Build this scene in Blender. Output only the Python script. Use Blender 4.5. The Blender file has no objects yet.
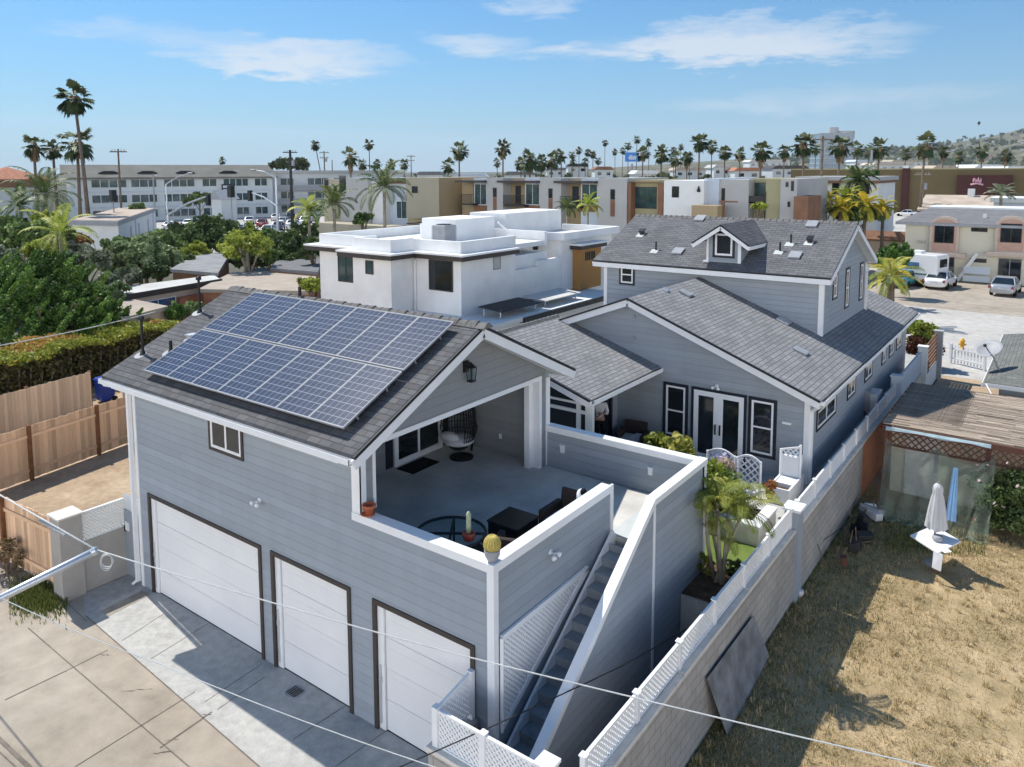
import bpy, math, random
import numpy as np
from mathutils import Vector, Matrix
R = math.radians
random.seed(7); RNG = np.random.default_rng(7)
SC = bpy.context.scene
COL = SC.collection

# ------------------------------------------------------------------ camera
F_PX, CY, PITCH, ROLL, YAW = 762.0, 248.5, R(5.803), R(-0.177), R(36.298)
CAM = Vector((6.911, -8.897, 10.02))
FW = Vector((-math.sin(YAW)*math.cos(PITCH), math.cos(YAW)*math.cos(PITCH), -math.sin(PITCH)))
RT = Vector((math.cos(YAW), math.sin(YAW), 0)); UP = RT.cross(FW)
RT, UP = math.cos(ROLL)*RT + math.sin(ROLL)*UP, math.cos(ROLL)*UP - math.sin(ROLL)*RT
cd = bpy.data.cameras.new('camera'); cam = bpy.data.objects.new('camera', cd); COL.objects.link(cam)
m = Matrix((RT, UP, -FW)).transposed().to_4x4(); m.translation = CAM
cam.matrix_world = m
cd.sensor_width = 36; cd.lens = 36*F_PX/1024; cd.shift_y = (CY-383.5)/1024
cd.clip_start = 0.1; cd.clip_end = 12000
SC.camera = cam

def ray(px, py): return RT*((px-512)/F_PX) - UP*((py-CY)/F_PX) + FW
def at(px, py, z=None, y=None, x=None):
    """world point on the plane z=, y= or x= that the survey of the photo gave for this spot"""
    d = ray(px, py)
    t = (z-CAM.z)/d.z if z is not None else (y-CAM.y)/d.y if y is not None else (x-CAM.x)/d.x
    return CAM + d*t
def far(px, py, D): return CAM + ray(px, py)*D

# ------------------------------------------------------------------ materials
MATS = {}
class NT:
    def __init__(s, name):
        s.m = bpy.data.materials.new(name); s.m.use_nodes = True
        s.t = s.m.node_tree; s.n = s.t.nodes; s.b = s.n['Principled BSDF']; s.out = s.n['Material Output']
    def new(s, typ, **kw):
        nd = s.n.new(typ)
        for k, v in kw.items():
            if k.startswith('_'): setattr(nd, k[1:], v)
            else:
                nd.inputs[k.replace('__', ' ')].default_value = v
        return nd
    def ln(s, a, b): s.t.links.new(a, b)
    def coord(s, kind='Object'): return s.new('ShaderNodeTexCoord').outputs[kind]
    def noise(s, scale, detail=4, vec=None, rough=.6):
        nd = s.new('ShaderNodeTexNoise', Scale=scale, Detail=detail, Roughness=rough)
        s.ln(vec if vec is not None else s.coord(), nd.inputs['Vector']); return nd.outputs['Fac']
    def math(s, op, a, b=None, c=None, clamp=False):
        nd = s.new('ShaderNodeMath', _operation=op, _use_clamp=clamp)
        for i, v in enumerate((a, b, c)):
            if v is None: continue
            if isinstance(v, (int, float)): nd.inputs[i].default_value = v
            else: s.ln(v, nd.inputs[i])
        return nd.outputs[0]
    def ramp(s, fac, stops, interp='LINEAR'):
        nd = s.new('ShaderNodeValToRGB'); cr = nd.color_ramp; cr.interpolation = interp
        while len(cr.elements) < len(stops): cr.elements.new(.5)
        for e, (p, c) in zip(cr.elements, stops):
            e.position = p; e.color = (*c, 1) if len(c) == 3 else c
        s.ln(fac, nd.inputs[0]); return nd.outputs[0]
    def mix(s, fac, a, b, mode='MIX'):
        nd = s.new('ShaderNodeMix', _data_type='RGBA', _blend_type=mode)
        for sock, v in ((nd.inputs[0], fac), (nd.inputs[6], a), (nd.inputs[7], b)):
            if isinstance(v, (int, float)): sock.default_value = v
            elif isinstance(v, tuple): sock.default_value = (*v, 1)
            else: s.ln(v, sock)
        return nd.outputs[2]
    def bump(s, h, strength=.3, dist=.02):
        nd = s.new('ShaderNodeBump', Strength=strength, Distance=dist); s.ln(h, nd.inputs['Height'])
        s.ln(nd.outputs[0], s.b.inputs['Normal']); return nd
    def base(s, c):
        if isinstance(c, tuple): s.b.inputs['Base Color'].default_value = (*c, 1)
        else: s.ln(c, s.b.inputs['Base Color'])
    def p(s, rough=.6, spec=.3, metal=0.0):
        s.b.inputs['Roughness'].default_value = rough; s.b.inputs['Specular IOR Level'].default_value = spec
        s.b.inputs['Metallic'].default_value = metal
    def uv(s):
        sep = s.new('ShaderNodeSeparateXYZ'); s.ln(s.coord('UV'), sep.inputs[0]); return sep.outputs[0], sep.outputs[1]
    def rnd(s): return s.new('ShaderNodeAttribute', _attribute_name='rnd').outputs['Fac']
def scl(c, k): return tuple(min(1, v*k) for v in c)
def plain(name, c, rough=.6, spec=.3, var=.12, scale=3.0, metal=0.0, bump=0.0):
    t = NT(name); t.p(rough, spec, metal)
    t.base(t.ramp(t.noise(scale, 5), [(.3, scl(c, 1-var)), (.7, scl(c, 1+var))]))
    if bump: t.bump(t.noise(scale*12, 4), bump, .01)
    MATS[name] = t.m; return t.m
def siding(name, c, pitch=.18, var=.06):
    t = NT(name); t.p(.55, .25); u, v = t.uv()
    fr = t.math('FRACT', t.math('DIVIDE', v, pitch)); row = t.math('FLOOR', t.math('DIVIDE', v, pitch))
    w = t.new('ShaderNodeTexWhiteNoise', _noise_dimensions='1D'); t.ln(row, w.inputs['W'])
    f = t.math('ADD', t.math('MULTIPLY', w.outputs[0], .35), t.math('MULTIPLY', t.noise(1.3, 6), .65))
    mpn = t.new('ShaderNodeMapping'); mpn.inputs['Scale'].default_value = (2.2, 2.2, .25); t.ln(t.coord(), mpn.inputs[0])
    streak = t.ramp(t.noise(1.6, 6, mpn.outputs[0]), [(.3, (.965, .96, .95)), (.65, (1.015, 1.015, 1.015))])   # rain marks run down the boards
    t.base(t.mix(1.0, t.ramp(f, [(.25, scl(c, 1-var)), (.75, scl(c, 1+var))]), streak, 'MULTIPLY'))
    h = t.math('MULTIPLY', t.math('SUBTRACT', 1.0, fr), t.math('GREATER_THAN', fr, .07))
    br = t.new('ShaderNodeTexBrick', _offset=.41, _squash=1.0, Scale=1.0); br.inputs['Brick Width'].default_value = 3.66; br.inputs['Row Height'].default_value = pitch; br.inputs['Mortar Size'].default_value = .004; br.inputs['Color1'].default_value = (.955, .955, .95, 1); br.inputs['Color2'].default_value = (1.045, 1.045, 1.05, 1); br.inputs['Mortar'].default_value = (1, 1, 1, 1)
    t.ln(t.coord('UV'), br.inputs['Vector']); old = t.b.inputs['Base Color'].links[0].from_socket; t.base(t.mix(1.0, old, br.outputs['Color'], 'MULTIPLY'))
    t.bump(t.math('ADD', t.math('SUBTRACT', h, t.math('MULTIPLY', br.outputs['Fac'], .5)), t.math('MULTIPLY', t.noise(40, 3), .12)), .6, .03)
    MATS[name] = t.m; return t.m
def shingle(name, ca, cb, course=.145, tab=.32, mort=.6, bump=.8):
    t = NT(name); t.p(.9, .12)
    br = t.new('ShaderNodeTexBrick', _offset=.5, Scale=1.0)
    br.inputs['Brick Width'].default_value = tab; br.inputs['Row Height'].default_value = course
    br.inputs['Mortar Size'].default_value = .009; br.inputs['Mortar Smooth'].default_value = .2; br.inputs['Bias'].default_value = 0
    br.inputs['Color1'].default_value = (*ca, 1); br.inputs['Color2'].default_value = (*cb, 1)
    br.inputs['Mortar'].default_value = (*scl(ca, mort), 1)
    t.ln(t.coord('UV'), br.inputs['Vector'])
    n = t.ramp(t.noise(1.1, 5), [(.25, (.82, .82, .83)), (.75, (1.12, 1.11, 1.1))])
    g = t.ramp(t.noise(70, 2), [(.2, (.8, .8, .8)), (.8, (1.2, 1.2, 1.2))])
    t.base(t.mix(1.0, t.mix(1.0, br.outputs['Color'], n, 'MULTIPLY'), g, 'MULTIPLY'))
    u, v = t.uv(); fr = t.math('FRACT', t.math('DIVIDE', v, course))
    h = t.math('ADD', t.math('SUBTRACT', 1.0, fr), t.math('MULTIPLY', br.outputs['Fac'], -.5))
    t.bump(h, bump, .02)
    MATS[name] = t.m; return t.m
def blocks(name, c, bw=.4, bh=.2, mort=.8, bump=.5, var=.15):
    t = NT(name); t.p(.85, .15)
    br = t.new('ShaderNodeTexBrick', _offset=.5, Scale=1.0)
    br.inputs['Brick Width'].default_value = bw; br.inputs['Row Height'].default_value = bh
    br.inputs['Mortar Size'].default_value = .008
    br.inputs['Color1'].default_value = (*scl(c, 1.05), 1); br.inputs['Color2'].default_value = (*scl(c, .93), 1); br.inputs['Mortar'].default_value = (*scl(c, mort), 1)
    t.ln(t.coord('UV'), br.inputs['Vector'])
    n = t.ramp(t.noise(.9, 7), [(.25, (1-var,)*3), (.75, (1+var,)*3)])
    t.base(t.mix(1.0, br.outputs['Color'], n, 'MULTIPLY'))
    t.bump(t.math('ADD', t.math('MULTIPLY', br.outputs['Fac'], -.6), t.math('MULTIPLY', t.noise(30, 4), .4)), bump, .01)
    MATS[name] = t.m; return t.m
def leafy(name, stops, trans=.25, rough=.55):
    """stops: colours from the darkest leaf to the palest"""
    t = NT(name); t.p(rough, .25)
    c = t.ramp(t.rnd(), [(i/(len(stops)-1), s) for i, s in enumerate(stops)]); t.base(c)
    tr = t.new('ShaderNodeBsdfTranslucent'); t.ln(c, tr.inputs[0])
    mx = t.new('ShaderNodeMixShader', Fac=trans); t.ln(t.b.outputs[0], mx.inputs[1]); t.ln(tr.outputs[0], mx.inputs[2])
    t.ln(mx.outputs[0], t.out.inputs[0]); MATS[name] = t.m; return t.m
def boards(name, c, var=.3, knots=True):
    t = NT(name); t.p(.75, .2)
    mp = t.new('ShaderNodeMapping'); mp.inputs['Scale'].default_value = (9, 9, 1.2); t.ln(t.coord(), mp.inputs[0])
    n = t.noise(2.0, 6, mp.outputs[0])
    f = t.math('ADD', t.math('MULTIPLY', t.rnd(), .65), t.math('MULTIPLY', n, .4))
    t.base(t.ramp(f, [(.15, scl(c, 1-var)), (.85, scl(c, 1+var))])); t.bump(n, .3, .01)
    MATS[name] = t.m; return t.m
def glass(name, c=(.012, .016, .02), rough=.06, spec=.8):
    t = NT(name); t.p(rough, spec)
    t.base(t.ramp(t.noise(1.2, 3), [(.35, scl(c, .6)), (.7, scl(c, 1.7))])); MATS[name] = t.m; return t.m
def ground_mat(name, ca, cb, cc, s1=.25, s2=4.0, bump=.35, bs=30, stains=0.0):
    t = NT(name); t.p(.92, .12)
    a = t.ramp(t.noise(s1, 8, rough=.65), [(.3, ca), (.52, cb), (.72, cc)])
    b = t.ramp(t.noise(s2, 6), [(.25, (.8, .8, .8)), (.75, (1.18, 1.18, 1.18))])
    c = t.mix(1.0, a, b, 'MULTIPLY')
    if stains:      # worn-in blotches and grit
        st = t.ramp(t.noise(.9, 9, rough=.72), [(.30, (1-stains,)*3), (.45, (1, 1, 1))]); gr = t.ramp(t.noise(55, 3), [(.25, (.86, .86, .86)), (.6, (1.05, 1.05, 1.05))])
        c = t.mix(1.0, t.mix(1.0, c, st, 'MULTIPLY'), gr, 'MULTIPLY')
    t.base(c); t.bump(t.noise(bs, 5), bump, .02); MATS[name] = t.m; return t.m

BLUE = (.305, .340, .380)
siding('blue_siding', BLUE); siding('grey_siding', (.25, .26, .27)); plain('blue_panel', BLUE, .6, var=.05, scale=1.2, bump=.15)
plain('white_trim', (.78, .785, .79), .45, .35, .03); plain('white_stucco', (.78, .78, .77), .85, .15, .09, .7, bump=.3)
plain('dark_trim', (.055, .045, .04), .5); plain('navy_trim', (.016, .02, .03), .45, var=.05)
plain('dark_edge', (.022, .024, .03), .6)
shingle('roof_grey', (.27, .272, .275), (.21, .212, .217), mort=.42, bump=1.0); shingle('roof_grey_shaded', (.175, .176, .182), (.13, .131, .138), mort=.45, bump=1.0); shingle('roof_charcoal', (.145, .145, .148), (.10, .10, .103), .145, .3, .5)  # upper roof shingles: grey darkened, course shading from this view put into the colour
plain('ridge_grey', (.16, .155, .15), .9, .1, .25, 8)
# garage door: shallow horizontal panel joints and embossed rectangles, all in the normal
t = NT('garage_door'); t.p(.45, .35); u, v = t.uv()
t.base(t.ramp(t.noise(.9, 4), [(.3, (.74, .735, .74)), (.7, (.80, .795, .79))]))
fr = t.math('FRACT', t.math('DIVIDE', v, .535)); fu = t.math('FRACT', t.math('DIVIDE', u, .62))
h = t.math('ADD', t.math('GREATER_THAN', fr, .025), t.math('MULTIPLY', t.math('MULTIPLY', t.math('COMPARE', fr, .5, .3), t.math('COMPARE', fu, .5, .4)), -.35))
t.bump(h, .6, .012); MATS['garage_door'] = t.m
# photovoltaic glass: dark cells with pale gaps between
t = NT('solar_cells'); t.p(.16, .45); br = t.new('ShaderNodeTexBrick', _offset=0.0, Scale=1.0)
br.inputs['Brick Width'].default_value = .158; br.inputs['Row Height'].default_value = .158
br.inputs['Mortar Size'].default_value = .0045; br.inputs['Mortar Smooth'].default_value = .1
br.inputs['Color1'].default_value = (.028, .030, .055, 1); br.inputs['Color2'].default_value = (.038, .041, .07, 1); br.inputs['Mortar'].default_value = (.33, .35, .40, 1)
t.ln(t.coord('UV'), br.inputs['Vector'])
u, v = t.uv(); bus = t.math('LESS_THAN', t.math('FRACT', t.math('DIVIDE', u, .0527)), .045)
t.base(t.mix(t.math('MULTIPLY', bus, .45), br.outputs['Color'], (.4, .43, .5))); t.bump(t.noise(2.5, 2), .02, .02); MATS['solar_cells'] = t.m
plain('silver', (.62, .64, .66), .35, .5, .05, metal=.6); plain('galvanised', (.55, .58, .62), .38, .5, .1, metal=.7)
glass('glass'); glass('glass_teal', (.03, .06, .065), .06, .9); glass('glass_blue', (.02, .10, .22), .1)
plain('black_metal', (.012, .012, .013), .4, .4, .1); plain('black_wicker', (.012, .011, .011), .6, .3, .3, 40, bump=.6)
plain('brown_wicker', (.06, .042, .036), .7, .2, .35, 50, bump=.7); plain('cushion', (.55, .55, .56), .9, .1, .08)
plain('deck_grey', (.54, .52, .48), .7, .25, .22, 1.1, bump=.2); plain('tread_blue', (.25, .275, .295), .75, .2, .2, 3, bump=.3)
plain('landing', (.50, .52, .51), .75, .2, .1, 2)
plain('terracotta', (.42, .13, .07), .8, .1, .15, 8); plain('red_glaze', (.40, .06, .04), .3, .5, .3, 15)
plain('rubber', (.012, .012, .012), .8, .2, .2, 6)
plain('skin', (.50, .30, .22), .5, .3, .05); plain('white_cloth', (.78, .78, .80), .9, .1, .06); plain('black_cloth', (.015, .015, .018), .9, .1, .1); plain('dark_hair', (.02, .014, .01), .6, .3, .2, 30)
ground_mat('concrete_grey', (.36, .355, .34), (.43, .42, .395), (.48, .465, .435), .5, 5, stains=.22)
ground_mat('concrete_tan', (.30, .255, .20), (.375, .325, .265), (.44, .39, .33), .22, 1.6, stains=.2)
ground_mat('asphalt_pale', (.40, .38, .35), (.47, .445, .41), (.54, .52, .48), .08, 2)
ground_mat('lawn_dry', (.22, .175, .09), (.40, .30, .17), (.52, .40, .245), 1.1, 16, .8, 26)
ground_mat('soil', (.30, .215, .14), (.42, .31, .205), (.50, .39, .27), .6, 5, .7)
ground_mat('mulch', (.05, .03, .02), (.11, .07, .045), (.2, .15, .1), 2.5, 15, .9)
ground_mat('turf', (.10, .15, .035), (.15, .20, .05), (.20, .25, .075), 1.5, 30, .5, 60)
leafy('shrub_pale', [(.06, .10, .04), (.23, .31, .13), (.48, .54, .30)], .2)
plain('tarp', (.36, .47, .50), .6, .3, .2, 3)
ground_mat('town_ground', (.06, .07, .045), (.11, .11, .08), (.17, .16, .13), .02, .3, .2, 2)
ground_mat('asphalt', (.07, .07, .072), (.09, .09, .092), (.12, .12, .12), .2, 3)
plain('render_grey', (.37, .345, .315), .85, .15, .12, 1.5, bump=.2); plain('joint', (.19, .16, .135), .95, .05, .3, 4); plain('stain', (.17, .13, .09), .9, .1, .3, 6); plain('patch', (.29, .26, .215), .95, .1, .2, 3)
blocks('block_wall', (.37, .35, .325), mort=.62, bump=.9, var=.22); blocks('block_grey', (.36, .35, .34), .4, .2, .9, .3); blocks('block_orange', (.50, .22, .12), .4, .2, .85, .4); plain('ledge', (.62, .585, .53), .85, .15, .12, 4, bump=.3)
boards('cedar', (.68, .45, .28)); boards('cedar_grey', (.62, .47, .33), .22); plain('post_brown', (.20, .095, .045), .8, .15, .25, 5)
boards('redwood', (.12, .055, .04), .35); boards('lath', (.36, .29, .225), .6)
plain('plywood', (.19, .195, .205), .7, .3, .45, 2.2, bump=.3); plain('plastic_blue', (.015, .045, .28), .4, .4, .15)
plain('cream', (.60, .57, .46), .85, .15, .05, .5); plain('pink_stucco', (.47, .31, .245), .85, .15, .08); plain('salmon', (.52, .43, .36), .85, .15, .1, 1)
plain('white_pale', (.70, .71, .70), .8, .2, .05, .6); plain('hotel_white', (.55, .59, .60), .8, .2, .06, .15)
plain('hotel_roof', (.17, .165, .145), .9, .1, .15, .3); plain('flat_roof', (.55, .54, .51), .9, .1, .15, .4); plain('flat_roof_tan', (.45, .37, .30), .9, .1, .2, .4)
plain('tile_orange', (.40, .18, .11), .85, .15, .25, 2); plain('tan_roof', (.40, .34, .28), .9, .1, .12, 1); plain('grey_roof', (.18, .18, .185), .9, .1, .15, 1)
plain('taupe', (.40, .36, .27), .85, .15, .05, .5); plain('ochre', (.36, .28, .17), .85, .15, .05, .5); plain('grey_stucco', (.42, .42, .41), .85, .15, .05, .5); plain('khaki', (.36, .33, .20), .85, .15, .05, .5)
plain('pale_blue', (.50, .56, .63), .85, .15, .05, .5); plain('rust_brown', (.22, .12, .075), .8, .15, .15, 1); plain('orange_ochre', (.42, .215, .075), .85, .15, .06, .8)
plain('olive', (.145, .112, .06), .9, .1, .08, .2); plain('maroon', (.075, .032, .03), .85, .15, .12, .4); plain('pink_sign', (.55, .30, .36), .6)
plain('trunk', (.17, .13, .10), .95, .1, .3, 3); plain('trunk_pale', (.30, .26, .20), .95, .1, .3, 3); plain('frond_dead', (.23, .165, .095), .95, .1, .3, 1)
leafy('fan_palm', [(.03, .05, .02), (.075, .11, .045), (.17, .18, .085)], .15)
leafy('feather_palm', [(.025, .05, .014), (.075, .12, .032), (.19, .21, .075)], .25)
leafy('areca', [(.07, .11, .015), (.24, .27, .045), (.56, .50, .12)], .3)
leafy('palm_gold', [(.16, .19, .03), (.52, .46, .05), (.75, .50, .05)], .3)
leafy('juniper', [(.02, .05, .014), (.08, .165, .03), (.23, .36, .07)], .2)
leafy('shrub_green', [(.05, .09, .025), (.17, .25, .075), (.36, .44, .18)], .2)
leafy('shrub_dark', [(.026, .05, .018), (.085, .135, .042), (.19, .25, .085)], .15)
leafy('shrub_grey', [(.06, .08, .045), (.19, .22, .13), (.42, .44, .33)], .2)
leafy('shrub_yellow', [(.09, .13, .02), (.34, .40, .06), (.62, .60, .15)], .3)
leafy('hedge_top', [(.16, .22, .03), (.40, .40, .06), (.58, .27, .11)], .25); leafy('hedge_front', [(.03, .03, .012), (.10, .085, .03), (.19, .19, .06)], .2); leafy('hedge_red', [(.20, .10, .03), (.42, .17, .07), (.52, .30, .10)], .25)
leafy('tree_far', [(.05, .07, .035), (.10, .13, .06), (.17, .19, .10)], .1)
leafy('grass_dry', [(.17, .15, .055), (.46, .345, .175), (.76, .59, .35)], .2); leafy('grass_green', [(.045, .07, .015), (.12, .16, .035), (.32, .30, .10)], .25)
leafy('blossom', [(.55, .12, .16), (.75, .45, .5), (.85, .78, .75)], .2); leafy('plume', [(.35, .24, .18), (.55, .42, .34), (.7, .6, .5)], .3); leafy('lilac', [(.25, .22, .45), (.5, .48, .68), (.7, .68, .8)], .3)
leafy('redleaf', [(.06, .02, .015), (.16, .05, .03), (.22, .22, .04)], .2)
plain('cactus_green', (.42, .46, .30), .7, .2, .2, 20); plain('cactus_gold', (.62, .50, .16), .85, .1, .25, 60, bump=.8)
plain('car_white', (.75, .75, .75), .25, .6, .02); plain('car_silver', (.42, .44, .47), .28, .6, .03, metal=.4); plain('car_teal', (.03, .22, .26), .3, .6); plain('car_black', (.015, .016, .02), .25, .6)
plain('car_blue', (.03, .06, .16), .28, .6); plain('car_red', (.28, .02, .015), .3, .6); plain('car_grey', (.13, .14, .15), .28, .6)
plain('tail_red', (.35, .01, .01), .3, .5); plain('plate', (.6, .6, .58), .5); plain('stripe_green', (.10, .22, .20), .4)
plain('yellow_paint', (.75, .38, .02), .5, .4); plain('dish_grey', (.30, .31, .33), .5, .3, .12)
plain('wire', (.55, .56, .55), .5, .3); plain('wire_dark', (.03, .03, .03), .6); plain('sheet_blue', (.28, .48, .72), .7, .2, .15); plain('tower_glass', (.16, .24, .30), .2, .6); plain('tower_wall', (.42, .43, .44), .8)
plain('billboard_blue', (.06, .22, .60), .6); plain('line_paint', (.7, .7, .68), .8)
plain('hill', (.16, .15, .10), .95, .05)
# hillside: scrub, gardens and pale lots
t = NT('hillside'); t.p(.95, .05)
a = t.ramp(t.noise(.012, 8, rough=.7), [(.3, (.06, .08, .04)), (.5, (.13, .125, .08)), (.68, (.26, .22, .16))])
vo = t.new('ShaderNodeTexVoronoi', Scale=.03); t.ln(t.coord(), vo.inputs['Vector'])
t.base(t.mix(t.math('LESS_THAN', vo.outputs['Distance'], .16), a, (.45, .42, .38))); MATS['hillside'] = t.m
# shade netting: a real woven mesh, mostly holes
t = NT('netting'); t.p(.8, .1); t.base((.25, .31, .245)); u, v = t.uv()
tp = t.new('ShaderNodeBsdfTransparent'); mx = t.new('ShaderNodeMixShader')
fold = t.math('ADD', t.math('MULTIPLY', t.noise(2.2, 4), .95), -.14, clamp=True)
t.ln(fold, mx.inputs[0]); t.ln(tp.outputs[0], mx.inputs[1]); t.ln(t.b.outputs[0], mx.inputs[2]); t.ln(mx.outputs[0], t.out.inputs[0]); MATS['netting'] = t.m
# clear glass for table top and sunroom panes
t = NT('clear_glass'); t.p(.03, .9); t.base((.06, .08, .08)); gl = t.new('ShaderNodeBsdfTransparent'); gl.inputs[0].default_value = (.85, .92, .92, 1)
mx = t.new('ShaderNodeMixShader', Fac=.14); t.ln(gl.outputs[0], mx.inputs[1]); t.ln(t.b.outputs[0], mx.inputs[2]); t.ln(mx.outputs[0], t.out.inputs[0]); MATS['clear_glass'] = t.m

# ------------------------------------------------------------------ mesh helper
ORG = {}
def org_of(p): return ORG.get(p.name, Vector((0, 0, 0))) if p is not None else Vector((0, 0, 0))
class MB:
    def __init__(s, M=None): s.v = []; s.f = []; s.r = []; s.p = []; s.M = M
    def add(s, vs, fs, r=None):
        o = len(s.v); s.p.append((o, len(s.f)))
        if s.M is not None: vs = [tuple(s.M @ Vector(q)) for q in vs]
        s.v += [tuple(q) for q in vs]; r = random.random() if r is None else r
        for f in fs: s.f.append([o+i for i in f]); s.r.append(r)
        return s
    def quad(s, *p, r=None): return s.add(p, [list(range(len(p)))], r)
    def hexa(s, p, r=None):   # 8 points: bottom ring 0-3, top ring 4-7
        return s.add(p, [(3, 2, 1, 0), (4, 5, 6, 7), (0, 1, 5, 4), (1, 2, 6, 5), (2, 3, 7, 6), (3, 0, 4, 7)], r)
    def box(s, x0, x1, y0, y1, z0, z1, r=None):
        return s.hexa([(x0, y0, z0), (x1, y0, z0), (x1, y1, z0), (x0, y1, z0), (x0, y0, z1), (x1, y0, z1), (x1, y1, z1), (x0, y1, z1)], r)
    def slab(s, pts, t, d=(0, 0, -1), r=None):
        n = len(pts); a = [Vector(p) for p in pts]; b = [p+Vector(d)*t for p in a]
        return s.add(a+b, [list(range(n)), list(range(2*n-1, n-1, -1))]+[(i, n+i, n+(i+1) % n, (i+1) % n) for i in range(n)], r)
    def prism(s, poly, ax, a0, a1, r=None):
        mk = {'x': lambda p, a: (a, p[0], p[1]), 'y': lambda p, a: (p[0], a, p[1]), 'z': lambda p, a: (p[0], p[1], a)}[ax]
        n = len(poly)
        return s.add([mk(p, a0) for p in poly]+[mk(p, a1) for p in poly],
                     [list(range(n))[::-1], list(range(n, 2*n))]+[(i, (i+1) % n, n+(i+1) % n, n+i) for i in range(n)], r)
    def bar(s, a, b, w, h, up=(0, 0, 1), r=None):
        a, b = Vector(a), Vector(b); d = (b-a).normalized(); sd = d.cross(Vector(up))
        sd = sd.normalized() if sd.length > 1e-4 else d.orthogonal().normalized(); u = sd.cross(d).normalized()
        q = [(-w/2, -h/2), (w/2, -h/2), (w/2, h/2), (-w/2, h/2)]
        return s.hexa([a+sd*x+u*y for x, y in q]+[b+sd*x+u*y for x, y in q], r)
    def tube(s, pts, rad, n=8, cap=True, r=None):
        pts = [Vector(p) for p in pts]; k = len(pts); rad = rad if isinstance(rad, (list, tuple)) else [rad]*k
        vs = []; u = None
        for i, p in enumerate(pts):
            d = (pts[min(i+1, k-1)]-pts[max(i-1, 0)]).normalized()
            u = (u-d*u.dot(d)) if u is not None else d.orthogonal()
            u = u.normalized() if u.length > 1e-6 else d.orthogonal().normalized(); w = d.cross(u)
            vs += [p+(u*math.cos(2*math.pi*j/n)+w*math.sin(2*math.pi*j/n))*rad[i] for j in range(n)]
        fs = [(i*n+j, i*n+(j+1) % n, (i+1)*n+(j+1) % n, (i+1)*n+j) for i in range(k-1) for j in range(n)]
        if cap: fs += [list(range(n))[::-1], list(range((k-1)*n, k*n))]
        return s.add(vs, fs, r)
    def lathe(s, prof, c, n=20, ax=(0, 0, 1), r=None):
        c = Vector(c); a = Vector(ax).normalized(); u = a.orthogonal().normalized(); w = a.cross(u); vs = []
        for rr, h in prof: vs += [c+a*h+(u*math.cos(2*math.pi*j/n)+w*math.sin(2*math.pi*j/n))*rr for j in range(n)]
        k = len(prof)
        fs = [(i*n+j, i*n+(j+1) % n, (i+1)*n+(j+1) % n, (i+1)*n+j) for i in range(k-1) for j in range(n)]
        if prof[0][0] > 1e-4: fs.append(list(range(n))[::-1])
        if prof[-1][0] > 1e-4: fs.append(list(range((k-1)*n, k*n)))
        return s.add(vs, fs, r)
    def ball(s, c, rx, ry=None, rz=None, n=14, k=9, r=None):
        ry = ry or rx; rz = rz or rx; c = Vector(c); vs = []
        for i in range(k+1):
            ph = -math.pi/2+math.pi*i/k
            vs += [c+Vector((rx*math.cos(ph)*math.cos(2*math.pi*j/n), ry*math.cos(ph)*math.sin(2*math.pi*j/n), rz*math.sin(ph))) for j in range(n)]
        return s.add(vs, [(i*n+j, i*n+(j+1) % n, (i+1)*n+(j+1) % n, (i+1)*n+j) for i in range(k) for j in range(n)], r)
    def each(s, name, mat, parent=None, bevel=0.0):
        """every added piece becomes a part of its own"""
        out = []
        for i, (v0, f0) in enumerate(s.p):
            v1, f1 = s.p[i+1] if i+1 < len(s.p) else (len(s.v), len(s.f)); q = MB(); q.v = s.v[v0:v1]; q.f = [[k-v0 for k in f] for f in s.f[f0:f1]]; q.r = s.r[f0:f1]; out.append(q.build(name, mat, parent, False, bevel))
        return out
    def build(s, name, mat, parent=None, smooth=False, bevel=0.0):
        o = mesh_obj(name, np.array(s.v, float).reshape(-1, 3), s.f, mat, parent, np.array(s.r, float), smooth)
        if bevel:
            b = o.modifiers.new('edge', 'BEVEL'); b.width = bevel; b.segments = 2; b.limit_method = 'ANGLE'
        return o
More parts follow.
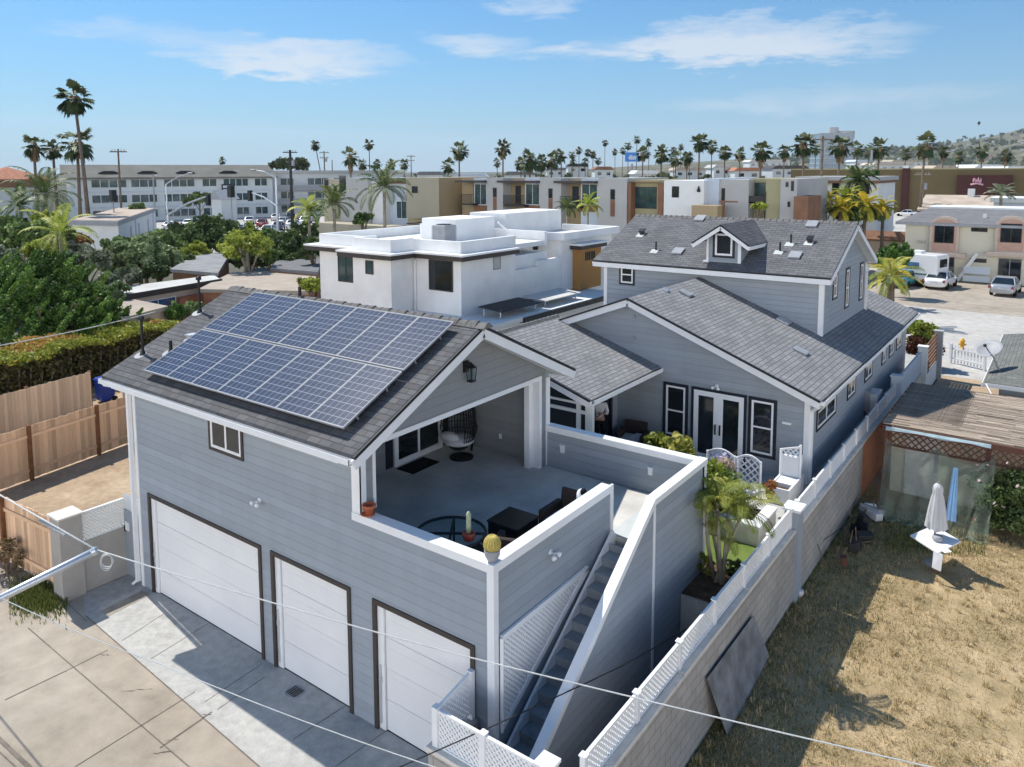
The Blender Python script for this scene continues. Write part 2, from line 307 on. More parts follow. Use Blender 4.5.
def mesh_obj(name, V, faces, mat, parent=None, rnd=None, smooth=False, uv=True):
    me = bpy.data.meshes.new(name)
    L = org_of(parent); W = V-np.array(L)
    if isinstance(faces, np.ndarray):
        k = faces.shape[1]; n = len(faces)
        me.vertices.add(len(W)); me.vertices.foreach_set('co', W.astype(np.float32).ravel())
        me.loops.add(n*k); me.loops.foreach_set('vertex_index', faces.astype(np.int32).ravel())
        me.polygons.add(n); me.polygons.foreach_set('loop_start', np.arange(0, n*k, k, dtype=np.int32))
        me.update(calc_edges=True)
    else:
        me.from_pydata([tuple(q) for q in W], [], faces); me.update()
    npoly = len(me.polygons)
    if rnd is not None and len(rnd) == npoly:
        at_ = me.attributes.new('rnd', 'FLOAT', 'FACE'); at_.data.foreach_set('value', rnd.astype(np.float32))
    if uv and npoly < 60000:
        nr = np.zeros(npoly*3); me.polygons.foreach_get('normal', nr); nr = nr.reshape(-1, 3)
        tot = np.zeros(npoly, np.int32); me.polygons.foreach_get('loop_total', tot)
        vi = np.zeros(len(me.loops), np.int32); me.loops.foreach_get('vertex_index', vi)
        U = np.stack([-nr[:, 1], nr[:, 0], np.zeros(npoly)], 1); ln = np.linalg.norm(U, axis=1)
        flat = ln < 1e-3; U[flat] = (1, 0, 0); ln[flat] = 1; U /= ln[:, None]
        Vv = np.cross(nr, U); Vv[flat] = (0, 1, 0)
        U = np.repeat(U, tot, 0); Vv = np.repeat(Vv, tot, 0); P = V[vi]
        uvl = me.uv_layers.new(name='UVMap')
        uvl.data.foreach_set('uv', np.stack([(U*P).sum(1), (Vv*P).sum(1)], 1).astype(np.float32).ravel())
    if smooth: me.polygons.foreach_set('use_smooth', [True]*npoly)
    me.materials.append(MATS[mat] if isinstance(mat, str) else mat)
    o = bpy.data.objects.new(name, me); COL.objects.link(o)
    if parent is not None: o.parent = parent
    ORG[o.name] = L
    return o
def tag(o, label, cat, group=None):
    o['label'] = label; o['category'] = cat
    if group: o['group'] = group
    return o
def thing(name, label, cat, loc=(0, 0, 0), group=None):
    o = bpy.data.objects.new(name, None); COL.objects.link(o); o.location = loc; o.empty_display_size = .3
    ORG[o.name] = Vector(loc); return tag(o, label, cat, group)
def struct(o, kind='structure'): o['kind'] = kind; return o
def kids(o): return [c for c in bpy.data.objects if c.parent is o]
def dup(o, loc, rz=0.0, label=None, scale=None, group=None):
    def rec(a, par):
        c = a.copy(); COL.objects.link(c)
        if par is not None: c.parent = par
        for ch in KID.get(a.name, None) or kids(a): rec(ch, c)
        return c
    r = rec(o, None); r.location = loc; r.rotation_euler = (0, 0, rz)
    if scale: r.scale = scale if isinstance(scale, (tuple, list)) else (scale,)*3
    if label: r['label'] = label
    if group: r['group'] = group
    return r
KID = {}
def wall_M(P, U):
    """local (along the wall, out of the wall, up) -> world"""
    U = Vector(U).normalized(); Z = Vector((0, 0, 1)); N = U.cross(Z)
    M = Matrix((U, N, Z)).transposed().to_4x4(); M.translation = Vector(P); return M
def window(parent, P, U, w, h, trim='navy_trim', tw=.09, frame='white_trim', fw=.06, mull='h', pane='glass', name='window', proud=.03, n=1):
    """outer casing is the part, sash frame and pane are its sub-parts; P is the lower corner of the casing on the wall"""
    M = wall_M(P, U); a = MB(M)
    if tw > 0:
        for q in ((0, w, 0, tw), (0, w, h-tw, h), (0, tw, tw, h-tw), (w-tw, w, tw, h-tw)): a.box(q[0], q[1], 0, proud, q[2], q[3])
        c = a.build(name, trim, parent)
    f = MB(M); i0, i1, j0, j1 = tw, w-tw, tw, h-tw; d = proud*.75 if tw > 0 else proud
    for q in ((i0, i1, j0, j0+fw), (i0, i1, j1-fw, j1), (i0, i0+fw, j0+fw, j1-fw), (i1-fw, i1, j0+fw, j1-fw)): f.box(q[0], q[1], 0, d, q[2], q[3])
    if mull == 'h': zc = (j0+j1)/2; f.box(i0+fw, i1-fw, 0, d*.9, zc-fw*.4, zc+fw*.4)
    if mull == 'v':
        for k in range(1, n+1): xc = i0+(i1-i0)*k/(n+1); f.box(xc-fw*.45, xc+fw*.45, 0, d*.9, j0+fw, j1-fw)
    if tw > 0: f.build('frame', frame, c)
    else: c = f.build(name, frame, parent)
    g = MB(M).box(i0+fw, i1-fw, 0, d*.4, j0+fw, j1-fw); g.build('pane', pane, c)
    return c
def clip_line(p, d, poly):
    t0, t1 = -1e9, 1e9
    for i in range(len(poly)):
        a, b = poly[i], poly[(i+1) % len(poly)]; nx, ny = -(b[1]-a[1]), b[0]-a[0]
        den = nx*d[0]+ny*d[1]; num = nx*(a[0]-p[0])+ny*(a[1]-p[1])
        if abs(den) < 1e-9:
            if num > 0: return None
            continue
        t = num/den
        if den > 0: t0 = max(t0, t)
        else: t1 = min(t1, t)
    return (t0, t1) if t1-t0 > .02 else None
def lattice(mb, M, poly, gap=.1, sw=.045, th=.012, ang=45):
    """crossed slats clipped to a counter-clockwise convex outline in the wall's own (along, up) plane"""
    old = mb.M; mb.M = M; xs = [p[0] for p in poly]; zs = [p[1] for p in poly]; span = max(xs)-min(xs)+max(zs)-min(zs)
    cx, cz = min(xs), min(zs)
    for sgn, off in ((1, 0), (-1, th)):
        d = (math.cos(R(ang)), sgn*math.sin(R(ang))); nrm = (-d[1], d[0]); k = int(span*1.5/gap)
        for i in range(-k, k):
            p = (cx+nrm[0]*i*gap, cz+nrm[1]*i*gap); c = clip_line(p, d, poly)
            if c: mb.bar((p[0]+d[0]*c[0], off, p[1]+d[1]*c[0]), (p[0]+d[0]*c[1], off, p[1]+d[1]*c[1]), th, sw, up=(nrm[0], 0, nrm[1]))
    mb.M = old
# ------------------------------------------------------------------ foliage
def leaf_arrays(C, S, spread=1.0, aspect=1.6, bias=(0, 0, .3)):
    """one bent quad per centre"""
    n = len(C); nrm = RNG.normal(size=(n, 3))+np.array(bias); nrm /= np.linalg.norm(nrm, axis=1)[:, None]
    a = np.cross(nrm, RNG.normal(size=(n, 3))); a /= np.linalg.norm(a, axis=1)[:, None]; b = np.cross(nrm, a)
    S = np.asarray(S)[:, None] if np.ndim(S) else S
    a = a*S*aspect*.5; b = b*S*.5
    V = np.stack([C-a, C+b*.9, C+a, C-b*.9], 1).reshape(-1, 3)
    return V, np.arange(n*4).reshape(-1, 4)
def clumpy(center, rad, nclump, nleaf, size, clump=.33, low=-.5, stretch=None, seed=0, shell=.55):
    """leaf clumps spread through an uneven ellipsoid; each clump keeps its own tone"""
    g = np.random.default_rng(seed+11); c = np.array(center); rad = np.array(rad)
    d = g.normal(size=(nclump, 3)); d /= np.linalg.norm(d, axis=1)[:, None]; d[:, 2] = np.where(d[:, 2] < low, -d[:, 2]*.5, d[:, 2])
    rr = shell+(1-shell)*g.random(nclump)**.6; rr *= g.uniform(.78, 1.1, nclump)
    K = c+d*rad*rr[:, None]; cr = rad.mean()*clump*g.uniform(.6, 1.25, nclump)
    L = g.normal(size=(nclump, nleaf, 3)); L /= np.linalg.norm(L, axis=2)[:, :, None]; L *= (g.random((nclump, nleaf, 1))**.45)*cr[:, None, None]
    L[:, :, 2] *= .8
    if stretch is not None:
        s = np.array(stretch, float); k = np.linalg.norm(s); s /= k; along = (L@s)[..., None]; L = L*.62+along*s*(k-.62)
    C = (K[:, None, :]+L).reshape(-1, 3)
    tone = np.repeat(g.uniform(.15, .8, nclump), nleaf)+g.normal(0, .16, nclump*nleaf)
    return C, np.clip(tone, 0, 1), size*g.uniform(.6, 1.3, nclump*nleaf)
def crown(name, mat, parent, specs):
    """specs: list of clumpy() results"""
    C = np.concatenate([s[0] for s in specs]); T = np.concatenate([s[1] for s in specs]); S = np.concatenate([s[2] for s in specs])
    V, Fc = leaf_arrays(C, S); return mesh_obj(name, V, Fc, mat, parent, T, uv=False)
def tree(name, label, cat, loc, h, rad, mat, nclump=60, nleaf=70, size=.22, seed=0, trunk_r=.14, group=None, stretch=None, low=-.5, clump=.33, trunk='trunk', multi=None):
    """a tapered trunk with limbs under an uneven crown of leaf clumps; h is the height of the crown's middle"""
    o = thing(name, label, cat, loc, group); b = Vector(loc); g = random.Random(seed)
    m_ = MB(); top = b+Vector((g.uniform(-.2, .2), g.uniform(-.2, .2), h))
    m_.tube([b, b+(top-b)*.5+Vector((g.uniform(-.15, .15), g.uniform(-.15, .15), 0)), top], [trunk_r*1.3, trunk_r, trunk_r*.5], 7)
    for k in range(6):
        a = g.uniform(0, 6.28); s = b+(top-b)*g.uniform(.45, .85); e = top+Vector((math.cos(a)*rad[0]*.7, math.sin(a)*rad[1]*.7, g.uniform(-.3, .6)*rad[2]))
        m_.tube([s, (s+e)/2+Vector((0, 0, .15*rad[2])), e], [trunk_r*.5, trunk_r*.35, trunk_r*.12], 5)
    m_.build('trunk', trunk, o, True)
    sp = [clumpy(top, rad, nclump, nleaf, size, clump, low, stretch, seed)]
    for (ox, oy, oz, k) in (multi or []): sp.append(clumpy(top+Vector((ox, oy, oz)), [q*k for q in rad], max(8, int(nclump*k)), nleaf, size, clump, low, stretch, seed+3))
    crown('crown', mat, o, sp); return o
def shrub(name, label, loc, rad, mat, nclump=30, nleaf=60, size=.12, seed=0, cat='shrub', group=None, clump=.4):
    o = thing(name, label, cat, loc, group); b = Vector(loc); g = random.Random(seed); m_ = MB()
    for k in range(5):
        a = g.uniform(0, 6.28); m_.tube([b, b+Vector((math.cos(a)*rad[0]*.5, math.sin(a)*rad[1]*.5, rad[2]*1.1))], [.03, .012], 5)
    m_.build('stem', 'trunk', o); crown('foliage', mat, o, [clumpy(b+Vector((0, 0, rad[2]*.95)), rad, nclump, nleaf, size, clump, -.8, None, seed)]); return o
# ================================================================== GARAGE BUILDING
P_ = 3.95; FL = 2.95; XL = -10.82; XG = -2.98; YR = 6.05
RY, RZ, EZ = 2.95, 6.94, 5.30; EY0, EY1 = -.56, 6.46; XR0, XR1 = -11.12, -2.52
SLP = (RZ-EZ)/(RY-EY0)
def roof_z(y): return RZ-SLP*abs(y-RY)
G = thing('garage_building', 'blue grey garage building with solar roof, three white garage doors and a roof deck', 'building', (0, 0, 0))
w = MB()
for x0, x1 in ((XL, -10.35), (-5.97, -5.65), (-3.30, -2.72), (-.38, 0)): w.box(x0, x1, 0, .15, 0, 2.47)
w.box(XL, 0, 0, .15, 2.47, 3.80); w.box(XL, XG, 0, .15, 3.80, roof_z(0)-.13)
w.box(-.15, 0, .15, YR-.1, 0, 2.6)                                   # long side under the deck
w.build('wall', 'blue_siding', G)
w = MB(); w.box(XL, -.15, YR-.15, YR, 0, FL-.2)
w.box(XL, XG, YR-.15, YR, FL-.2, roof_z(YR)-.13)
w.prism([(.15, 0), (YR-.15, 0), (YR-.15, roof_z(YR-.15)-.13), (RY, RZ-.13), (.15, roof_z(.15)-.13)], 'x', XL, XL+.15)
w.build('wall', 'blue_siding', G)
# gable wall over the deck with its wide opening
w = MB(); x0, x1 = -3.30, XG
w.prism([(0.15, 5.20), (YR-.15, 5.20), (YR-.15, roof_z(YR-.15)-.13), (RY, RZ-.13), (.15, roof_z(.15)-.13)], 'x', x0, x1)
w.box(x0, x1, 5.72, YR-.15, FL, 5.20); w.box(x0, x1, .15, .30, FL, 5.20)
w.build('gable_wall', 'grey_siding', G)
w = MB()
w.box(x0-.02, x1+.02, .30, 5.72, 5.10, 5.2); w.box(x0-.02, x1+.02, 5.62, 5.72, FL, 5.1); w.box(XG-.02, x1+.02, .30, .36, P_, 5.10); w.box(x0-.02, x0+.12, 5.5, 5.62, FL, 5.1)
w.box(x0-.02, x0+.1, .30, .36, P_, 5.1)
w.build('opening_trim', 'white_trim', G)
# corner boards and fascia
w = MB()
w.box(XL-.02, XL+.10, -.02, 0, 0, roof_z(0)-.15); w.box(XL-.02, XL, 0, .1, 0, roof_z(0)-.15)
w.box(-3.19, -2.96, -.02, 0, P_-.15, 4.93); w.box(XG, XG+.02, -.02, .12, P_, 4.95)
w.box(XG, XG+.02, YR-.13, YR+.02, FL, 5.1); w.box(-.12, .02, -.02, 0, 0, P_-.15); w.box(0, .02, 0, .10, 0, P_-.15)
w.each('corner_board', 'white_trim', G)
ro = MB(); t_ = .06
ro.slab([(XR0, EY0, EZ), (XR1, EY0, EZ), (XR1, RY, RZ), (XR0, RY, RZ)], t_); ro.slab([(XR0, RY, RZ), (XR1, RY, RZ), (XR1, EY1, EZ), (XR0, EY1, EZ)], t_)
roof = ro.build('roof', 'roof_charcoal', G)
rc = MB(); k = 0; x = XR0
while x < XR1-.05:
    hh = .035+.012*(k % 2); rc.hexa([(x, RY-.16, RZ-.075+.02), (x+.24, RY-.16, RZ-.055), (x+.24, RY+.16, RZ-.055), (x, RY+.16, RZ-.055), (x, RY-.03, RZ+hh), (x+.24, RY-.03, RZ+hh+.02), (x+.24, RY+.03, RZ+hh+.02), (x, RY+.03, RZ+hh)]); x += .25; k += 1
rc.build('ridge_cap', 'ridge_grey', roof)
fa = MB()
for (ya, za, yb, zb) in ((EY0, EZ, RY, RZ), (RY, RZ, EY1, EZ)):
    for xx in (XR1, XR0): fa.bar((xx, ya, za-.17), (xx, yb, zb-.17), .05, .2)
fa.box(XR0, XR1-.03, EY1-.05, EY1-.01, EZ-.24, EZ-.06); fa.box(XR0, XR1-.03, EY0+.02, EY0+.06, EZ-.22, EZ-.06)
fa.slab([(XG, EY0+.06, EZ-.2), (XR1-.03, EY0+.06, EZ-.2), (XR1-.03, RY, RZ-.2), (XG, RY, RZ-.2)], .02); fa.slab([(XG, RY, RZ-.2), (XR1-.03, RY, RZ-.2), (XR1-.03, EY1-.06, EZ-.2), (XG, EY1-.06, EZ-.2)], .02)
fa.box(XL, XG, EY0+.06, 0, EZ-.26, EZ-.24)
fa.build('fascia', 'white_trim', G)
de = MB()
for (ya, za, yb, zb) in ((EY0, EZ, RY, RZ), (RY, RZ, EY1, EZ)): de.bar((XR1+.015, ya, za-.045), (XR1+.015, yb, zb-.045), .05, .06)
de.build('drip_edge', 'dark_edge', G)
gu = MB(); y0 = EY0-.08
gu.box(XR0, XR1-.02, y0, y0+.012, EZ-.15, EZ-.06); gu.box(XR0, XR1-.02, y0, EY0+.02, EZ-.16, EZ-.15); gu.box(XR0, XR0+.012, y0, EY0+.02, EZ-.17, EZ-.06); gu.box(XR1-.03, XR1-.02, y0, EY0+.02, EZ-.17, EZ-.06)
gu.build('gutter', 'white_trim', G)
dp = MB(); dp.box(XL-.12, XL-.03, -.12, -.03, .12, 4.95); dp.bar((XL-.075, -.075, .16), (XL-.2, -.14, .04), .08, .06); dp.bar((XL-.075, -.075, 4.93), (XL-.075, EY0-.02, EZ-.18), .07, .07)
dp.build('downspout', 'white_trim', G)
for (px, py, kind) in ((143, 354, 'tall'), (200, 312, 'tall'), (171, 352, 'short'), (192, 339, 'hood'), (300, 298, 'short')):
    d = ray(px, py); n = Vector((0, -SLP, 1)); p0 = Vector((0, EY0, EZ)); q = CAM+d*(n.dot(p0-CAM)/n.dot(d)); v = MB()
    if kind == 'tall': v.tube([q-Vector((0, 0, .05)), q+Vector((0, 0, .85))], .032, 10); v.lathe([(.035, 0), (.07, .02), (.07, .08), (.035, .11)], q+Vector((0, 0, .82)), 12); v.lathe([(.09, -.06), (.05, .08)], q, 10)
    elif kind == 'short': v.tube([q-Vector((0, 0, .05)), q+Vector((0, 0, .28))], .04, 10); v.lathe([(.09, -.06), (.05, .06)], q, 10)
    else: v.box(q.x-.09, q.x+.09, q.y-.09, q.y+.09, q.z-.05, q.z+.09); v.box(q.x-.12, q.x+.12, q.y-.12, q.y+.12, q.z+.09, q.z+.12)
    v.build('vent_pipe', 'black_metal' if kind != 'hood' else 'galvanised', roof)
    fl = MB(); fl.add([q+Vector((.17*math.cos(R(30*k))-.03, .13*math.sin(R(30*k))-.05, (.13*math.sin(R(30*k))-.05)*SLP+.008)) for k in range(12)], [list(range(12))]); fl.build('flashing', 'dish_grey', roof)
# garage doors
for x0, x1, zt in ((-10.35, -5.97, 2.47), (-5.65, -3.30, 2.47), (-2.72, -.38, 2.47)):
    tr = MB(); a = .085
    for q in ((x0, x0+a, 0, zt), (x1-a, x1, 0, zt), (x0+a, x1-a, zt-a, zt)): tr.box(q[0], q[1], -.03, .1, q[2], q[3])
    c = tr.build('garage_door', 'dark_trim', G)
    dp_ = MB(); n_ = 4; hp = (zt-a-.02)/n_
    for k in range(n_): dp_.box(x0+a+.16, x1-a, .06+.003*(k % 2), .10, .02+hp*k+.005, .02+hp*(k+1)-.003)
    dp_.box(x0+a+.16, x1-a, .075, .10, .02, zt-a); dp_.build('door_panel', 'garage_door', c)
    jb = MB(); jb.box(x0+a, x0+a+.15, .02, .1, .02, zt-a); jb.build('jamb', 'white_trim', c)
    hd = MB(); hd.box(x0+a+.045, x0+a+.075, -.01, .02, .8, 1.25); hd.box(x0+a+.03, x0+a+.09, -.012, .02, .92, 1.02); hd.box(x0+a+.045, x0+a+.075, -.006, .02, .14, .8); hd.build('latch', 'silver', c)
    MB().box(x0+a+.16, x1-a, .055, .1, 0, .02).build('seal', 'rubber', c)
window(G, (-7.66, 0, 4.13), (1, 0, 0), 1.22, .80, 'dark_trim', .07, 'white_trim', .06, 'v', name='window')
def flood(parent, P, U):
    M = wall_M(P, U) @ Matrix.Scale(.75, 4); b = MB(M); b.lathe([(.07, 0), (.07, .03)], (0, 0, 0), 12, (0, 1, 0)); b.tube([(0, .03, 0), (0, .12, -.02)], .018, 6)
    for s in (-1, 1): b.tube([(0, .1, 0), (s*.09, .14, -.03)], .016, 6); b.lathe([(.035, 0), (.06, .05), (.062, .1), (.03, .11)], (s*.09, .13, -.02), 10, (s*.4, 1, -.5))
    return b.build('flood_lamp', 'white_trim', parent, True)
flood(G, at(260, 500, y=0), (1, 0, 0)); flood(G, at(550, 552, x=0), (0, 1, 0))
def lantern(parent, P, U, s=1.0):
    M = wall_M(P, U) @ Matrix.Scale(s, 4); b = MB(M); b.box(-.08, .08, 0, .03, -.02, .22); b.bar((0, .03, .19), (0, .17, .19), .03, .03); b.lathe([(.02, .14), (.10, .06), (.11, .05)], (0, .16, .05), 8)
    for sx in (-1, 1):
        for sy in (-1, 1): b.bar((sx*.075, .16+sy*.075, .10), (sx*.055, .16+sy*.055, -.18), .02, .02)
    b.box(-.07, .07, .09, .23, -.2, -.17); c = b.build('wall_lantern', 'black_metal', parent)
    MB(M).box(-.05, .05, .11, .21, -.165, .09).build('lamp_glass', 'clear_glass', c)
lantern(G, (XG, 2.93, 5.92), (0, 1, 0), 1.0)
# roof deck
dk = MB(); dk.box(-5.95, -.15, .15, YR-.15, FL-.25, FL); dk.box(-.15, 1.0-.15, 3.72, YR-.15, FL-.25, FL); dk.build('deck_floor', 'deck_grey', G)
MB().box(-10.6, -5.95, .15, YR-.15, FL-.25, FL-.02).build('upper_floor', 'deck_grey', G)
MB().box(-.02, .83, 3.75, 5.93, FL+.004, FL+.012).build('landing_mat', 'landing', G)
pr = MB()
pr.box(-.15, 0, .15, 3.70, 2.6, P_-.15)                                  # inner guard wall over the stair
pr.box(XG, .97, YR-.1, YR+.05, FL-.25, P_-.15)                             # rear guard wall
pr.each('parapet', 'blue_siding', G)
cp = MB(); z0, z1 = P_-.15, P_
cp.box(-3.19, .03, -.04, .2, z0, z1); cp.box(-.2, .03, .2, 3.72, z0, z1); cp.box(-.02, .03, 3.70, 3.80, 2.35, z1)
cp.box(XG, .82, YR-.15, YR+.08, z0, z1)
cp.each('parapet_cap', 'white_trim', G, bevel=.008)
# stair: outer wall with sloping cap, treads, stringers, lattice
XS = .97
st = thing('outside_stair', 'straight outside stair climbing to the deck between blue grey walls under white caps', 'stairs', (0, 0, 0))
ow = MB(); ow.prism([(-1.05, 0), (YR+.05, 0), (YR+.05, P_-.12), (3.66, P_-.12), (-1.05, .46)], 'x', XS-.14, XS); ow.build('stair_wall', 'blue_siding', st)
oc = MB(); oc.box(XS-.17, XS+.03, 3.66, YR+.1, P_-.12, P_); oc.bar((XS-.07, 3.70, P_-.04), (XS-.07, -1.05, .60), .18, .12); oc.bar((XS-.25, 3.70, P_-.30), (XS-.25, -1.0, .35), .05, .07)
oc.box(XS, XS+.02, 3.60, 3.68, 0, P_-.14); oc.box(XS, XS+.03, YR-.02, YR+.05, 0, P_-.12); oc.build('cap_rail', 'white_trim', st, bevel=.006)
tr = MB(); n = 16; y_t, y_b = 3.72, -.55; run = (y_t-y_b)/n; rise = FL/n
for k in range(n):
    z = rise*(k+1); y = y_b+run*k
    if k < n-1: tr.box(.04, XS-.15, y-.02, y+run, z-.05, z); 
    tr.box(.04, XS-.15, y, y+.03, z-rise, z-.05)
tr.build('tread', 'tread_blue', st)
sg = MB(); sg.bar((.10, y_t, FL+.02), (.10, y_b-.1, .1), .05, .30); sg.build('stringer', 'white_trim', st)
# sloping siding foot and privacy lattice beside the stair
la = MB(); M = wall_M((.028, 0, 0), (0, 1, 0)); 
lattice(la, M, [(.14, 1.2), (2.72, 2.66), (.14, 2.66)], .066, .042, .01)
for a, b in (((.14, 1.15), (2.78, 2.66)), ((.14, 2.68), (2.78, 2.68)), ((.14, 1.1), (.14, 2.7))):
    la.bar((.04, a[0], a[1]), (.04, b[0], b[1]), .05, .09)
la.build('lattice_panel', 'white_trim', st)
# covered end of the deck: back wall with sliding door
bw = MB(); XB = -5.82
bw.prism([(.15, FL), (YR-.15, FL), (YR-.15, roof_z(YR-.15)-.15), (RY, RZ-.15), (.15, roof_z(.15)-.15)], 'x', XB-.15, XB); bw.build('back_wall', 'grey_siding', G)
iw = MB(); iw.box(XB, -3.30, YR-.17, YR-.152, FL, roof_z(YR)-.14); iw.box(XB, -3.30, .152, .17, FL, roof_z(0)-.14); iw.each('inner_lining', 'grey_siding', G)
MB().slab([(XB, .2, roof_z(.2)-.16), (-3.3, .2, roof_z(.2)-.16), (-3.3, RY, RZ-.16), (XB, RY, RZ-.16)], .02).slab([(XB, RY, RZ-.16), (-3.3, RY, RZ-.16), (-3.3, YR-.2, roof_z(YR-.2)-.16), (XB, YR-.2, roof_z(YR-.2)-.16)], .02).build('soffit', 'white_pale', G)
sd = window(G, (XB, 3.62, FL+.02), (0, 1, 0), 1.72, 2.1, 'white_trim', .07, 'white_trim', .07, 'v', 'glass', 'sliding_door', .05)
for y in (3.36, 5.36):
    s_ = MB(); s_.box(XB, XB+.03, y, y+.22, FL+.05, FL+2.1); s_.build('shutter', 'navy_trim', G)
ol = MB(wall_M((XB+1.5, YR-.17, FL+.45), (1, 0, 0))); ol.box(-.04, .04, 0, .012, -.06, .06); ol.build('outlet', 'white_trim', G)
for px, py in ((563, 449), (651, 471)):
    q = at(px, py, y=YR-.1); s_ = MB(wall_M((q.x, YR-.1, q.z), (1, 0, 0))); s_.box(-.05, .05, 0, .05, -.08, .08); s_.box(-.065, .065, 0, .07, .08, .1); s_.build('step_light', 'white_trim', G)
# ------------------------------------------------------------------ solar panels, one thing each
NP = 7; SX0, SX1 = -9.66, -3.03; pw = (SX1-SX0)/NP
nrm = Vector((0, -SLP, 1)).normalized(); upS = Vector((0, 1, SLP)).normalized()
ORD = ['first', 'second', 'third', 'fourth', 'fifth', 'sixth', 'seventh']
for row, (y0, y1) in enumerate(((-.24, 1.22), (1.26, 2.72))):
    for k in range(NP):
        xa, xb = SX0+pw*k+.004, SX0+pw*(k+1)-.004
        base = Vector((xa, y0, roof_z(y0)))+nrm*.16; L = ((y1-y0)*math.sqrt(1+SLP**2))
        M = Matrix((Vector((1, 0, 0)), upS, nrm)).transposed().to_4x4(); M.translation = base
        wl = 'gutter' if row == 0 else 'ridge'
        t = thing('solar_panel', f'dark blue framed solar panel, {ORD[NP-1-k]} from the gable end in the row along the {wl}', 'solar panel', base, 'solar panels on the garage roof')
        W = xb-xa; f = MB(M)
        for q in ((0, W, 0, .014), (0, W, L-.014, L), (0, .014, .014, L-.014), (W-.014, W, .014, L-.014)): f.box(q[0], q[1], q[2], q[3], -.02, .02)
        for q in (.25, .75):
            for s in (.1, W-.1): f.bar((s, L*q, -.02), (s, L*q, -.16), .03, .03, up=(0, 1, 0))
        f.build('frame', 'dish_grey', t)
        c = MB(M).box(.014, W-.014, .014, L-.014, -.012, .014).build('cell_sheet', 'solar_cells', t)
        # give the cells whole counts across each panel
        uvl = c.data.uv_layers[0].data
        nx, ny = 6, 9
        for lp in c.data.loops:
            co = M.inverted() @ (c.data.vertices[lp.vertex_index].co+base); uvl[lp.index].uv = ((co.x-.022)/(W-.044)*nx*.158, (co.y-.022)/(L-.044)*ny*.158)
# ------------------------------------------------------------------ deck furniture
def hang_chair(loc, rz):
    t = thing('hanging_chair', 'black wicker egg chair with white cushions hanging from its stand under the roof', 'hanging chair', loc)
    s = MB(); pts = [(0, .5, .05), (0, .62, .9), (0, .5, 1.7), (0, .25, 2.0), (0, 0, 2.02)]
    L = Vector(loc); s.tube([L+Vector(p) for p in pts], .03, 8); s.lathe([(.3, 0), (.3, .03), (.27, .04)], L+Vector((0, .1, 0)), 20); s.tube([L+Vector((0, 0, 2.02)), L+Vector((0, 0, 1.8))], .012, 6); s.build('stand', 'black_metal', t, True)
    e = MB(); c = L+Vector((0, 0, .98))
    for k in range(26):       # open egg of bent canes
        a = R(-30)+R(240)*k/25; pts = []
        for j in range(11):
            ph = -math.pi/2+math.pi*j/10; rr = .48*math.cos(ph)*(1 if ph < 0 else .9); pts.append(c+Vector((rr*math.cos(a), rr*math.sin(a), .75*math.sin(ph))))
        e.tube(pts, .011, 5)
    for j in range(1, 14):
        ph = -math.pi/2+math.pi*j/14; rr = .485*math.cos(ph)*(1 if ph < 0 else .9)
        e.tube([c+Vector((rr*math.cos(R(-30)+R(240)*q/16), rr*math.sin(R(-30)+R(240)*q/16), .75*math.sin(ph))) for q in range(17)], .01, 5)
    for ph_ in range(5): 
        ph = -math.pi/2+.16*ph_; rr = .485*math.cos(ph); e.tube([c+Vector((rr*math.cos(R(15*q)), rr*math.sin(R(15*q)), .75*math.sin(ph))) for q in range(25)], .01, 5)
    e.build('wicker_shell', 'black_wicker', t)
    q = MB(); q.ball(c+Vector((0, 0, -.5)), .40, .40, .13); q.ball(c+Vector((-.1, -.22, -.38)), .28, .16, .12); q.build('cushion', 'cushion', t, True)
hang_chair((-4.95, 5.0, FL), 0)
dm = MB(); dm.box(-5.72, -5.18, 3.62, 4.55, FL, FL+.015); tag(dm.build('door_mat', 'rubber'), 'black rubber door mat in front of the sliding door', 'door mat')
cx0, cx1, cy0, cy1 = -1.74, -1.06, 2.08, 2.78
t = thing('coffee_table', 'square black woven coffee table standing on the deck by the chairs', 'coffee table', (cx0, cy0, FL))
b = MB(); b.box(cx0-.02, cx1+.02, cy0-.02, cy1+.02, FL+.40, FL+.44); b.build('tabletop', 'black_metal', t, bevel=.006)
b = MB(); b.box(cx0, cx1, cy0, cy1, FL+.06, FL+.40); b.build('woven_body', 'black_wicker', t)
for a in (cx0+.03, cx1-.03):
    for c in (cy0+.03, cy1-.03): MB().box(a-.025, a+.025, c-.025, c+.025, FL, FL+.06).build('leg', 'black_metal', t)
def wicker_chair(loc, rz, label):
    t = thing('wicker_chair', label, 'armchair', loc, 'wicker armchairs on the deck'); M = Matrix.Translation(loc) @ Matrix.Rotation(rz, 4, 'Z')
    b = MB(M); b.box(-.34, .34, -.32, .32, .08, .30); b.build('seat', 'brown_wicker', t, bevel=.02)
    b = MB(M); b.hexa([(-.36, .24, .08), (.36, .24, .08), (.36, .34, .08), (-.36, .34, .08), (-.36, .38, .80), (.36, .38, .80), (.36, .46, .78), (-.36, .46, .78)]); b.build('backrest', 'brown_wicker', t, bevel=.02)
    for s in (-1, 1):
        b = MB(M); b.box(s*.38-.06, s*.38+.06, -.34, .36, .08, .56); b.build('armrest', 'brown_wicker', t, bevel=.02)
    b = MB(M); b.box(-.30, .30, -.32, .25, .305, .42); b.build('cushion', 'cushion', t, bevel=.03)
    for s in (-1, 1):
        for q in (-.28, .28): MB(M).box(s*.34-.03, s*.34+.03, q-.03, q+.03, 0, .08).build('leg', 'black_metal', t)
    return t
wicker_chair((-.62, 3.12, FL), R(0), 'brown wicker armchair with grey cushion beyond the coffee table'); wicker_chair((-.66, 1.55, FL), R(200), 'brown wicker armchair with grey cushion between coffee table and cactus corner')
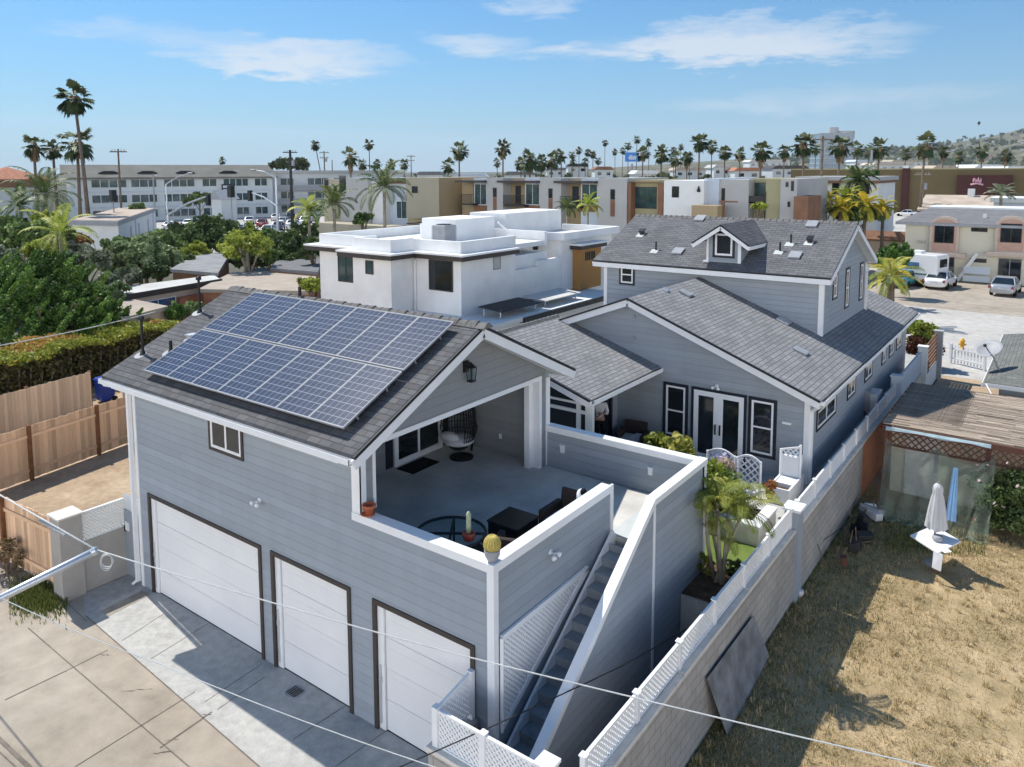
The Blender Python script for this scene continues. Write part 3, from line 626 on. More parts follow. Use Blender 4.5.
pl = thing('throw_pillow', 'white pillow with a dark patch propped on the wicker armchair', 'pillow', (-.42, 3.42, FL+.5))
b = MB(Matrix.Translation((-.40, 3.36, FL+.70)) @ Matrix.Rotation(R(-20), 4, 'Y')); b.ball((0, 0, 0), .09, .17, .24); b.build('pillow_body', 'white_cloth', pl, True)
b = MB(); b.ball((-.375, 3.33, FL+.90), .06, .07, .07); b.build('patch', 'black_cloth', pl, True)
# round glass table
TC = Vector((-1.62, .86, FL)); tr_ = .62
t = thing('glass_table', 'round black framed patio table with a clear glass top against the parapet', 'table', TC)
b = MB(); b.tube([TC+Vector((tr_*math.cos(R(10*k)), tr_*math.sin(R(10*k)), .70)) for k in range(37)], .028, 6)
for a in (35, 125): b.bar(TC+Vector((tr_*math.cos(R(a)), tr_*math.sin(R(a)), .69)), TC-Vector((tr_*math.cos(R(a)), tr_*math.sin(R(a)), -.69)), .04, .03)
b.build('table_frame', 'black_metal', t)
for a in (35, 125, 215, 305): MB().tube([TC+Vector((tr_*.95*math.cos(R(a)), tr_*.95*math.sin(R(a)), .69)), TC+Vector((tr_*.8*math.cos(R(a)), tr_*.8*math.sin(R(a)), 0))], .02, 6).build('leg', 'black_metal', t)
b = MB(); b.lathe([(.01, .715), (tr_, .715), (tr_, .725), (.01, .725)], TC, 36); b.build('glass_top', 'clear_glass', t)
# second low glass table end by the chairs
q = Vector((-.85, .78, FL)); t = thing('side_table', 'low rectangular table with a pale edge between the round table and the parapet', 'side table', q)
b = MB(); b.box(q.x-.38, q.x+.38, q.y-.3, q.y+.3, .52+FL, .55+FL); b.build('tabletop', 'black_metal', t)
b = MB(); b.box(q.x-.38, q.x+.38, q.y+.3, q.y+.325, .52+FL, .555+FL); b.build('edge_strip', 'silver', t)
for a in (-.34, .34):
    for c in (-.26, .26): MB().box(q.x+a-.02, q.x+a+.02, q.y+c-.02, q.y+c+.02, FL, FL+.52).build('leg', 'black_metal', t)
def cactus(loc, kind, label, potmat):
    t = thing('potted_cactus', label, 'cactus', loc, None); L = Vector(loc)
    if kind == 'column':
        b = MB(); b.lathe([(.07, 0), (.10, .03), (.115, .14), (.10, .15), (.09, .12)], L, 16); b.build('pot', potmat, t, True)
        b = MB(); n = 16; prof = None; b.tube([L+Vector((0, 0, z)) for z in (.12, .25, .42, .49)], [.036, .04, .04, .032], 14); b.ball(L+Vector((0, 0, .48)), .033, .033, .04)
        for k in range(9): a = R(40*k); b.bar(L+Vector((.039*math.cos(a), .039*math.sin(a), .13)), L+Vector((.039*math.cos(a), .039*math.sin(a), .48)), .010, .010)
        b.build('stem', 'cactus_green', t, True)
    else:
        b = MB(); b.lathe([(.07, 0), (.085, .03), (.12, .1), (.13, .18), (.12, .2), (.11, .17)], L, 18); b.build('pot', potmat, t, True)
        b = MB(); c = L+Vector((0, 0, .27)); b.ball(c, .125, .125, .14, 18, 10)
        for k in range(18):
            a = R(20*k); b.tube([c+Vector((.132*math.cos(ph)*math.cos(a), .132*math.cos(ph)*math.sin(a), .147*math.sin(ph))) for ph in (-.6, -.2, .2, .6, 1.0, 1.3)], .011, 4)
        b.build('spiny_ball', 'cactus_gold', t, True)
cactus((-1.16, .80, FL+.725), 'column', 'pale columnar cactus in a red glazed pot on the round glass table', 'red_glaze')
cactus((-.085, .08, P_), 'barrel', 'golden barrel cactus in a grey green pot on the parapet corner', 'dish_grey')
t = thing('flower_pot', 'small terracotta pot on the parapet end by the white column', 'pot', (-2.83, .06, P_))
b = MB(); b.lathe([(.075, 0), (.10, .15), (.12, .15), (.12, .2), (.10, .2), (.085, .14), (.0, .13)], (-2.83, .06, P_), 18); b.build('pot_body', 'terracotta', t, True)
b = MB(); b.lathe([(.10, 0), (.13, .02), (.13, .035)], (-2.86, .05, P_), 16); b.build('saucer', 'terracotta', t)
# ================================================================== MAIN HOUSE
PZ = 1.5                                             # patio level
H = thing('main_house', 'two storey blue grey house with dormer, shingled gables and a glazed sunroom', 'house', (-3, 17, PZ))
HX0, HX1, HY0 = -7.8, 1.5, 12.03; RX, RZH, HS = -3.85, 6.17, .385
def hz(x): return RZH-HS*abs(x-RX)
YB = 27.3
w = MB()
w.prism([(HX0, 0), (HX1, 0), (HX1, hz(HX1)-.1), (RX, RZH-.1), (HX0, hz(HX0)-.1)], 'y', HY0, HY0+.15)
w.box(HX1-.15, HX1, HY0+.15, YB-.4, 0, hz(HX1)-.1); w.box(HX0, HX0+.15, HY0+.15, YB-.4, 0, hz(HX0)-.1)
w.prism([(HX0, 0), (HX1, 0), (HX1, hz(HX1)-.1), (RX, RZH-.1), (HX0, hz(HX0)-.1)], 'y', YB-.4, YB-.25)
w.build('wall', 'blue_siding', H)
GX = 1.87; EZH = hz(GX)
r_ = MB(); r_.slab([(GX, 11.7, EZH), (GX, YB, EZH), (RX, YB, RZH), (RX, 11.7, RZH)], .06)
r_.slab([(RX, 11.7, RZH), (RX, YB, RZH), (-6.4, YB, hz(-6.4)), (-6.4, 11.7, hz(-6.4))], .06)
hr = r_.build('roof', 'roof_grey', H)
r_ = MB(); r_.slab([(-6.4, 12.0, hz(-6.4)), (-6.4, YB, hz(-6.4)), (-8.2, YB, hz(-8.2)), (-8.2, 12.0, hz(-8.2))], .06); r_.build('roof', 'roof_grey', H)
fa = MB()
fa.bar((RX, 11.69, RZH-.15), (GX, 11.69, EZH-.15), .04, .20); fa.bar((RX, 11.69, RZH-.15), (-6.4, 11.69, hz(-6.4)-.15), .04, .20)
fa.bar((RX, YB+.01, RZH-.15), (GX, YB+.01, EZH-.15), .04, .2)
fa.slab([(GX-.03, 11.7, EZH-.2), (GX-.03, 12.03, EZH-.2), (RX, 12.03, RZH-.22), (RX, 11.7, RZH-.22)], .015); fa.slab([(RX, 11.7, RZH-.22), (RX, 12.03, RZH-.22), (-6.4, 12.03, hz(-6.4)-.22), (-6.4, 11.7, hz(-6.4)-.22)], .015)
fa.box(HX1-.12, HX1+.02, HY0-.02, HY0, 0, hz(HX1)-.2); fa.box(HX1, HX1+.02, HY0, HY0+.1, 0, hz(HX1)-.2)
fa.box(HX1, GX-.02, HY0, YB, EZH-.2, EZH-.18)
fa.build('fascia', 'white_trim', H)
de = MB(); de.bar((RX, 11.66, RZH-.03), (GX, 11.66, EZH-.03), .06, .05); de.bar((RX, 11.66, RZH-.03), (-6.4, 11.66, hz(-6.4)-.03), .06, .05); de.build('drip_edge', 'dark_edge', H)
gu = MB(); gu.box(GX+.09, GX+.10, 11.72, YB, EZH-.12, EZH-.02); gu.box(GX, GX+.10, 11.72, YB, EZH-.13, EZH-.12); gu.box(GX, GX+.1, 11.71, 11.72, EZH-.13, EZH-.03); gu.build('gutter', 'white_trim', H)
dp = MB(); dp.bar((GX+.05, 11.8, EZH-.13), (HX1+.06, 12.12, EZH-.45), .07, .07); dp.box(HX1+.02, HX1+.1, 12.08, 12.16, .1, EZH-.45); dp.build('downspout', 'white_trim', H)
# front gable openings
for x0, x1 in ((-2.76, -1.96), (-.15, .65)): window(H, (x0, HY0, 1.97), (1, 0, 0), x1-x0, 1.70)
fd = MB(wall_M((-1.86, HY0, PZ), (1, 0, 0)))
for q in ((0, .08, 0, 2.17), (1.58, 1.66, 0, 2.17), (.08, 1.58, 2.09, 2.17)): fd.box(q[0], q[1], 0, .03, q[2], q[3])
fd = fd.build('french_door', 'navy_trim', H)
for s in (0, 1):
    M = wall_M((-1.86+.08+s*.75, HY0, PZ), (1, 0, 0)); b = MB(M)
    for q in ((0, .14, 0, 2.09), (.61, .75, 0, 2.09), (.14, .61, 0, .2), (.14, .61, 1.94, 2.09)): b.box(q[0], q[1], 0, .028+.002*s, q[2], q[3])
    b.build('door_leaf', 'white_trim', fd)
    MB(M).box(.14, .61, 0, .012, .2, 1.94).build('pane', 'glass', fd)
    MB(M).box(.66 if s == 0 else .05, .70 if s == 0 else .09, .028, .07, .85, 1.15).build('handle', 'black_metal', fd)
flood(H, at(717, 386, y=HY0), (1, 0, 0))
for px, py in ((634, 317), (634, 338)):
    q = at(px, py, y=HY0); MB(wall_M((q.x, HY0, q.z), (1, 0, 0))).lathe([(.07, 0), (.06, .04)], (0, 0, 0), 10, (0, 1, 0)).build('junction_cover', 'dish_grey', H)
q = at(787, 423, y=HY0); b = MB(wall_M((q.x, HY0, q.z), (1, 0, 0))); b.box(-.12, .12, 0, .05, -.03, .03); b.build('porch_fixture', 'white_trim', H)
# high windows along the lane side
for y0, y1 in ((12.8, 14.95), (16.4, 17.5), (18.9, 20.1), (21.8, 22.6), (23.2, 24.2), (24.7, 25.9)):
    window(H, (HX1, y0, 2.72), (0, 1, 0), y1-y0, .64, tw=.07, fw=.06, mull='v')
mt = MB(); mt.box(HX1, HX1+.16, 19.1, 19.5, 1.7, 2.4); mt.lathe([(.11, 0), (.11, .12)], (HX1+.16, 19.3, 2.1), 12, (1, 0, 0)); mt.build('utility_meter', 'dish_grey', H)
for px, py, k in ((686, 294, 'b'), (801, 352, 'b'), (784, 322, 'h'), (666, 291, 'w')):
    d = ray(px, py); n = Vector((HS, 0, 1)); q = CAM+d*(n.dot(Vector((RX, 0, RZH))-CAM)/n.dot(d)); b = MB(); e = .2 if k != 'w' else .1
    b.slab([q+Vector((-e, -e, e*HS+.07)), q+Vector((e, -e, -e*HS+.07)), q+Vector((e, e, -e*HS+.07)), q+Vector((-e, e, e*HS+.07))], .05)
    b.slab([q+Vector((-e*.8, -e*.8, e*HS+.05)), q+Vector((e*.8, -e*.8, -e*HS+.05)), q+Vector((e*.8, e*.8, -e*HS+.05)), q+Vector((-e*.8, e*.8, e*HS+.05))], .08)
    b.build('roof_vent', 'dish_grey' if k == 'b' else 'galvanised', hr)
# upper storey
UX0, UX1, UY0, UY1 = -7.8, .45, 17.3, 23.7; UE, UR, UYR = 6.55, 8.13, 20.5; US = (UR-UE)/(UYR-16.9)
def uz(y): return UR-US*abs(y-UYR)
w = MB(); w.box(UX0, UX1, UY0, UY0+.15, 3.2, uz(UY0)-.1); w.box(UX0, UX1, UY1-.15, UY1, 3.2, uz(UY1)-.1)
for a, b in ((UX1-.15, UX1), (UX0, UX0+.15)): w.prism([(UY0+.15, 3.2), (UY1-.15, 3.2), (UY1-.15, uz(UY1-.15)-.1), (UYR, UR-.1), (UY0+.15, uz(UY0+.15)-.1)], 'x', a, b)
w.build('upper_wall', 'blue_siding', H)
A0, A1 = -8.1, .76
r_ = MB(); r_.slab([(A0, 16.9, UE), (A1, 16.9, UE), (A1, UYR, UR), (A0, UYR, UR)], .06); r_.slab([(A0, UYR, UR), (A1, UYR, UR), (A1, 24.1, UE), (A0, 24.1, UE)], .06)
ur = r_.build('upper_roof', 'roof_grey_shaded', H)
rc = MB(); x = A0; k = 0
while x < A1-.1: rc.hexa([(x, UYR-.14, UR-.06), (x+.22, UYR-.14, UR-.05), (x+.22, UYR+.14, UR-.05), (x, UYR+.14, UR-.06), (x, UYR-.03, UR+.03), (x+.22, UYR-.03, UR+.055), (x+.22, UYR+.03, UR+.055), (x, UYR+.03, UR+.03)]); x += .24
rc.build('ridge_cap', 'ridge_grey', ur)
fa = MB(); fa.box(A0, A1, 16.87, 16.91, UE-.24, UE-.07); fa.box(A0, A1, 24.09, 24.12, UE-.24, UE-.07); fa.box(A0, A1, 16.91, UY0, UE-.25, UE-.24)
for xx in (A0, A1):
    for (ya, za, yb, zb) in ((16.9, UE, UYR, UR), (UYR, UR, 24.1, UE)): fa.bar((xx, ya, za-.16), (xx, yb, zb-.16), .04, .18)
fa.slab([(UX1, 16.9, UE-.2), (A1-.02, 16.9, UE-.2), (A1-.02, UYR, UR-.2), (UX1, UYR, UR-.2)], .02); fa.slab([(UX1, UYR, UR-.2), (A1-.02, UYR, UR-.2), (A1-.02, 24.1, UE-.2), (UX1, 24.1, UE-.2)], .02)
fa.box(UX0-.02, UX0+.12, UY0-.02, UY0, 3.3, UE-.2); fa.box(UX1-.14, UX1+.02, UY0-.02, UY0, 4.3, UE-.2); fa.box(UX1, UX1+.02, UY0, UY0+.1, 4.4, UE-.2); fa.box(UX1, UX1+.02, UY1-.1, UY1+.02, 4.3, UE-.2)
fa.build('fascia', 'white_trim', H)
MB().box(A0, A1, 16.85, 16.9, UE-.06, UE-.02).build('drip_edge', 'dark_edge', H)
dp = MB(); dp.bar((UX1+.06, 24.0, UE-.3), (UX1+.06, UY1-.08, UE-.6), .07, .07); dp.box(UX1+.02, UX1+.1, UY1-.12, UY1-.04, 4.3, UE-.6); dp.build('downspout', 'white_trim', H)
window(H, (-7.14, UY0, 5.62), (1, 0, 0), .66, .80, tw=.07, fw=.06)
for y0, h0, z0 in ((18.5, .95, 5.55), (20.3, 1.5, 4.98), (22.6, 1.5, 4.95)): window(H, (UX1, y0, z0), (0, 1, 0), .62, h0, tw=.08, fw=.07)
for px, py, k in ((642, 234, 'h'), (656, 250, 'p'), (678, 252, 'b'), (700, 219, 'b'), (791, 243, 'p'), (780, 251, 'p'), (810, 242, 'h'), (795, 256, 'b'), (812, 225, 'b')):
    d = ray(px, py); n = Vector((0, -US, 1)); q = CAM+d*(n.dot(Vector((0, 16.9, UE))-CAM)/n.dot(d)); b = MB()
    if k == 'p': b.tube([q-Vector((0, 0, .05)), q+Vector((0, 0, .32))], .035, 8); b.build('vent_pipe', 'black_metal', ur)
    else:
        e = .20 if k == 'b' else .11; hh = .07 if k == 'b' else .18
        b.slab([q+Vector((-e, -e, -e*US+hh)), q+Vector((e, -e, -e*US+hh)), q+Vector((e, e, e*US+hh)), q+Vector((-e, e, e*US+hh))], .05)
        b.slab([q+Vector((-e*.7, -e*.7, -e*US+hh-.05)), q+Vector((e*.7, -e*.7, -e*US+hh-.05)), q+Vector((e*.7, e*.7, e*US+hh-.05)), q+Vector((-e*.7, e*.7, e*US+hh-.05))], hh)
        b.build('roof_vent', 'dish_grey' if k == 'b' else 'black_metal', ur)
    if k != 'b': b = MB(); b.slab([q+Vector((-.17, -.24, -.24*US+.014)), q+Vector((.13, -.24, -.24*US+.014)), q+Vector((.13, .02, .02*US+.014)), q+Vector((-.17, .02, .02*US+.014))], .01); b.build('flashing', 'landing', ur)
# dormer
DX0, DX1, DY = -3.62, -2.38, 17.35; DXR = (DX0+DX1)/2; DE, DR = 7.72, 8.13; o_ = .42
dm = MB(); dm.prism([(DX0, uz(DY)-.1), (DX1, uz(DY)-.1), (DX1, DE-.02), (DXR, DR-.12), (DX0, DE-.02)], 'y', DY, DY+.1)
for a, b in ((DX0, DX0+.1), (DX1-.1, DX1)): dm.prism([(DY+.1, uz(DY)-.1), (DY+.1, DE-.06), (19.55, DE-.06), (19.55, uz(19.55)-.1)], 'x', a, b)
dormer = dm.build('dormer', 'blue_siding', H)
sl = (DR-DE)/(DX1-DXR); ez = DR-sl*(DX1-DXR+o_)
yb = lambda z: 16.9+(z-UE)/US
r_ = MB(); r_.slab([(DXR, DY-.35, DR), (DXR, yb(DR)+.05, DR), (DX1+o_, yb(ez)+.05, ez), (DX1+o_, DY-.35, ez)], .05); r_.slab([(DXR, DY-.35, DR), (DX0-o_, DY-.35, ez), (DX0-o_, yb(ez)+.05, ez), (DXR, yb(DR)+.05, DR)], .05)
r_.build('dormer_roof', 'roof_grey_shaded', dormer)
fa = MB(); fa.bar((DXR, DY-.36, DR-.12), (DX1+o_, DY-.36, ez-.12), .04, .14); fa.bar((DXR, DY-.36, DR-.12), (DX0-o_, DY-.36, ez-.12), .04, .14); fa.box(DX1+o_-.02, DX1+o_+.02, DY-.34, yb(ez), ez-.17, ez-.05)
fa.box(DX1-.1, DX1+.015, DY-.02, DY, uz(DY), DE-.1); fa.box(DX0-.015, DX0+.06, DY-.02, DY, uz(DY), DE-.1); fa.box(DX0-.1, DX0+.1, DY-.12, DY-.02, uz(DY)-.02, uz(DY)+.05); fa.build('dormer_trim', 'white_trim', dormer)
de = MB(); de.bar((DXR, DY-.385, DR-.025), (DX1+o_, DY-.385, ez-.025), .03, .05); de.bar((DXR, DY-.385, DR-.025), (DX0-o_, DY-.385, ez-.025), .03, .05); de.build('drip_edge', 'dark_edge', dormer)
window(dormer, (DXR-.40, DY, uz(DY)+.17), (1, 0, 0), .80, .94, tw=.08, fw=.07, mull=None)
# sunroom with its own gable running back to the house
SRX, SRZ, SEX = -6.55, 5.28, -2.87; SS = (SRZ-4.10)/(SEX-SRX); SY0 = 7.87
r_ = MB(); r_.slab([(SEX, SY0, 4.10), (SEX, 12.03, 4.10), (SRX, 12.03, SRZ), (SRX, SY0, SRZ)], .06); r_.slab([(SRX, SY0, SRZ), (SRX, 12.03, SRZ), (-9.6, 12.03, SRZ-SS*3.05), (-9.6, SY0, SRZ-SS*3.05)], .06)
sr = r_.build('sunroom_roof', 'roof_grey', H)
rc = MB(); y = SY0
while y < 11.9: rc.hexa([(SRX-.14, y, SRZ-.06), (SRX+.14, y, SRZ-.06), (SRX+.14, y+.22, SRZ-.05), (SRX-.14, y+.22, SRZ-.05), (SRX-.03, y, SRZ+.03), (SRX+.03, y, SRZ+.03), (SRX+.03, y+.22, SRZ+.055), (SRX-.03, y+.22, SRZ+.055)]); y += .24
rc.build('ridge_cap', 'ridge_grey', sr)
sz = lambda x: SRZ-SS*abs(x-SRX)
fa = MB(); fa.bar((SRX, SY0-.02, SRZ-.15), (SEX, SY0-.02, 3.95), .04, .18); fa.bar((SRX, SY0-.02, SRZ-.15), (-9.6, SY0-.02, sz(-9.6)-.15), .04, .18)
fa.box(SEX, SEX+.1, SY0, 12.0, 3.96, 3.98); fa.box(SEX+.09, SEX+.1, SY0, 12.0, 3.98, 4.08); fa.box(SEX-.3, SEX, SY0+.02, 12.03, 3.93, 3.95)
fa.build('fascia', 'white_trim', sr); de = MB(); de.bar((SRX, SY0-.05, SRZ-.04), (SEX, SY0-.05, 4.06), .03, .05); de.build('drip_edge', 'dark_edge', sr)
sw = MB(); SY = 8.12
sw.box(-9.2, -5.6, SY, SY+.12, 0, 4.0); sw.box(-5.6, -3.0, SY, SY+.12, 0, 2.2); sw.box(-9.2, -9.08, SY+.12, 12.03, 0, 4.2); sw.box(-4.46, -4.34, 11.6, 12.03, PZ, sz(-4.4)-.1)
sw.each('sunroom_wall', 'blue_siding', H)
b = MB()
for x0, x1 in ((-3.18, -3.02), (-3.46, -3.34), (-5.6, -5.45)): b.box(x0, x1, SY-.02, SY+.14, 2.2, sz((x0+x1)/2)-.1)
b.box(-5.45, -3.46, SY-.02, SY+.12, 2.2, 2.3); b.bar((-5.5, SY+.05, 3.62), (-3.1, SY+.05, 3.62), .12, .09); b.bar((-5.5, SY+.05, 3.85), (-3.1, SY+.05, 3.85), .12, .06)
b.box(-3.02, -2.98, SY, SY+.12, PZ, 3.98)
fr = b.build('sunroom_frame', 'white_trim', H)
MB().box(-5.45, -3.2, SY+.03, SY+.05, 2.3, 4.2).build('sunroom_glass', 'glass', fr)
b = MB(); b.box(-4.36, -4.28, 11.5, 11.62, PZ, 3.9); b.box(-4.40, -4.30, SY+.12, 11.5, 3.72, 3.80); b.build('door_jamb', 'navy_trim', H)
MB().box(-5.04, -5.0, SY+.12, 11.6, PZ, 4.3).build('sliding_wall', 'glass', H)
MB().box(-9.08, -5.04, SY+.12, 12.02, PZ+.02, PZ+.05).build('sunroom_floor', 'deck_grey', H)
lantern(H, (-4.05, HY0, 3.35), (1, 0, 0), .9)
# person standing in the sunroom doorway
def person(loc, rz):
    t = thing('person', 'person in white shirt and black trousers standing in the sunroom doorway holding a strap', 'person', loc)
    M = Matrix.Translation(loc) @ Matrix.Rotation(rz, 4, 'Z')
    def skin(name, verts, edges, rad, mat, lvl=1):
        me = bpy.data.meshes.new(name); L = org_of(t); me.from_pydata([tuple(M @ Vector(v)-L) for v in verts], edges, []); me.update()
        o = bpy.data.objects.new(name, me); COL.objects.link(o); o.parent = t; ORG[o.name] = L
        o.modifiers.new('skin', 'SKIN'); sv = me.skin_vertices[0].data
        for i, r in enumerate(rad): sv[i].radius = (r, r) if not isinstance(r, tuple) else r; sv[i].use_root = (i == 0)
        s = o.modifiers.new('sub', 'SUBSURF'); s.levels = s.render_levels = lvl; me.materials.append(MATS[mat]); return o
    # facing -y: x is the person's side
    V = [(0, 0, .92), (0, .01, 1.12), (0, .01, 1.34), (0, 0, 1.46), (0, -.01, 1.53), (0, -.02, 1.60), (0, -.02, 1.68)]; Rr = [.12, .115, .13, .06, .05, .075, .06]
    E_ = [(i, i+1) for i in range(6)]
    for s in (-1, 1):
        k = len(V); V += [(s*.17, .01, 1.40), (s*.24, -.02, 1.14), (s*.13, -.25, 1.12+.06*s), (s*.08, -.30, 1.13+.06*s)]; Rr += [.06, .045, .036, .032]
        E_ += [(2, k), (k, k+1), (k+1, k+2), (k+2, k+3)]
        for f in range(5):
            j = len(V); a = (f-2)*.018; ln_ = (.05, .075, .08, .072, .055)[f]; V += [(s*.08-s*ln_*.5, -.325-abs(a)*-.2, 1.13+.06*s+a), (s*.08-s*ln_, -.30, 1.125+.06*s+a)]; Rr += [.009, .008]; E_ += [(k+3, j), (j, j+1)]
        k = len(V); V += [(s*.10, 0, .86), (s*.11, -.01, .48), (s*.11, .01, .08), (s*.12, -.14, .04)]; Rr += [.09, .06, .04, .035]; E_ += [(0, k), (k, k+1), (k+1, k+2), (k+2, k+3)]
    skin('body', V, E_, Rr, 'skin')
    V = [(0, 0, .93), (0, .01, 1.14), (0, .01, 1.34), (0, 0, 1.45)]; Rr = [.15, .14, .155, .075]; E_ = [(0, 1), (1, 2), (2, 3)]
    for s in (-1, 1): k = len(V); V += [(s*.18, .01, 1.40), (s*.245, -.02, 1.14), (s*.17, -.18, 1.12+.05*s)]; Rr += [.08, .06, .05]; E_ += [(2, k), (k, k+1), (k+1, k+2)]
    skin('shirt', V, E_, Rr, 'white_cloth')
    V = [(0, 0, .94)]; Rr = [.135]; E_ = []
    for s in (-1, 1): k = len(V); V += [(s*.10, 0, .84), (s*.11, -.01, .48), (s*.11, .01, .09)]; Rr += [.105, .075, .06]; E_ += [(0, k), (k, k+1), (k+1, k+2)]
    skin('trousers', V, E_, Rr, 'black_cloth')
    b = MB(M); b.ball((0, .01, 1.68), .088, .10, .085); b.ball((0, .05, 1.62), .08, .06, .09); b.build('hair', 'dark_hair', t, True)
    b = MB(M)
    for s in (-1, 1): b.ball((s*.032, -.092, 1.645), .012, .008, .008, 8, 5)
    b.ball((0, -.088, 1.575), .022, .01, .006, 8, 5); b.build('face_features', 'dark_hair', t, True)
    b = MB(M); b.ball((0, -.1, 1.615), .012, .02, .02, 8, 5); [b.ball((s*.078, 0, 1.62), .012, .02, .03, 8, 5) for s in (-1, 1)]; b.build('nose', 'skin', t, True)
    b = MB(M); b.tube([(-.07, -.30, 1.07), (0, -.34, 1.12), (.14, -.28, 1.2)], .012, 5); b.build('strap', 'black_cloth', t)
person(Vector((-4.42, 11.05, PZ)), R(25))
# ------------------------------------------------------------------ garden behind the garage
pt = MB(); pt.box(-9.0, 1.95, 6.12, 30.0, 0, PZ-.01); pt.box(.985, 1.95, 4.9, 6.118, 0, PZ-.012); struct(pt.build('patio', 'concrete_grey'))
tf = MB(); tf.box(-2.5, 1.93, 6.45, 7.75, PZ-.01, PZ+.004); struct(tf.build('lawn_turf', 'turf'))
mu = MB(); mu.box(-1.2, 1.93, 6.14, 6.44, PZ-.01, PZ+.02); mu.box(.99, 1.93, 4.95, 6.14, PZ-.1, PZ+.02); struct(mu.build('planting_bed', 'mulch'))
q0 = at(728, 520, z=PZ+.55)
t = thing('planter_wall', 'low grey concrete planter wall with pale coping beside the artificial lawn', 'planter', (q0.x, q0.y, PZ))
a = at(733, 520, z=PZ+.5); b_ = at(762, 527, z=PZ+.5); c_ = at(778, 505, z=PZ+.5); y0 = 7.72; b_.x = 1.62
w = MB(); w.box(-1.6, b_.x, y0, y0+.22, PZ, PZ+.42); w.box(b_.x-.22, b_.x, y0+.22, y0+1.25, PZ, PZ+.42); w.build('wall', 'plain_block' if 'plain_block' in MATS else 'ledge', t)
w = MB(); w.box(-1.62, b_.x+.02, y0-.02, y0+.24, PZ+.42, PZ+.48); w.box(b_.x-.24, b_.x+.02, y0+.24, y0+1.27, PZ+.42, PZ+.48); w.build('coping', 'white_stucco', t)
w = MB(); w.box(-1.6, b_.x-.22, y0+.22, y0+1.25, PZ, PZ+.33); w.build('soil', 'mulch', t)
PY = y0
def arch_gate(xa, xb, y, z, label):
    t = thing('lattice_gate', label, 'gate', (xa, y, z), 'white arched lattice gates on the patio'); M = wall_M((xa, y, z), (1, 0, 0)); W = xb-xa; b = MB(M)
    for x in (.03, W-.03): b.bar((x, 0, 0), (x, 0, .98), .05, .06)
    n = 8
    for k in range(n):
        f = lambda q: (W*q/n, 0, .92+.16*math.sin(math.pi*q/n)); b.bar(f(k), f(k+1), .05, .05)
    b.bar((0, 0, .08), (W, 0, .08), .05, .06); b.build('gate_frame', 'white_trim', t)
    b = MB(); lattice(b, M, [(.04, .1), (W-.04, .1), (W-.04, .92), (W*.5, 1.04), (.04, .92)], .13, .035, .012); b.build('lattice_infill', 'white_trim', t)
ga = at(727, 480, y=11.1)
xa = at(706, 485, y=10.35).x; xm = at(735, 485, y=10.35).x; xb = at(761, 485, y=10.35).x
arch_gate(xa, xm, 10.35, PZ, 'white arched lattice gate leaf nearer the sunroom, half hidden by plants'); arch_gate(xm+.02, xb, 10.35, PZ, 'white arched lattice gate leaf under the window, clear of the plants')
# white planter bench with tall lattice end
bx0 = 1.0; by0 = 10.25
t = thing('planter_bench', 'white planter bench with a tall lattice end beside the house corner', 'planter', (bx0, by0, PZ)); b = MB()
b.box(bx0, bx0+.55, by0, by0+.05, PZ, PZ+.42); b.box(bx0, bx0+.05, by0+.05, by0+1.0, PZ, PZ+.42); b.box(bx0+.5, bx0+.55, by0+.05, by0+1.35, PZ, PZ+.42); b.box(bx0+.05, bx0+.5, by0+.45, by0+1.0, PZ, PZ+.40); b.build('box', 'white_trim', t)
b = MB(); b.box(bx0+.05, bx0+.5, by0+1.0, by0+1.35, PZ, PZ+.95); b.build('cabinet', 'white_trim', t); b = MB(); M = wall_M((bx0+.02, by0+1.0, PZ), (1, 0, 0))
lattice(b, M, [(0, .4), (.5, .4), (.5, 1.25), (.0, 1.1)], .09, .03, .01); b.bar((bx0+.02, by0+1.0, PZ+.4), (bx0+.02, by0+1.0, PZ+1.12), .05, .05); b.bar((bx0+.52, by0+1.0, PZ), (bx0+.52, by0+1.0, PZ+1.32), .05, .05); b.bar((bx0+.02, by0+1.0, PZ+1.1), (bx0+.52, by0+1.0, PZ+1.26), .05, .04); b.build('lattice_end', 'white_trim', t)
MB().box(bx0+.05, bx0+.5, by0+.05, by0+.45, PZ+.1, PZ+.3).build('soil', 'mulch', t)
# patio seat, stool and table near the house wall
t = wicker_chair(Vector((-3.55, 11.55, PZ)), R(10), 'brown wicker armchair on the shaded patio by the house wall')
if 'group' in t: del t['group']
pc = at(641, 441, z=PZ+.30); q = Vector((pc.x, pc.y, PZ))
t = thing('footstool', 'pale upholstered footstool in front of the patio wicker armchair', 'stool', q); b = MB(); b.box(q.x-.28, q.x+.28, q.y-.25, q.y+.25, PZ+.12, PZ+.45); b.build('seat', 'white_cloth', t, bevel=.04)
for a in (-.22, .22):
    for c in (-.2, .2): MB().box(q.x+a-.02, q.x+a+.02, q.y+c-.02, q.y+c+.02, PZ, PZ+.12).build('leg', 'black_metal', t)
q = Vector((-2.5, 11.45, PZ)); t = thing('fire_pit_table', 'low dark patio table under the narrow window', 'table', q); b = MB(); b.box(q.x-.45, q.x+.45, q.y-.3, q.y+.3, PZ+.42, PZ+.48); b.build('tabletop', 'brown_wicker', t); b = MB(); b.box(q.x-.35, q.x+.35, q.y-.22, q.y+.22, PZ, PZ+.42); b.build('base', 'black_wicker', t)
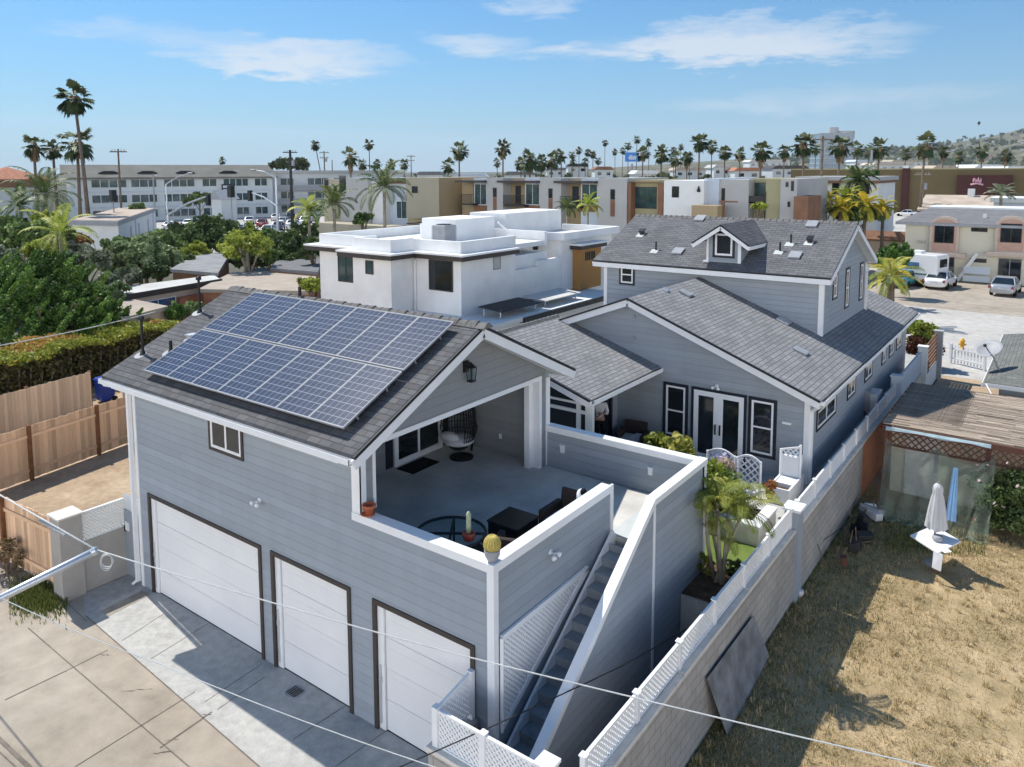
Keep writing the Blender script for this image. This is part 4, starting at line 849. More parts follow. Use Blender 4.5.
# ------------------------------------------------------------------ block boundary wall with white lattice top
FX0, FX1 = 1.98, 2.2; WT, LT = 1.80, 2.24
t = thing('boundary_wall', 'long block wall topped with white lattice between the blue grey house and the dry yard', 'wall', (FX0, -.9, 0))
w = MB(); w.box(FX0, FX1, -.9, 8.5, 0, WT-.08); w.box(FX0, FX1, 8.95, 15.6, 0, WT-.08); w.build('wall', 'block_wall', t)
w = MB(); w.box(FX0, FX1, 15.6, 21.3, 0, WT-.06); w.build('wall', 'block_orange', t, )['label'] = 'orange painted block section'
w = MB(); k = 0; y = -.9
for y0, y1 in ((-.9, 8.5), (8.95, 15.6), (15.6, 21.3)):
    n = max(1, round((y1-y0)/1.55))
    for i in range(n): a = y0+(y1-y0)*i/n; b = y0+(y1-y0)*(i+1)/n; w.box(FX0-.02, FX1+.03, a, b-.012, WT-.08, WT-.015*(i % 2))
w.build('wall_cap', 'ledge', t)
w = MB(); w.box(FX0-.03, FX1+.07, 8.5, 8.9, 0, LT-.04); w.build('pillar', 'blue_panel', t); w = MB(); w.box(FX0-.08, FX1+.12, 8.45, 8.95, LT-.04, LT+.02); w.build('pillar_cap', 'white_trim', t)
lt = MB(); ps = MB()
for y0, y1, op in ((-.75, 8.45, 1), (9.0, 21.2, 0)):
    n = round((y1-y0)/1.55); M = wall_M((FX0+.10, y0, WT), (0, 1, 0))
    for i in range(n+1): y = y0+(y1-y0)*i/n; ps.box(FX0+.07, FX0+.15, y-.04, y+.04, WT, LT+.03); ps.box(FX0+.055, FX0+.165, y-.055, y+.055, LT+.03, LT+.045)
    if op: lattice(lt, M, [(0, .03), (y1-y0, .03), (y1-y0, LT-WT-.03), (0, LT-WT-.03)], .066, .041, .01)
    else:
        k = 0
        for i in range(int((y1-y0)/.10)): lt.box(FX0+.09, FX0+.11, y0+.1*i, y0+.1*i+.088, WT+.03, LT-.03)
    lt.box(FX0+.075, FX0+.125, y0, y1, LT-.03, LT+.01); lt.box(FX0+.075, FX0+.125, y0, y1, WT+.0, WT+.03)
lt.build('lattice_screen', 'white_trim', t); ps.build('lattice_post', 'white_trim', t)
# front return of the boundary wall at the foot of the stair
t = thing('stair_gate_wall', 'short tan block wall with white lattice enclosing the foot of the outside stair', 'wall', (-.41, -.95, 0))
w = MB(); w.box(-.5, 1.96, -1.0, -.8, 0, 1.27); w.box(-.5, -.3, -.8, -.05, 0, 1.27); w.build('wall', 'block_wall', t)
w = MB(); w.box(-.53, 1.4, -1.03, -.77, 1.27, 1.33); w.build('wall_cap', 'ledge', t); w = MB(); w.box(1.44, 1.68, -.96, -.72, 0, 1.95); w.build('pillar', 'blue_panel', t); w = MB(); w.box(1.42, 1.70, -.98, -.70, 1.95, 2.0); w.build('pillar_cap', 'white_trim', t)
lt = MB(); lattice(lt, wall_M((-.41, -.9, 1.33), (1, 0, 0)), [(0, .03), (1.8, .03), (1.8, .56), (0, .56)], .066, .041, .01); lattice(lt, wall_M((-.41, -.9, 1.33), (0, 1, 0)), [(0, .03), (.86, .03), (.86, .72), (0, .56)], .066, .041, .01)
lt.bar((-.41, -.9, 1.91), (1.4, -.9, 1.91), .05, .04); lt.bar((-.41, -.9, 1.91), (-.41, -.03, 2.06), .05, .04); lt.bar((-.41, -.9, 1.345), (1.4, -.9, 1.345), .05, .03); lt.build('lattice_screen', 'white_trim', t)
ps = MB()
for x in (-.41, .5): ps.box(x-.05, x+.05, -.95, -.85, 1.33, 1.95); ps.box(x-.055, x+.055, -.955, -.845, 1.95, 1.965)
ps.box(-.46, -.36, -.12, -.04, 1.27, 2.08); ps.build('lattice_post', 'white_trim', t)
hq = Vector((1.72, 19.6, PZ)); t = thing('air_conditioner', 'pale air conditioner cabinet in the narrow lane between house wall and boundary wall', 'air conditioner', hq)
b = MB(); b.box(hq.x-.17, hq.x+.17, hq.y-.42, hq.y+.42, PZ+.08, PZ+.82); b.build('case', 'cushion', t, bevel=.02); b = MB(); b.lathe([(.30, 0), (.30, .02), (.05, .03)], (hq.x+.17, hq.y, PZ+.45), 20, (1, 0, 0)); b.build('fan_guard', 'dish_grey', t); b = MB(); b.box(hq.x-.16, hq.x+.16, hq.y-.36, hq.y+.36, PZ, PZ+.08); b.build('base', 'dish_grey', t)
# far stretch of boundary: rendered panels, posts and a mesh screen toward the street
t = thing('side_fence', 'grey and cream fence with square posts beyond the orange block wall', 'fence', (2.1, 21.4, 0))
w = MB(); w.box(2.0, 2.15, 21.5, 27.2, 0, 1.35); w.build('wall', 'cream', t); w = MB(); w.box(2.02, 2.1, 21.5, 27.2, 1.35, 2.3); w.build('fence_panel', 'pale_blue', t)
for y, zt, mm in ((21.4, 2.5, 'pale_blue'), (27.4, 2.45, 'white_pale'), (32.2, 2.3, 'grey_stucco')): w = MB(); w.box(1.95, 2.3, y-.17, y+.17, 0, zt); w.box(1.92, 2.33, y-.2, y+.2, zt, zt+.06); w.build('post', mm, t)
w = MB(); w.box(2.02, 2.12, 27.6, 32, 0, .9); w.build('wall', 'white_pale', t); w = MB()
for k in range(7): w.box(2.04, 2.09, 27.65, 32, .95+.2*k, .95+.2*k+.11)
w.build('rail_panel', 'rust_brown', t)
# ================================================================== GROUND
def sheet(name, pts, z, mat, kind='structure'):
    b = MB(); b.add([(p[0], p[1], z) for p in pts], [list(range(len(pts)))]); return struct(b.build(name, mat), kind)
def rect(x0, x1, y0, y1): return [(x0, y0), (x1, y0), (x1, y1), (x0, y1)]
sheet('ground', [(-6000, -800), (1500, -800), (3500, 7000), (-6000, 7000)], -.012, 'town_ground')
sheet('alley_road', rect(-60, 60, -14, -1.0), 0, 'concrete_tan')
dv = [at(*p, z=0) for p in ((86, 616), (262, 769), (420, 905))]
sheet('driveway', [(-11.6, -1.05), (dv[0].x, dv[0].y), (dv[1].x, dv[1].y), (dv[2].x, dv[2].y), (1.9, 0.1), (-11.6, .1)], .004, 'concrete_grey')
sheet('dirt_yard', rect(-20.3, -11.62, -.99, 13), .004, 'soil'); sheet('side_yard', rect(-33, -20.3, -.99, 14), .004, 'soil')
sheet('dry_lawn', rect(2.2, 45, -.9, 17), .004, 'lawn_dry')
sheet('side_lawn', rect(2.2, 5, 17, 33), .004, 'soil'); sheet('front_pavement', [(-40, 33), (40, 33), (40, 50), (-2.7, 53.6), (-40, 56)], .004, 'asphalt_pale')
sheet('front_street', [(-60, 57.4), (-2.7, 53.6), (60, 48.1), (60, 69.5), (-19, 69.5), (-60, 61)], .006, 'concrete_tan'); sheet('store_car_park', [(-19, 69.5), (-7, 69.5), (0, 300), (-90, 300)], .004, 'asphalt_pale')
sheet('hotel_car_park', [tuple(far(*q)[:2]) for q in ((150, 250, 95), (330, 250, 95), (360, 205, 175), (100, 205, 175))], .004, 'asphalt_pale')
jn = MB()
def line(a, b, wd=.012, z=.0085, col=None):
    p, q = at(*a, z=0), at(*b, z=0); jn.bar((p.x, p.y, z-.001), (q.x, q.y, z-.001), wd, .002)
for a, b in (((122, 641), (164, 614)), ((151, 659), (211, 622)), ((205, 702), (262, 664)), ((217, 710), (265, 677)), ((62, 598), (86, 621)), ((335, 767), (392, 727)), ((293, 740), (350, 703))): line(a, b)
line((66, 671), (108, 650)); line((75, 767), (195, 692)); line((28, 628), (195, 772), .018); line((86, 616), (262, 769), .02); line((-5, 735), (33, 771), .07); line((-5, 748), (18, 769), .02); line((160, 748), (212, 712), .03); line((5, 700), (66, 671), .015)
struct(jn.build('pavement_joints', 'joint'))
st_ = MB(); g = random.Random(4)
for (px, py, ln, an) in ((207, 715, .2, .6), (165, 752, .5, .9), (137, 690, .6, .75), (172, 740, .3, .8), (105, 655, .3, .6)):
    q = at(px, py, z=0); up_ = []; lo = []
    for k in range(9):
        s = (k/8-.5)*ln; wv = .014*math.sin(math.pi*k/8)*g.uniform(.2, 1.2)+.0015; c = (q.x+s*math.cos(an)+g.uniform(-.02, .02), q.y+s*math.sin(an)+g.uniform(-.02, .02)); up_.append((c[0], c[1]+wv, .0075)); lo.append((c[0], c[1]-wv, .0075))
    st_.add(up_+lo[::-1], [list(range(18))])
struct(st_.build('pavement_cracks', 'joint'))
a, b = at(104, 614, z=0), at(146, 593, z=0); pm = MB(); pm.bar((a.x, a.y, .008), (b.x, b.y, .008), .34, .004); struct(pm.build('gravel_patch', 'patch'))
q = at(295, 692, z=0); dr = thing('drain_cover', 'round iron drain cover in the shaded driveway', 'drain cover', (q.x, q.y, .004))
b = MB(); b.lathe([(.0, .004), (.15, .004), (.19, .012), (.20, .003)], (q.x, q.y, .004), 24); b.build('rim', 'dish_grey', dr); b = MB()
for k in range(5): b.box(q.x-.11+.055*k-.012, q.x-.11+.055*k+.012, q.y-.12, q.y+.12, .016, .022)
b.build('grate', 'black_metal', dr)
# ================================================================== FENCES AND WALLS ON THE OPEN SIDE
def wood_fence(name, label, a, b, h, post_gap=2.4, mat='cedar', rails=True, group=None, posts='post_brown', front=1):
    a, b = Vector((a[0], a[1], 0)), Vector((b[0], b[1], 0)); t = thing(name, label, 'fence', a, group); d = (b-a); L = d.length; d.normalize(); M = wall_M(a, d); m_ = MB(M); x = 0
    g = random.Random(int(abs(a.x)*10)); tone = g.random()
    while x < L-.02:
        wd = min(.142, L-x); m_.box(x+.003, x+wd-.003, -.01, .012, .04+g.uniform(0, .02), h+g.uniform(-.02, .02), r=g.random()); x += .145
    m_.build('fence_board', mat, t); m_ = MB(M)
    for z in (.35, h*.82): m_.box(0, L, .012*front, .05*front, z-.045, z+.045)
    m_.build('rail', mat, t); n = max(1, round(L/post_gap))
    for k in range(n+1): MB(M).box(L*k/n-.05, L*k/n+.05, .012*front, .11*front, 0, h+.05).build('post', posts, t)
    return t
wood_fence('wooden_fence', 'new cedar board fence with dark brown posts across the far side of the dirt yard', (-19.6, -1.2), (-21.0, 5.9), 1.8)
wood_fence('wooden_fence', 'weathered cedar board fence between the hedge and the newer cedar fence', (-24.2, -2.0), (-25.72, 5.75), 1.74, mat='cedar_grey', front=-1)
wood_fence('wooden_fence', 'cedar board fence facing the alley beside the square rendered pillar', (-12.05, -1.28), (-17.5, -1.65), 1.75, front=-1)
t = thing('gate_pillar', 'square grey rendered pillar at the end of the cedar alley fence', 'pillar', (-11.85, -1.35, 0)); b = MB(); b.box(-12.05, -11.55, -1.5, -1.0, 0, 2.0); b.build('shaft', 'render_grey', t); b = MB(); b.box(-12.09, -11.51, -1.54, -.96, 2.0, 2.04); b.build('cap', 'ledge', t)
t = thing('yard_wall', 'grey rendered wall with fine pale lattice on top between pillar and garage', 'wall', (-11.6, -1, 0)); b = MB(); b.box(-11.75, -11.62, -1.0, .05, 0, 1.25); b.build('wall', 'render_grey', t)
b = MB(); b.box(-11.72, -11.65, -1.0, .05, 1.25, 1.29); b.box(-11.72, -11.65, -1.0, .05, 1.93, 1.97); lattice(b, wall_M((-11.68, -1.0, 1.27), (0, 1, 0)), [(0, 0), (1.05, 0), (1.05, .68), (0, .68)], .06, .038, .008); b.build('lattice_screen', 'white_pale', t)
t = thing('side_gate', 'grey panel gate with a white notice beside the garage downspout', 'gate', (-11.6, .05, 0)); b = MB(); b.box(-11.62, -10.95, .02, .07, .05, 1.72); b.build('gate_panel', 'blue_panel', t)
b = MB(); b.box(-11.55, -11.38, 0, .02, 1.2, 1.42); b.build('notice', 'white_trim', t); b = MB(); b.box(-11.62, -11.56, .0, .02, 1.15, 1.3); b.build('latch', 'black_metal', t); b = MB(); lattice(b, wall_M((-11.62, .05, 1.72), (1, 0, 0)), [(0, 0), (.67, 0), (.67, .4), (0, .4)], .06, .038, .008); b.build('lattice_top', 'white_pale', t)
q = at(110, 402, z=.9); q.z = 0
def wheelie(q, label):
    t = thing('wheelie_bin', label, 'bin', q); b = MB(); b.hexa([(q.x-.24, q.y-.26, .08), (q.x+.24, q.y-.26, .08), (q.x+.24, q.y+.26, .08), (q.x-.24, q.y+.26, .08), (q.x-.31, q.y-.34, 1.0), (q.x+.31, q.y-.34, 1.0), (q.x+.31, q.y+.34, 1.0), (q.x-.31, q.y+.34, 1.0)]); b.build('bin_body', 'plastic_blue', t, bevel=.02)
    b = MB(); b.hexa([(q.x-.34, q.y-.38, 1.0), (q.x+.34, q.y-.38, 1.0), (q.x+.34, q.y+.38, 1.0), (q.x-.34, q.y+.38, 1.0), (q.x-.27, q.y-.3, 1.1), (q.x+.27, q.y-.3, 1.1), (q.x+.27, q.y+.3, 1.1), (q.x-.27, q.y+.3, 1.1)]); b.build('lid', 'plastic_blue', t, bevel=.02)
    for s in (-1, 1): MB().lathe([(.12, -.03), (.12, .03)], (q.x+s*.27, q.y+.27, .12), 12, (1, 0, 0)).build('wheel', 'rubber', t)
wheelie(at(105, 388, z=.6)*1.0+Vector((0, 0, -.6)), 'blue wheelie bin standing between the two cedar fences')
pvc = MB(); a = at(118, 386, z=.7); pvc.box(a.x-.5, a.x+.5, a.y+.4, a.y+1.0, 0, .85); tag(pvc.build('cardboard_pile', 'cushion', bevel=.05), 'pale covered pile behind the blue wheelie bin', 'pile')
# ================================================================== NEIGHBOUR'S YARD
t = thing('shade_shelter', 'lean-to shelter with slatted lath roof, red lattice and green netting front', 'shelter', (2.8, 15.6, 0))
b = MB(); g = random.Random(5)
for k in range(104):
    y = 15.42+.051*k; x = 2.74+g.uniform(-.05, .08)
    while x < 9.6: x2 = min(9.6, x+g.uniform(.5, 1.9)); b.box(x, x2-.01, y+g.uniform(-.008, .008), y+.042, 2.50+g.uniform(-.012, .018), 2.53+g.uniform(-.006, .012), r=g.random()**1.3); x = x2
for k in range(38):
    x = 2.78+.05*k; b.box(x, x+.016, 16.4, 20.7, 2.535, 2.555, r=g.random()*.4)
for x in (3.0, 4.1, 5.2, 6.3, 7.4, 8.5): b.box(x, x+.05, 15.4, 20.8, 2.40, 2.495, r=.3)
b.build('lath_roof', 'lath', t)
b = MB(); b.box(2.7, 9.6, 15.36, 15.42, 2.32, 2.48); b.box(2.7, 9.6, 15.36, 15.41, 1.88, 1.94); b.box(2.7, 9.6, 20.8, 20.86, 2.3, 2.5); b.box(2.68, 2.74, 15.36, 20.86, 2.36, 2.5); lattice(b, wall_M((2.75, 15.39, 1.92), (1, 0, 0)), [(0, 0), (6.8, 0), (6.8, .42), (0, .42)], .14, .04, .012); b.build('lattice_valance', 'redwood', t)
for x, y in ((2.85, 15.4), (5.45, 15.4), (7.3, 15.4), (2.85, 20.6), (9.4, 20.6)): MB().box(x-.06, x+.06, y-.06, y+.06, 0, 2.42).build('post', 'redwood', t)
b = MB(); b.box(2.8, 9.5, 16.7, 16.8, 0, 2.38); b.build('back_wall', 'cream', t); b = MB(); b.box(3.2, 4.15, 16.62, 16.7, .05, 2.05); b.build('door', 'white_pale', t)
b = MB(); b.box(4.0, 4.12, 16.58, 16.62, .9, 1.6); b.build('door_window', 'dish_grey', t)
# net hung from the valance, bellying to the lawn
V = []; F_ = []; nu, nv = 40, 16
for j in range(nv+1):
    for i in range(nu+1):
        u, v = i/nu, j/nv; x = 2.86+2.75*u; sag = .32*math.sin(math.pi*((u*2) % 1.0))*(1-v); z = (2.10-sag)*(1-v)+.01; y = 15.3-.95*v**1.3+.06*math.sin(u*38+v*3)*(.3+v)
        V.append((x, y, z))
for j in range(nv):
    for i in range(nu): k = j*(nu+1)+i; F_.append((k, k+1, k+nu+2, k+nu+1))
V2 = [(2.86+.04*math.sin(k*2), 15.3-.95*j/10*1.0-.9*(k/10)*(j/10)*0+k*.05*-1, 2.1*(1-j/10)+.01) for j in range(11) for k in range(5)]
b = MB(); b.add(V, F_); k0 = [(5.6+.05*math.sin(j*1.7), 14.4+i*.25+.04*math.sin(j), 2.1*(1-j/8)+.01) for j in range(9) for i in range(5)]
b.add(k0, [(j*5+i, j*5+i+1, j*5+i+6, j*5+i+5) for j in range(8) for i in range(4)]); b.build('netting', 'netting', t, True)
b = MB(); pts = [(2.86+2.75*k/30, 14.33+.12*math.sin(k*1.3), .05) for k in range(31)]; b.tube(pts, .045, 6); b.build('net_hem', 'netting', t)
b = MB(); b.slab([(2.85, 15.34, 2.47), (5.5, 15.34, 2.47), (5.5, 15.30, 2.37), (5.0, 15.29, 2.41), (4.3, 15.29, 2.36), (3.7, 15.29, 2.41), (2.85, 15.30, 2.36)], .02, (0, -1, 0)); b.build('tarp_edge', 'tarp', t)
t = thing('blue_banner', 'pale blue cloth hanging in folds on the netting behind the umbrella', 'cloth', (4.62, 14.75, 0)); b = MB(); V = []
for j in range(11):
    for i in range(9): u = i/8; v = j/10; V.append((4.72+.28*(u-.5)*(.45+.5*v), 14.95-.5*v+.03*math.sin(u*19), 1.75-1.35*v))
b.add(V, [(j*9+i, j*9+i+1, j*9+i+10, j*9+i+9) for j in range(10) for i in range(8)]); b.build('cloth', 'sheet_blue', t, True)
# table with closed umbrella
TQ = Vector((4.62, 12.35, 0))
t = thing('garden_table', 'square white garden table standing on the dry lawn', 'table', TQ); M = Matrix.Translation(TQ) @ Matrix.Rotation(R(0), 4, 'Z')
c4 = [at(*p, z=.75) for p in ((910, 535), (938, 553), (961, 541), (934, 525))]; b = MB(); b.slab(c4, .04); b.build('tabletop', 'white_trim', t, bevel=.006)
cc = sum(c4, Vector())/4
MB().box(cc.x+.05, cc.x+.13, cc.y-.33, cc.y-.25, 0, .71).build('pedestal', 'post_brown', t)
t = thing('closed_umbrella', 'closed grey patio umbrella rising through the white garden table', 'umbrella', (cc.x-.05, cc.y+.1, 0)); U_ = Vector((cc.x-.05, cc.y+.1, 0))
b = MB(); b.tube([U_, U_+Vector((.04, 0, 2.2))], .022, 8); b.lathe([(.2, 0), (.2, .05), (.05, .09)], U_, 16); b.build('pole', 'dish_grey', t)
b = MB(); n = 28; V = []; prof = [(.225, .98), (.21, 1.15), (.17, 1.5), (.125, 1.8), (.095, 1.9), (.115, 2.0), (.10, 2.08), (.05, 2.14), (.0, 2.15)]
for rr, z in prof:
    for k in range(n): a = 2*math.pi*k/n; q = rr*(1+.22*math.cos(7*a)*(1 if z < 2 else .4)); V.append((U_.x+.03+q*math.cos(a), U_.y+q*math.sin(a), z+.05*math.cos(7*a)*(z < 1.1)))
b.add(V, [(i*n+k, i*n+(k+1) % n, (i+1)*n+(k+1) % n, (i+1)*n+k) for i in range(len(prof)-1) for k in range(n)]); b.build('canopy', 'cushion', t, True)
b = MB(); b.lathe([(.07, 0), (.12, .03), (.13, .08), (.10, .14), (.05, .15)], (cc.x+.06, cc.y-.12, .75), 16); b.ball((cc.x+.03, cc.y-.2, .82), .05); tag(b.build('umbrella_collar', 'dish_grey', None, True), 'grey cloth bundle on the white garden table', 'bundle')
t = thing('white_towel', 'white cloth draped over the corner of the white garden table', 'towel', (c4[1].x, c4[1].y, .75)); b = MB(); p = c4[1]+(cc-c4[1])*.2; b.slab([p+Vector((-.06, .16, .012)), p+Vector((.16, -.08, .012)), p+Vector((.30, .08, .012)), p+Vector((.10, .30, .012))], .01); b.slab([p+Vector((-.07, -.10, .0)), p+Vector((.14, -.17, .0)), p+Vector((.12, -.22, -.42)), p+Vector((-.08, -.17, -.40))], .01, (0, -1, 0)); b.build('cloth', 'white_cloth', t)
# plywood sheet leaning on the boundary wall
pa, pb = at(706, 672, x=FX1+.03), at(752, 615, x=FX1+.03); pc = at(770, 657, z=0.02); pd = at(728, 735, z=0.02)
x_g = (pc.x+pd.x)/2
b = MB(); b.slab([(FX1+.06, pa.y, pa.z-.1), (FX1+.06, pb.y, pb.z), (pc.x, pc.y, .015), (pd.x, pd.y, .015)], .02, (-.7, 0, -.7)); tag(b.build('plywood_sheet', 'plywood'), 'weathered dark plywood sheet leaning against the block boundary wall', 'board')
b = MB(); q = at(799, 592, z=.1); b.lathe([(.08, 0), (.11, .08), (.11, .14), (.09, .16)], (q.x, q.y, 0), 14); tag(b.build('white_bucket', 'cushion', None, True), 'small crumpled pale bucket at the foot of the block wall pillar', 'bucket')
t = thing('rubbish_heap', 'heap of dark rubbish and branches in the shade of the block wall', 'rubbish', (2.6, 12.2, 0)); g = random.Random(3)
for k in range(9):
    b = MB(Matrix.Translation((2.45+g.uniform(0, .5), 10.6+g.uniform(0, 4.2), .1+g.random()*.12)) @ Matrix.Rotation(g.uniform(0, 3), 4, 'Z') @ Matrix.Rotation(g.uniform(-.4, .4), 4, 'X'))
    s = g.uniform(.12, .3); b.box(-s, s, -s*.6, s*.6, -.1, .12); b.build('scrap', g.choice(['black_cloth', 'dish_grey', 'redwood', 'cushion', 'wire_dark']), t, bevel=.03)
for k in range(14):
    b = MB(); a = Vector((2.4+g.uniform(0, .5), 10.5+g.uniform(0, 4.5), .1)); b.tube([a, a+Vector((g.uniform(-.3, .4), g.uniform(-.8, .8), g.uniform(0, .5)))], .015, 5); b.build('branch', 'trunk', t)
# pale house on the far side of the shelter, hip roof and dish
t = thing('neighbour_cottage', 'low blue grey cottage with weathered grey hip roof beyond the slatted shelter', 'house', (4.9, 21, 0))
ex, ey, ezr = at(983, 382, z=2.75).x, at(983, 382, z=2.75).y, 2.75; X1, Y1 = ex+14, ey+9.5
b = MB(); b.box(ex+.45, X1-.45, ey+.45, Y1-.45, 0, ezr-.05); b.build('wall', 'blue_panel', t); h_ = 1.55; q = 4.3
b = MB(); b.slab([(ex, ey, ezr), (X1, ey, ezr), (X1-q, (ey+Y1)/2, ezr+h_), (ex+q, (ey+Y1)/2, ezr+h_)], .08); b.slab([(ex, Y1, ezr), (ex, ey, ezr), (ex+q, (ey+Y1)/2, ezr+h_)], .08); b.slab([(ex+q, (ey+Y1)/2, ezr+h_), (X1-q, (ey+Y1)/2, ezr+h_), (X1, Y1, ezr), (ex, Y1, ezr)], .08); b.slab([(X1, ey, ezr), (X1, Y1, ezr), (X1-q, (ey+Y1)/2, ezr+h_)], .08)
shingle('roof_weathered', (.20, .205, .19), (.15, .155, .145)); nr_ = b.build('roof', 'roof_weathered', t)
b = MB(); b.box(ex-.03, X1, ey-.03, ey, ezr-.16, ezr-.02); b.box(ex-.03, ex, ey, Y1, ezr-.16, ezr-.02); b.build('gutter', 'white_pale', t)
q = Vector((ex+1.6, ey+3.6, ezr+.55)); MB().tube([q, q+Vector((0, 0, .35))], .05, 8).build('vent_pipe', 'white_pale', nr_)
dq = at(989, 350, y=ey+1.6); t = thing('satellite_dish', 'grey satellite dish on a bent arm at the cottage roof corner', 'satellite dish', (ex+.1, dq.y, ezr)); ax = Vector((-.25, -.5, .85)).normalized()
b = MB(); b.lathe([(.0, .0), (.16, .012), (.32, .05), (.46, .11), (.47, .10), (.32, .03), (.0, -.02)], dq, 26, ax); b.build('dish', 'dish_grey', t, True); b = MB(); b.tube([dq, dq-ax*.2+Vector((.1, 0, -.1)), Vector((ex+.35, dq.y, ezr+.12))], .03, 8); b.build('mast', 'dish_grey', t); b = MB(); b.tube([dq-Vector((0, 0, .05)), dq+ax*.42+Vector((0, -.2, -.12))], .018, 6); b.ball(dq+ax*.42+Vector((0, -.2, -.12)), .06); b.build('feed_horn', 'wire_dark', t)
# picket gate, hydrant
a, c = at(951, 363, z=0), at(985, 371, z=0); t = thing('picket_gate', 'white picket fence closing the side yard by the grey concrete', 'fence', a); d = (c-a); L = d.length; M = wall_M(a, d); b = MB(M)
for k in range(int(L/.17)): b.box(.17*k, .17*k+.07, 0, .02, .05, .95)
b.build('picket', 'white_trim', t); b = MB(M); b.box(0, L, .02, .06, .25, .32); b.box(0, L, .02, .06, .75, .82); b.build('rail', 'white_trim', t)
for x in (0, L): MB(M).box(x-.05, x+.05, 0, .1, 0, 1.05).build('post', 'white_trim', t)
q = at(962, 351, z=0); t = thing('fire_hydrant', 'yellow fire hydrant on the pale pavement behind the picket fence', 'hydrant', q)
b = MB(); b.lathe([(.15, 0), (.15, .05), (.10, .06), (.10, .48), (.13, .50), (.13, .54), (.11, .62), (.05, .68), (.03, .73), (0, .74)], q, 18); b.build('barrel', 'yellow_paint', t, True); b = MB(); b.lathe([(.05, -.19), (.05, .19)], q+Vector((0, 0, .38)), 12, (1, 0, 0)); b.lathe([(.07, 0), (.07, .18)], q+Vector((0, 0, .36)), 12, (0, -1, 0)); b.build('nozzle', 'yellow_paint', t)
# overhead wires and the pipe arm
def wire(label, pts, rad=.012, mat='wire', sag=0.0, name='overhead_wire', cat='cable'):
    P = [Vector(p) for p in pts]; out = []
    for i in range(len(P)-1):
        for k in range(12): s = k/12; out.append(P[i].lerp(P[i+1], s)-Vector((0, 0, sag*4*s*(1-s))))
    out.append(P[-1]); b = MB(); b.tube(out, rad, 5); return tag(b.build(name, mat, None, True), label, cat)
pA = far(97, 550, 11.5); pB = far(-140, 668, 11.0)
t = thing('pole_arm', 'thick galvanised pipe arm reaching in over the alley from an unseen mast', 'pole', pB-Vector((0, 0, pB.z))); b = MB(); b.tube([pA, pB], .058, 14); b.build('arm', 'galvanised', t, True); b = MB(); b.lathe([(.04, -.01), (.061, 0), (.061, .06), (.058, .07)], pA, 14, (pB-pA)); b.build('end_collar', 'galvanised', t); b = MB(); b.tube([pB, Vector((pB.x, pB.y, 0))], .1, 12); b.build('mast', 'galvanised', t)
wire('pale overhead cable crossing in front of the garage doors to the stair lattice', [pA, far(456, 654, 10.6), far(1120, 810, 9.4)], .010, sag=.03)
wire('guy wire with grey sleeves running from the pipe arm over the cedar alley fence', [pA, pA+(far(-30, 478, 15)-pA)*6.0], .014, 'wire')
b = MB(); b.tube([far(40, 520, 12.9), far(66, 535, 12.2)], .03, 6); tag(b.build('wire_sleeve', 'dish_grey'), 'grey sleeve clamped on the guy wire above the cedar alley fence', 'sleeve')
wire('thin pale cable sagging low across the alley and shaded driveway', [far(-40, 578, 11), far(160, 664, 10.6), far(480, 782, 9.6)], .007, 'wire', .06)
wire('dark cable rising from the alley past the stair lattice toward the slatted shelter', [far(330, 797, 10), far(620, 667, 12.5), far(750, 590, 17), at(880, 500, x=2.8)], .010, 'wire_dark', .03)
wire('dark cable strung over the hedge toward the pink house', [far(-20, 349, 31), far(155, 312, 40)], .025, 'wire', .1)
wire('white cable dropping from the cottage roof corner over the slatted shelter', [at(986, 384, z=2.7), at(1060, 520, z=.3)], .022, 'white_trim', .0)
b = MB(); c = far(106, 562, 11.4)
for k in range(3): b.tube([c+RT*(.09*math.cos(R(24*j)))+UP*((.13-.02*k)*math.sin(R(24*j)))+FW*.02*k for j in range(16)], .006, 5)
tag(b.build('cable_coil', 'wire'), 'loop of spare cable hanging at the end of the pipe arm', 'cable coil')
# ================================================================== WHITE MODERN HOUSE
Wh = thing('modern_white_house', 'white stucco modern house with flat roofs, brown fascia bands and parapets', 'house', (-18, 18, 0))
def sq_window(parent, P, U, w, h, frame='dark_trim', pane='glass', name='window', mull=None, fw=.05): return window(parent, P, U, w, h, None, 0, frame, fw, mull, pane, name, .035)
b = MB(); b.box(-22.8, -19.3, 15.56, 23, 0, 6.3); b.box(-19.3, -16.87, 14.56, 23, 0, 6.3); b.box(-16.87, -14.1, 16.0, 19.98, 0, 6.3); b.box(-16.87, -14.32, 19.98, 22.95, 0, 6.0); b.build('wall', 'white_stucco', Wh)
b = MB(); b.box(-22.8, -19.3, 15.56, 15.76, 6.5, 7.0); b.box(-19.3, -16.87, 14.56, 14.76, 6.5, 7.05); b.box(-17.07, -16.87, 14.76, 16.0, 6.5, 7.05); b.box(-16.87, -14.1, 16.0, 16.2, 6.5, 7.0); b.box(-14.3, -14.1, 16.2, 20.0, 6.5, 7.0); b.box(-22.8, -22.6, 15.76, 23, 6.5, 7.0); b.box(-22.6, -14.32, 22.8, 23, 6.3, 7.0); b.box(-19.3, -19.1, 14.76, 15.9, 6.5, 7.05)
b.build('parapet', 'white_stucco', Wh)
MB().box(-22.5, -14.4, 16.25, 22.7, 6.31, 6.54).build('flat_roof', 'white_pale', Wh)
def band(pts, z0, z1, mat, out):
    bb = MB(); n = len(pts)
    for i in range(n-1): a, c = Vector((*pts[i], 0)), Vector((*pts[i+1], 0)); d = (c-a).normalized(); bb.slab([a+Vector((0, 0, z1)), c+Vector((0, 0, z1)), c-Vector((-d.y, d.x, 0))*0+Vector((d.y, -d.x, 0))*-out*0+Vector((0, 0, z1))], .01) if False else None
o = .5
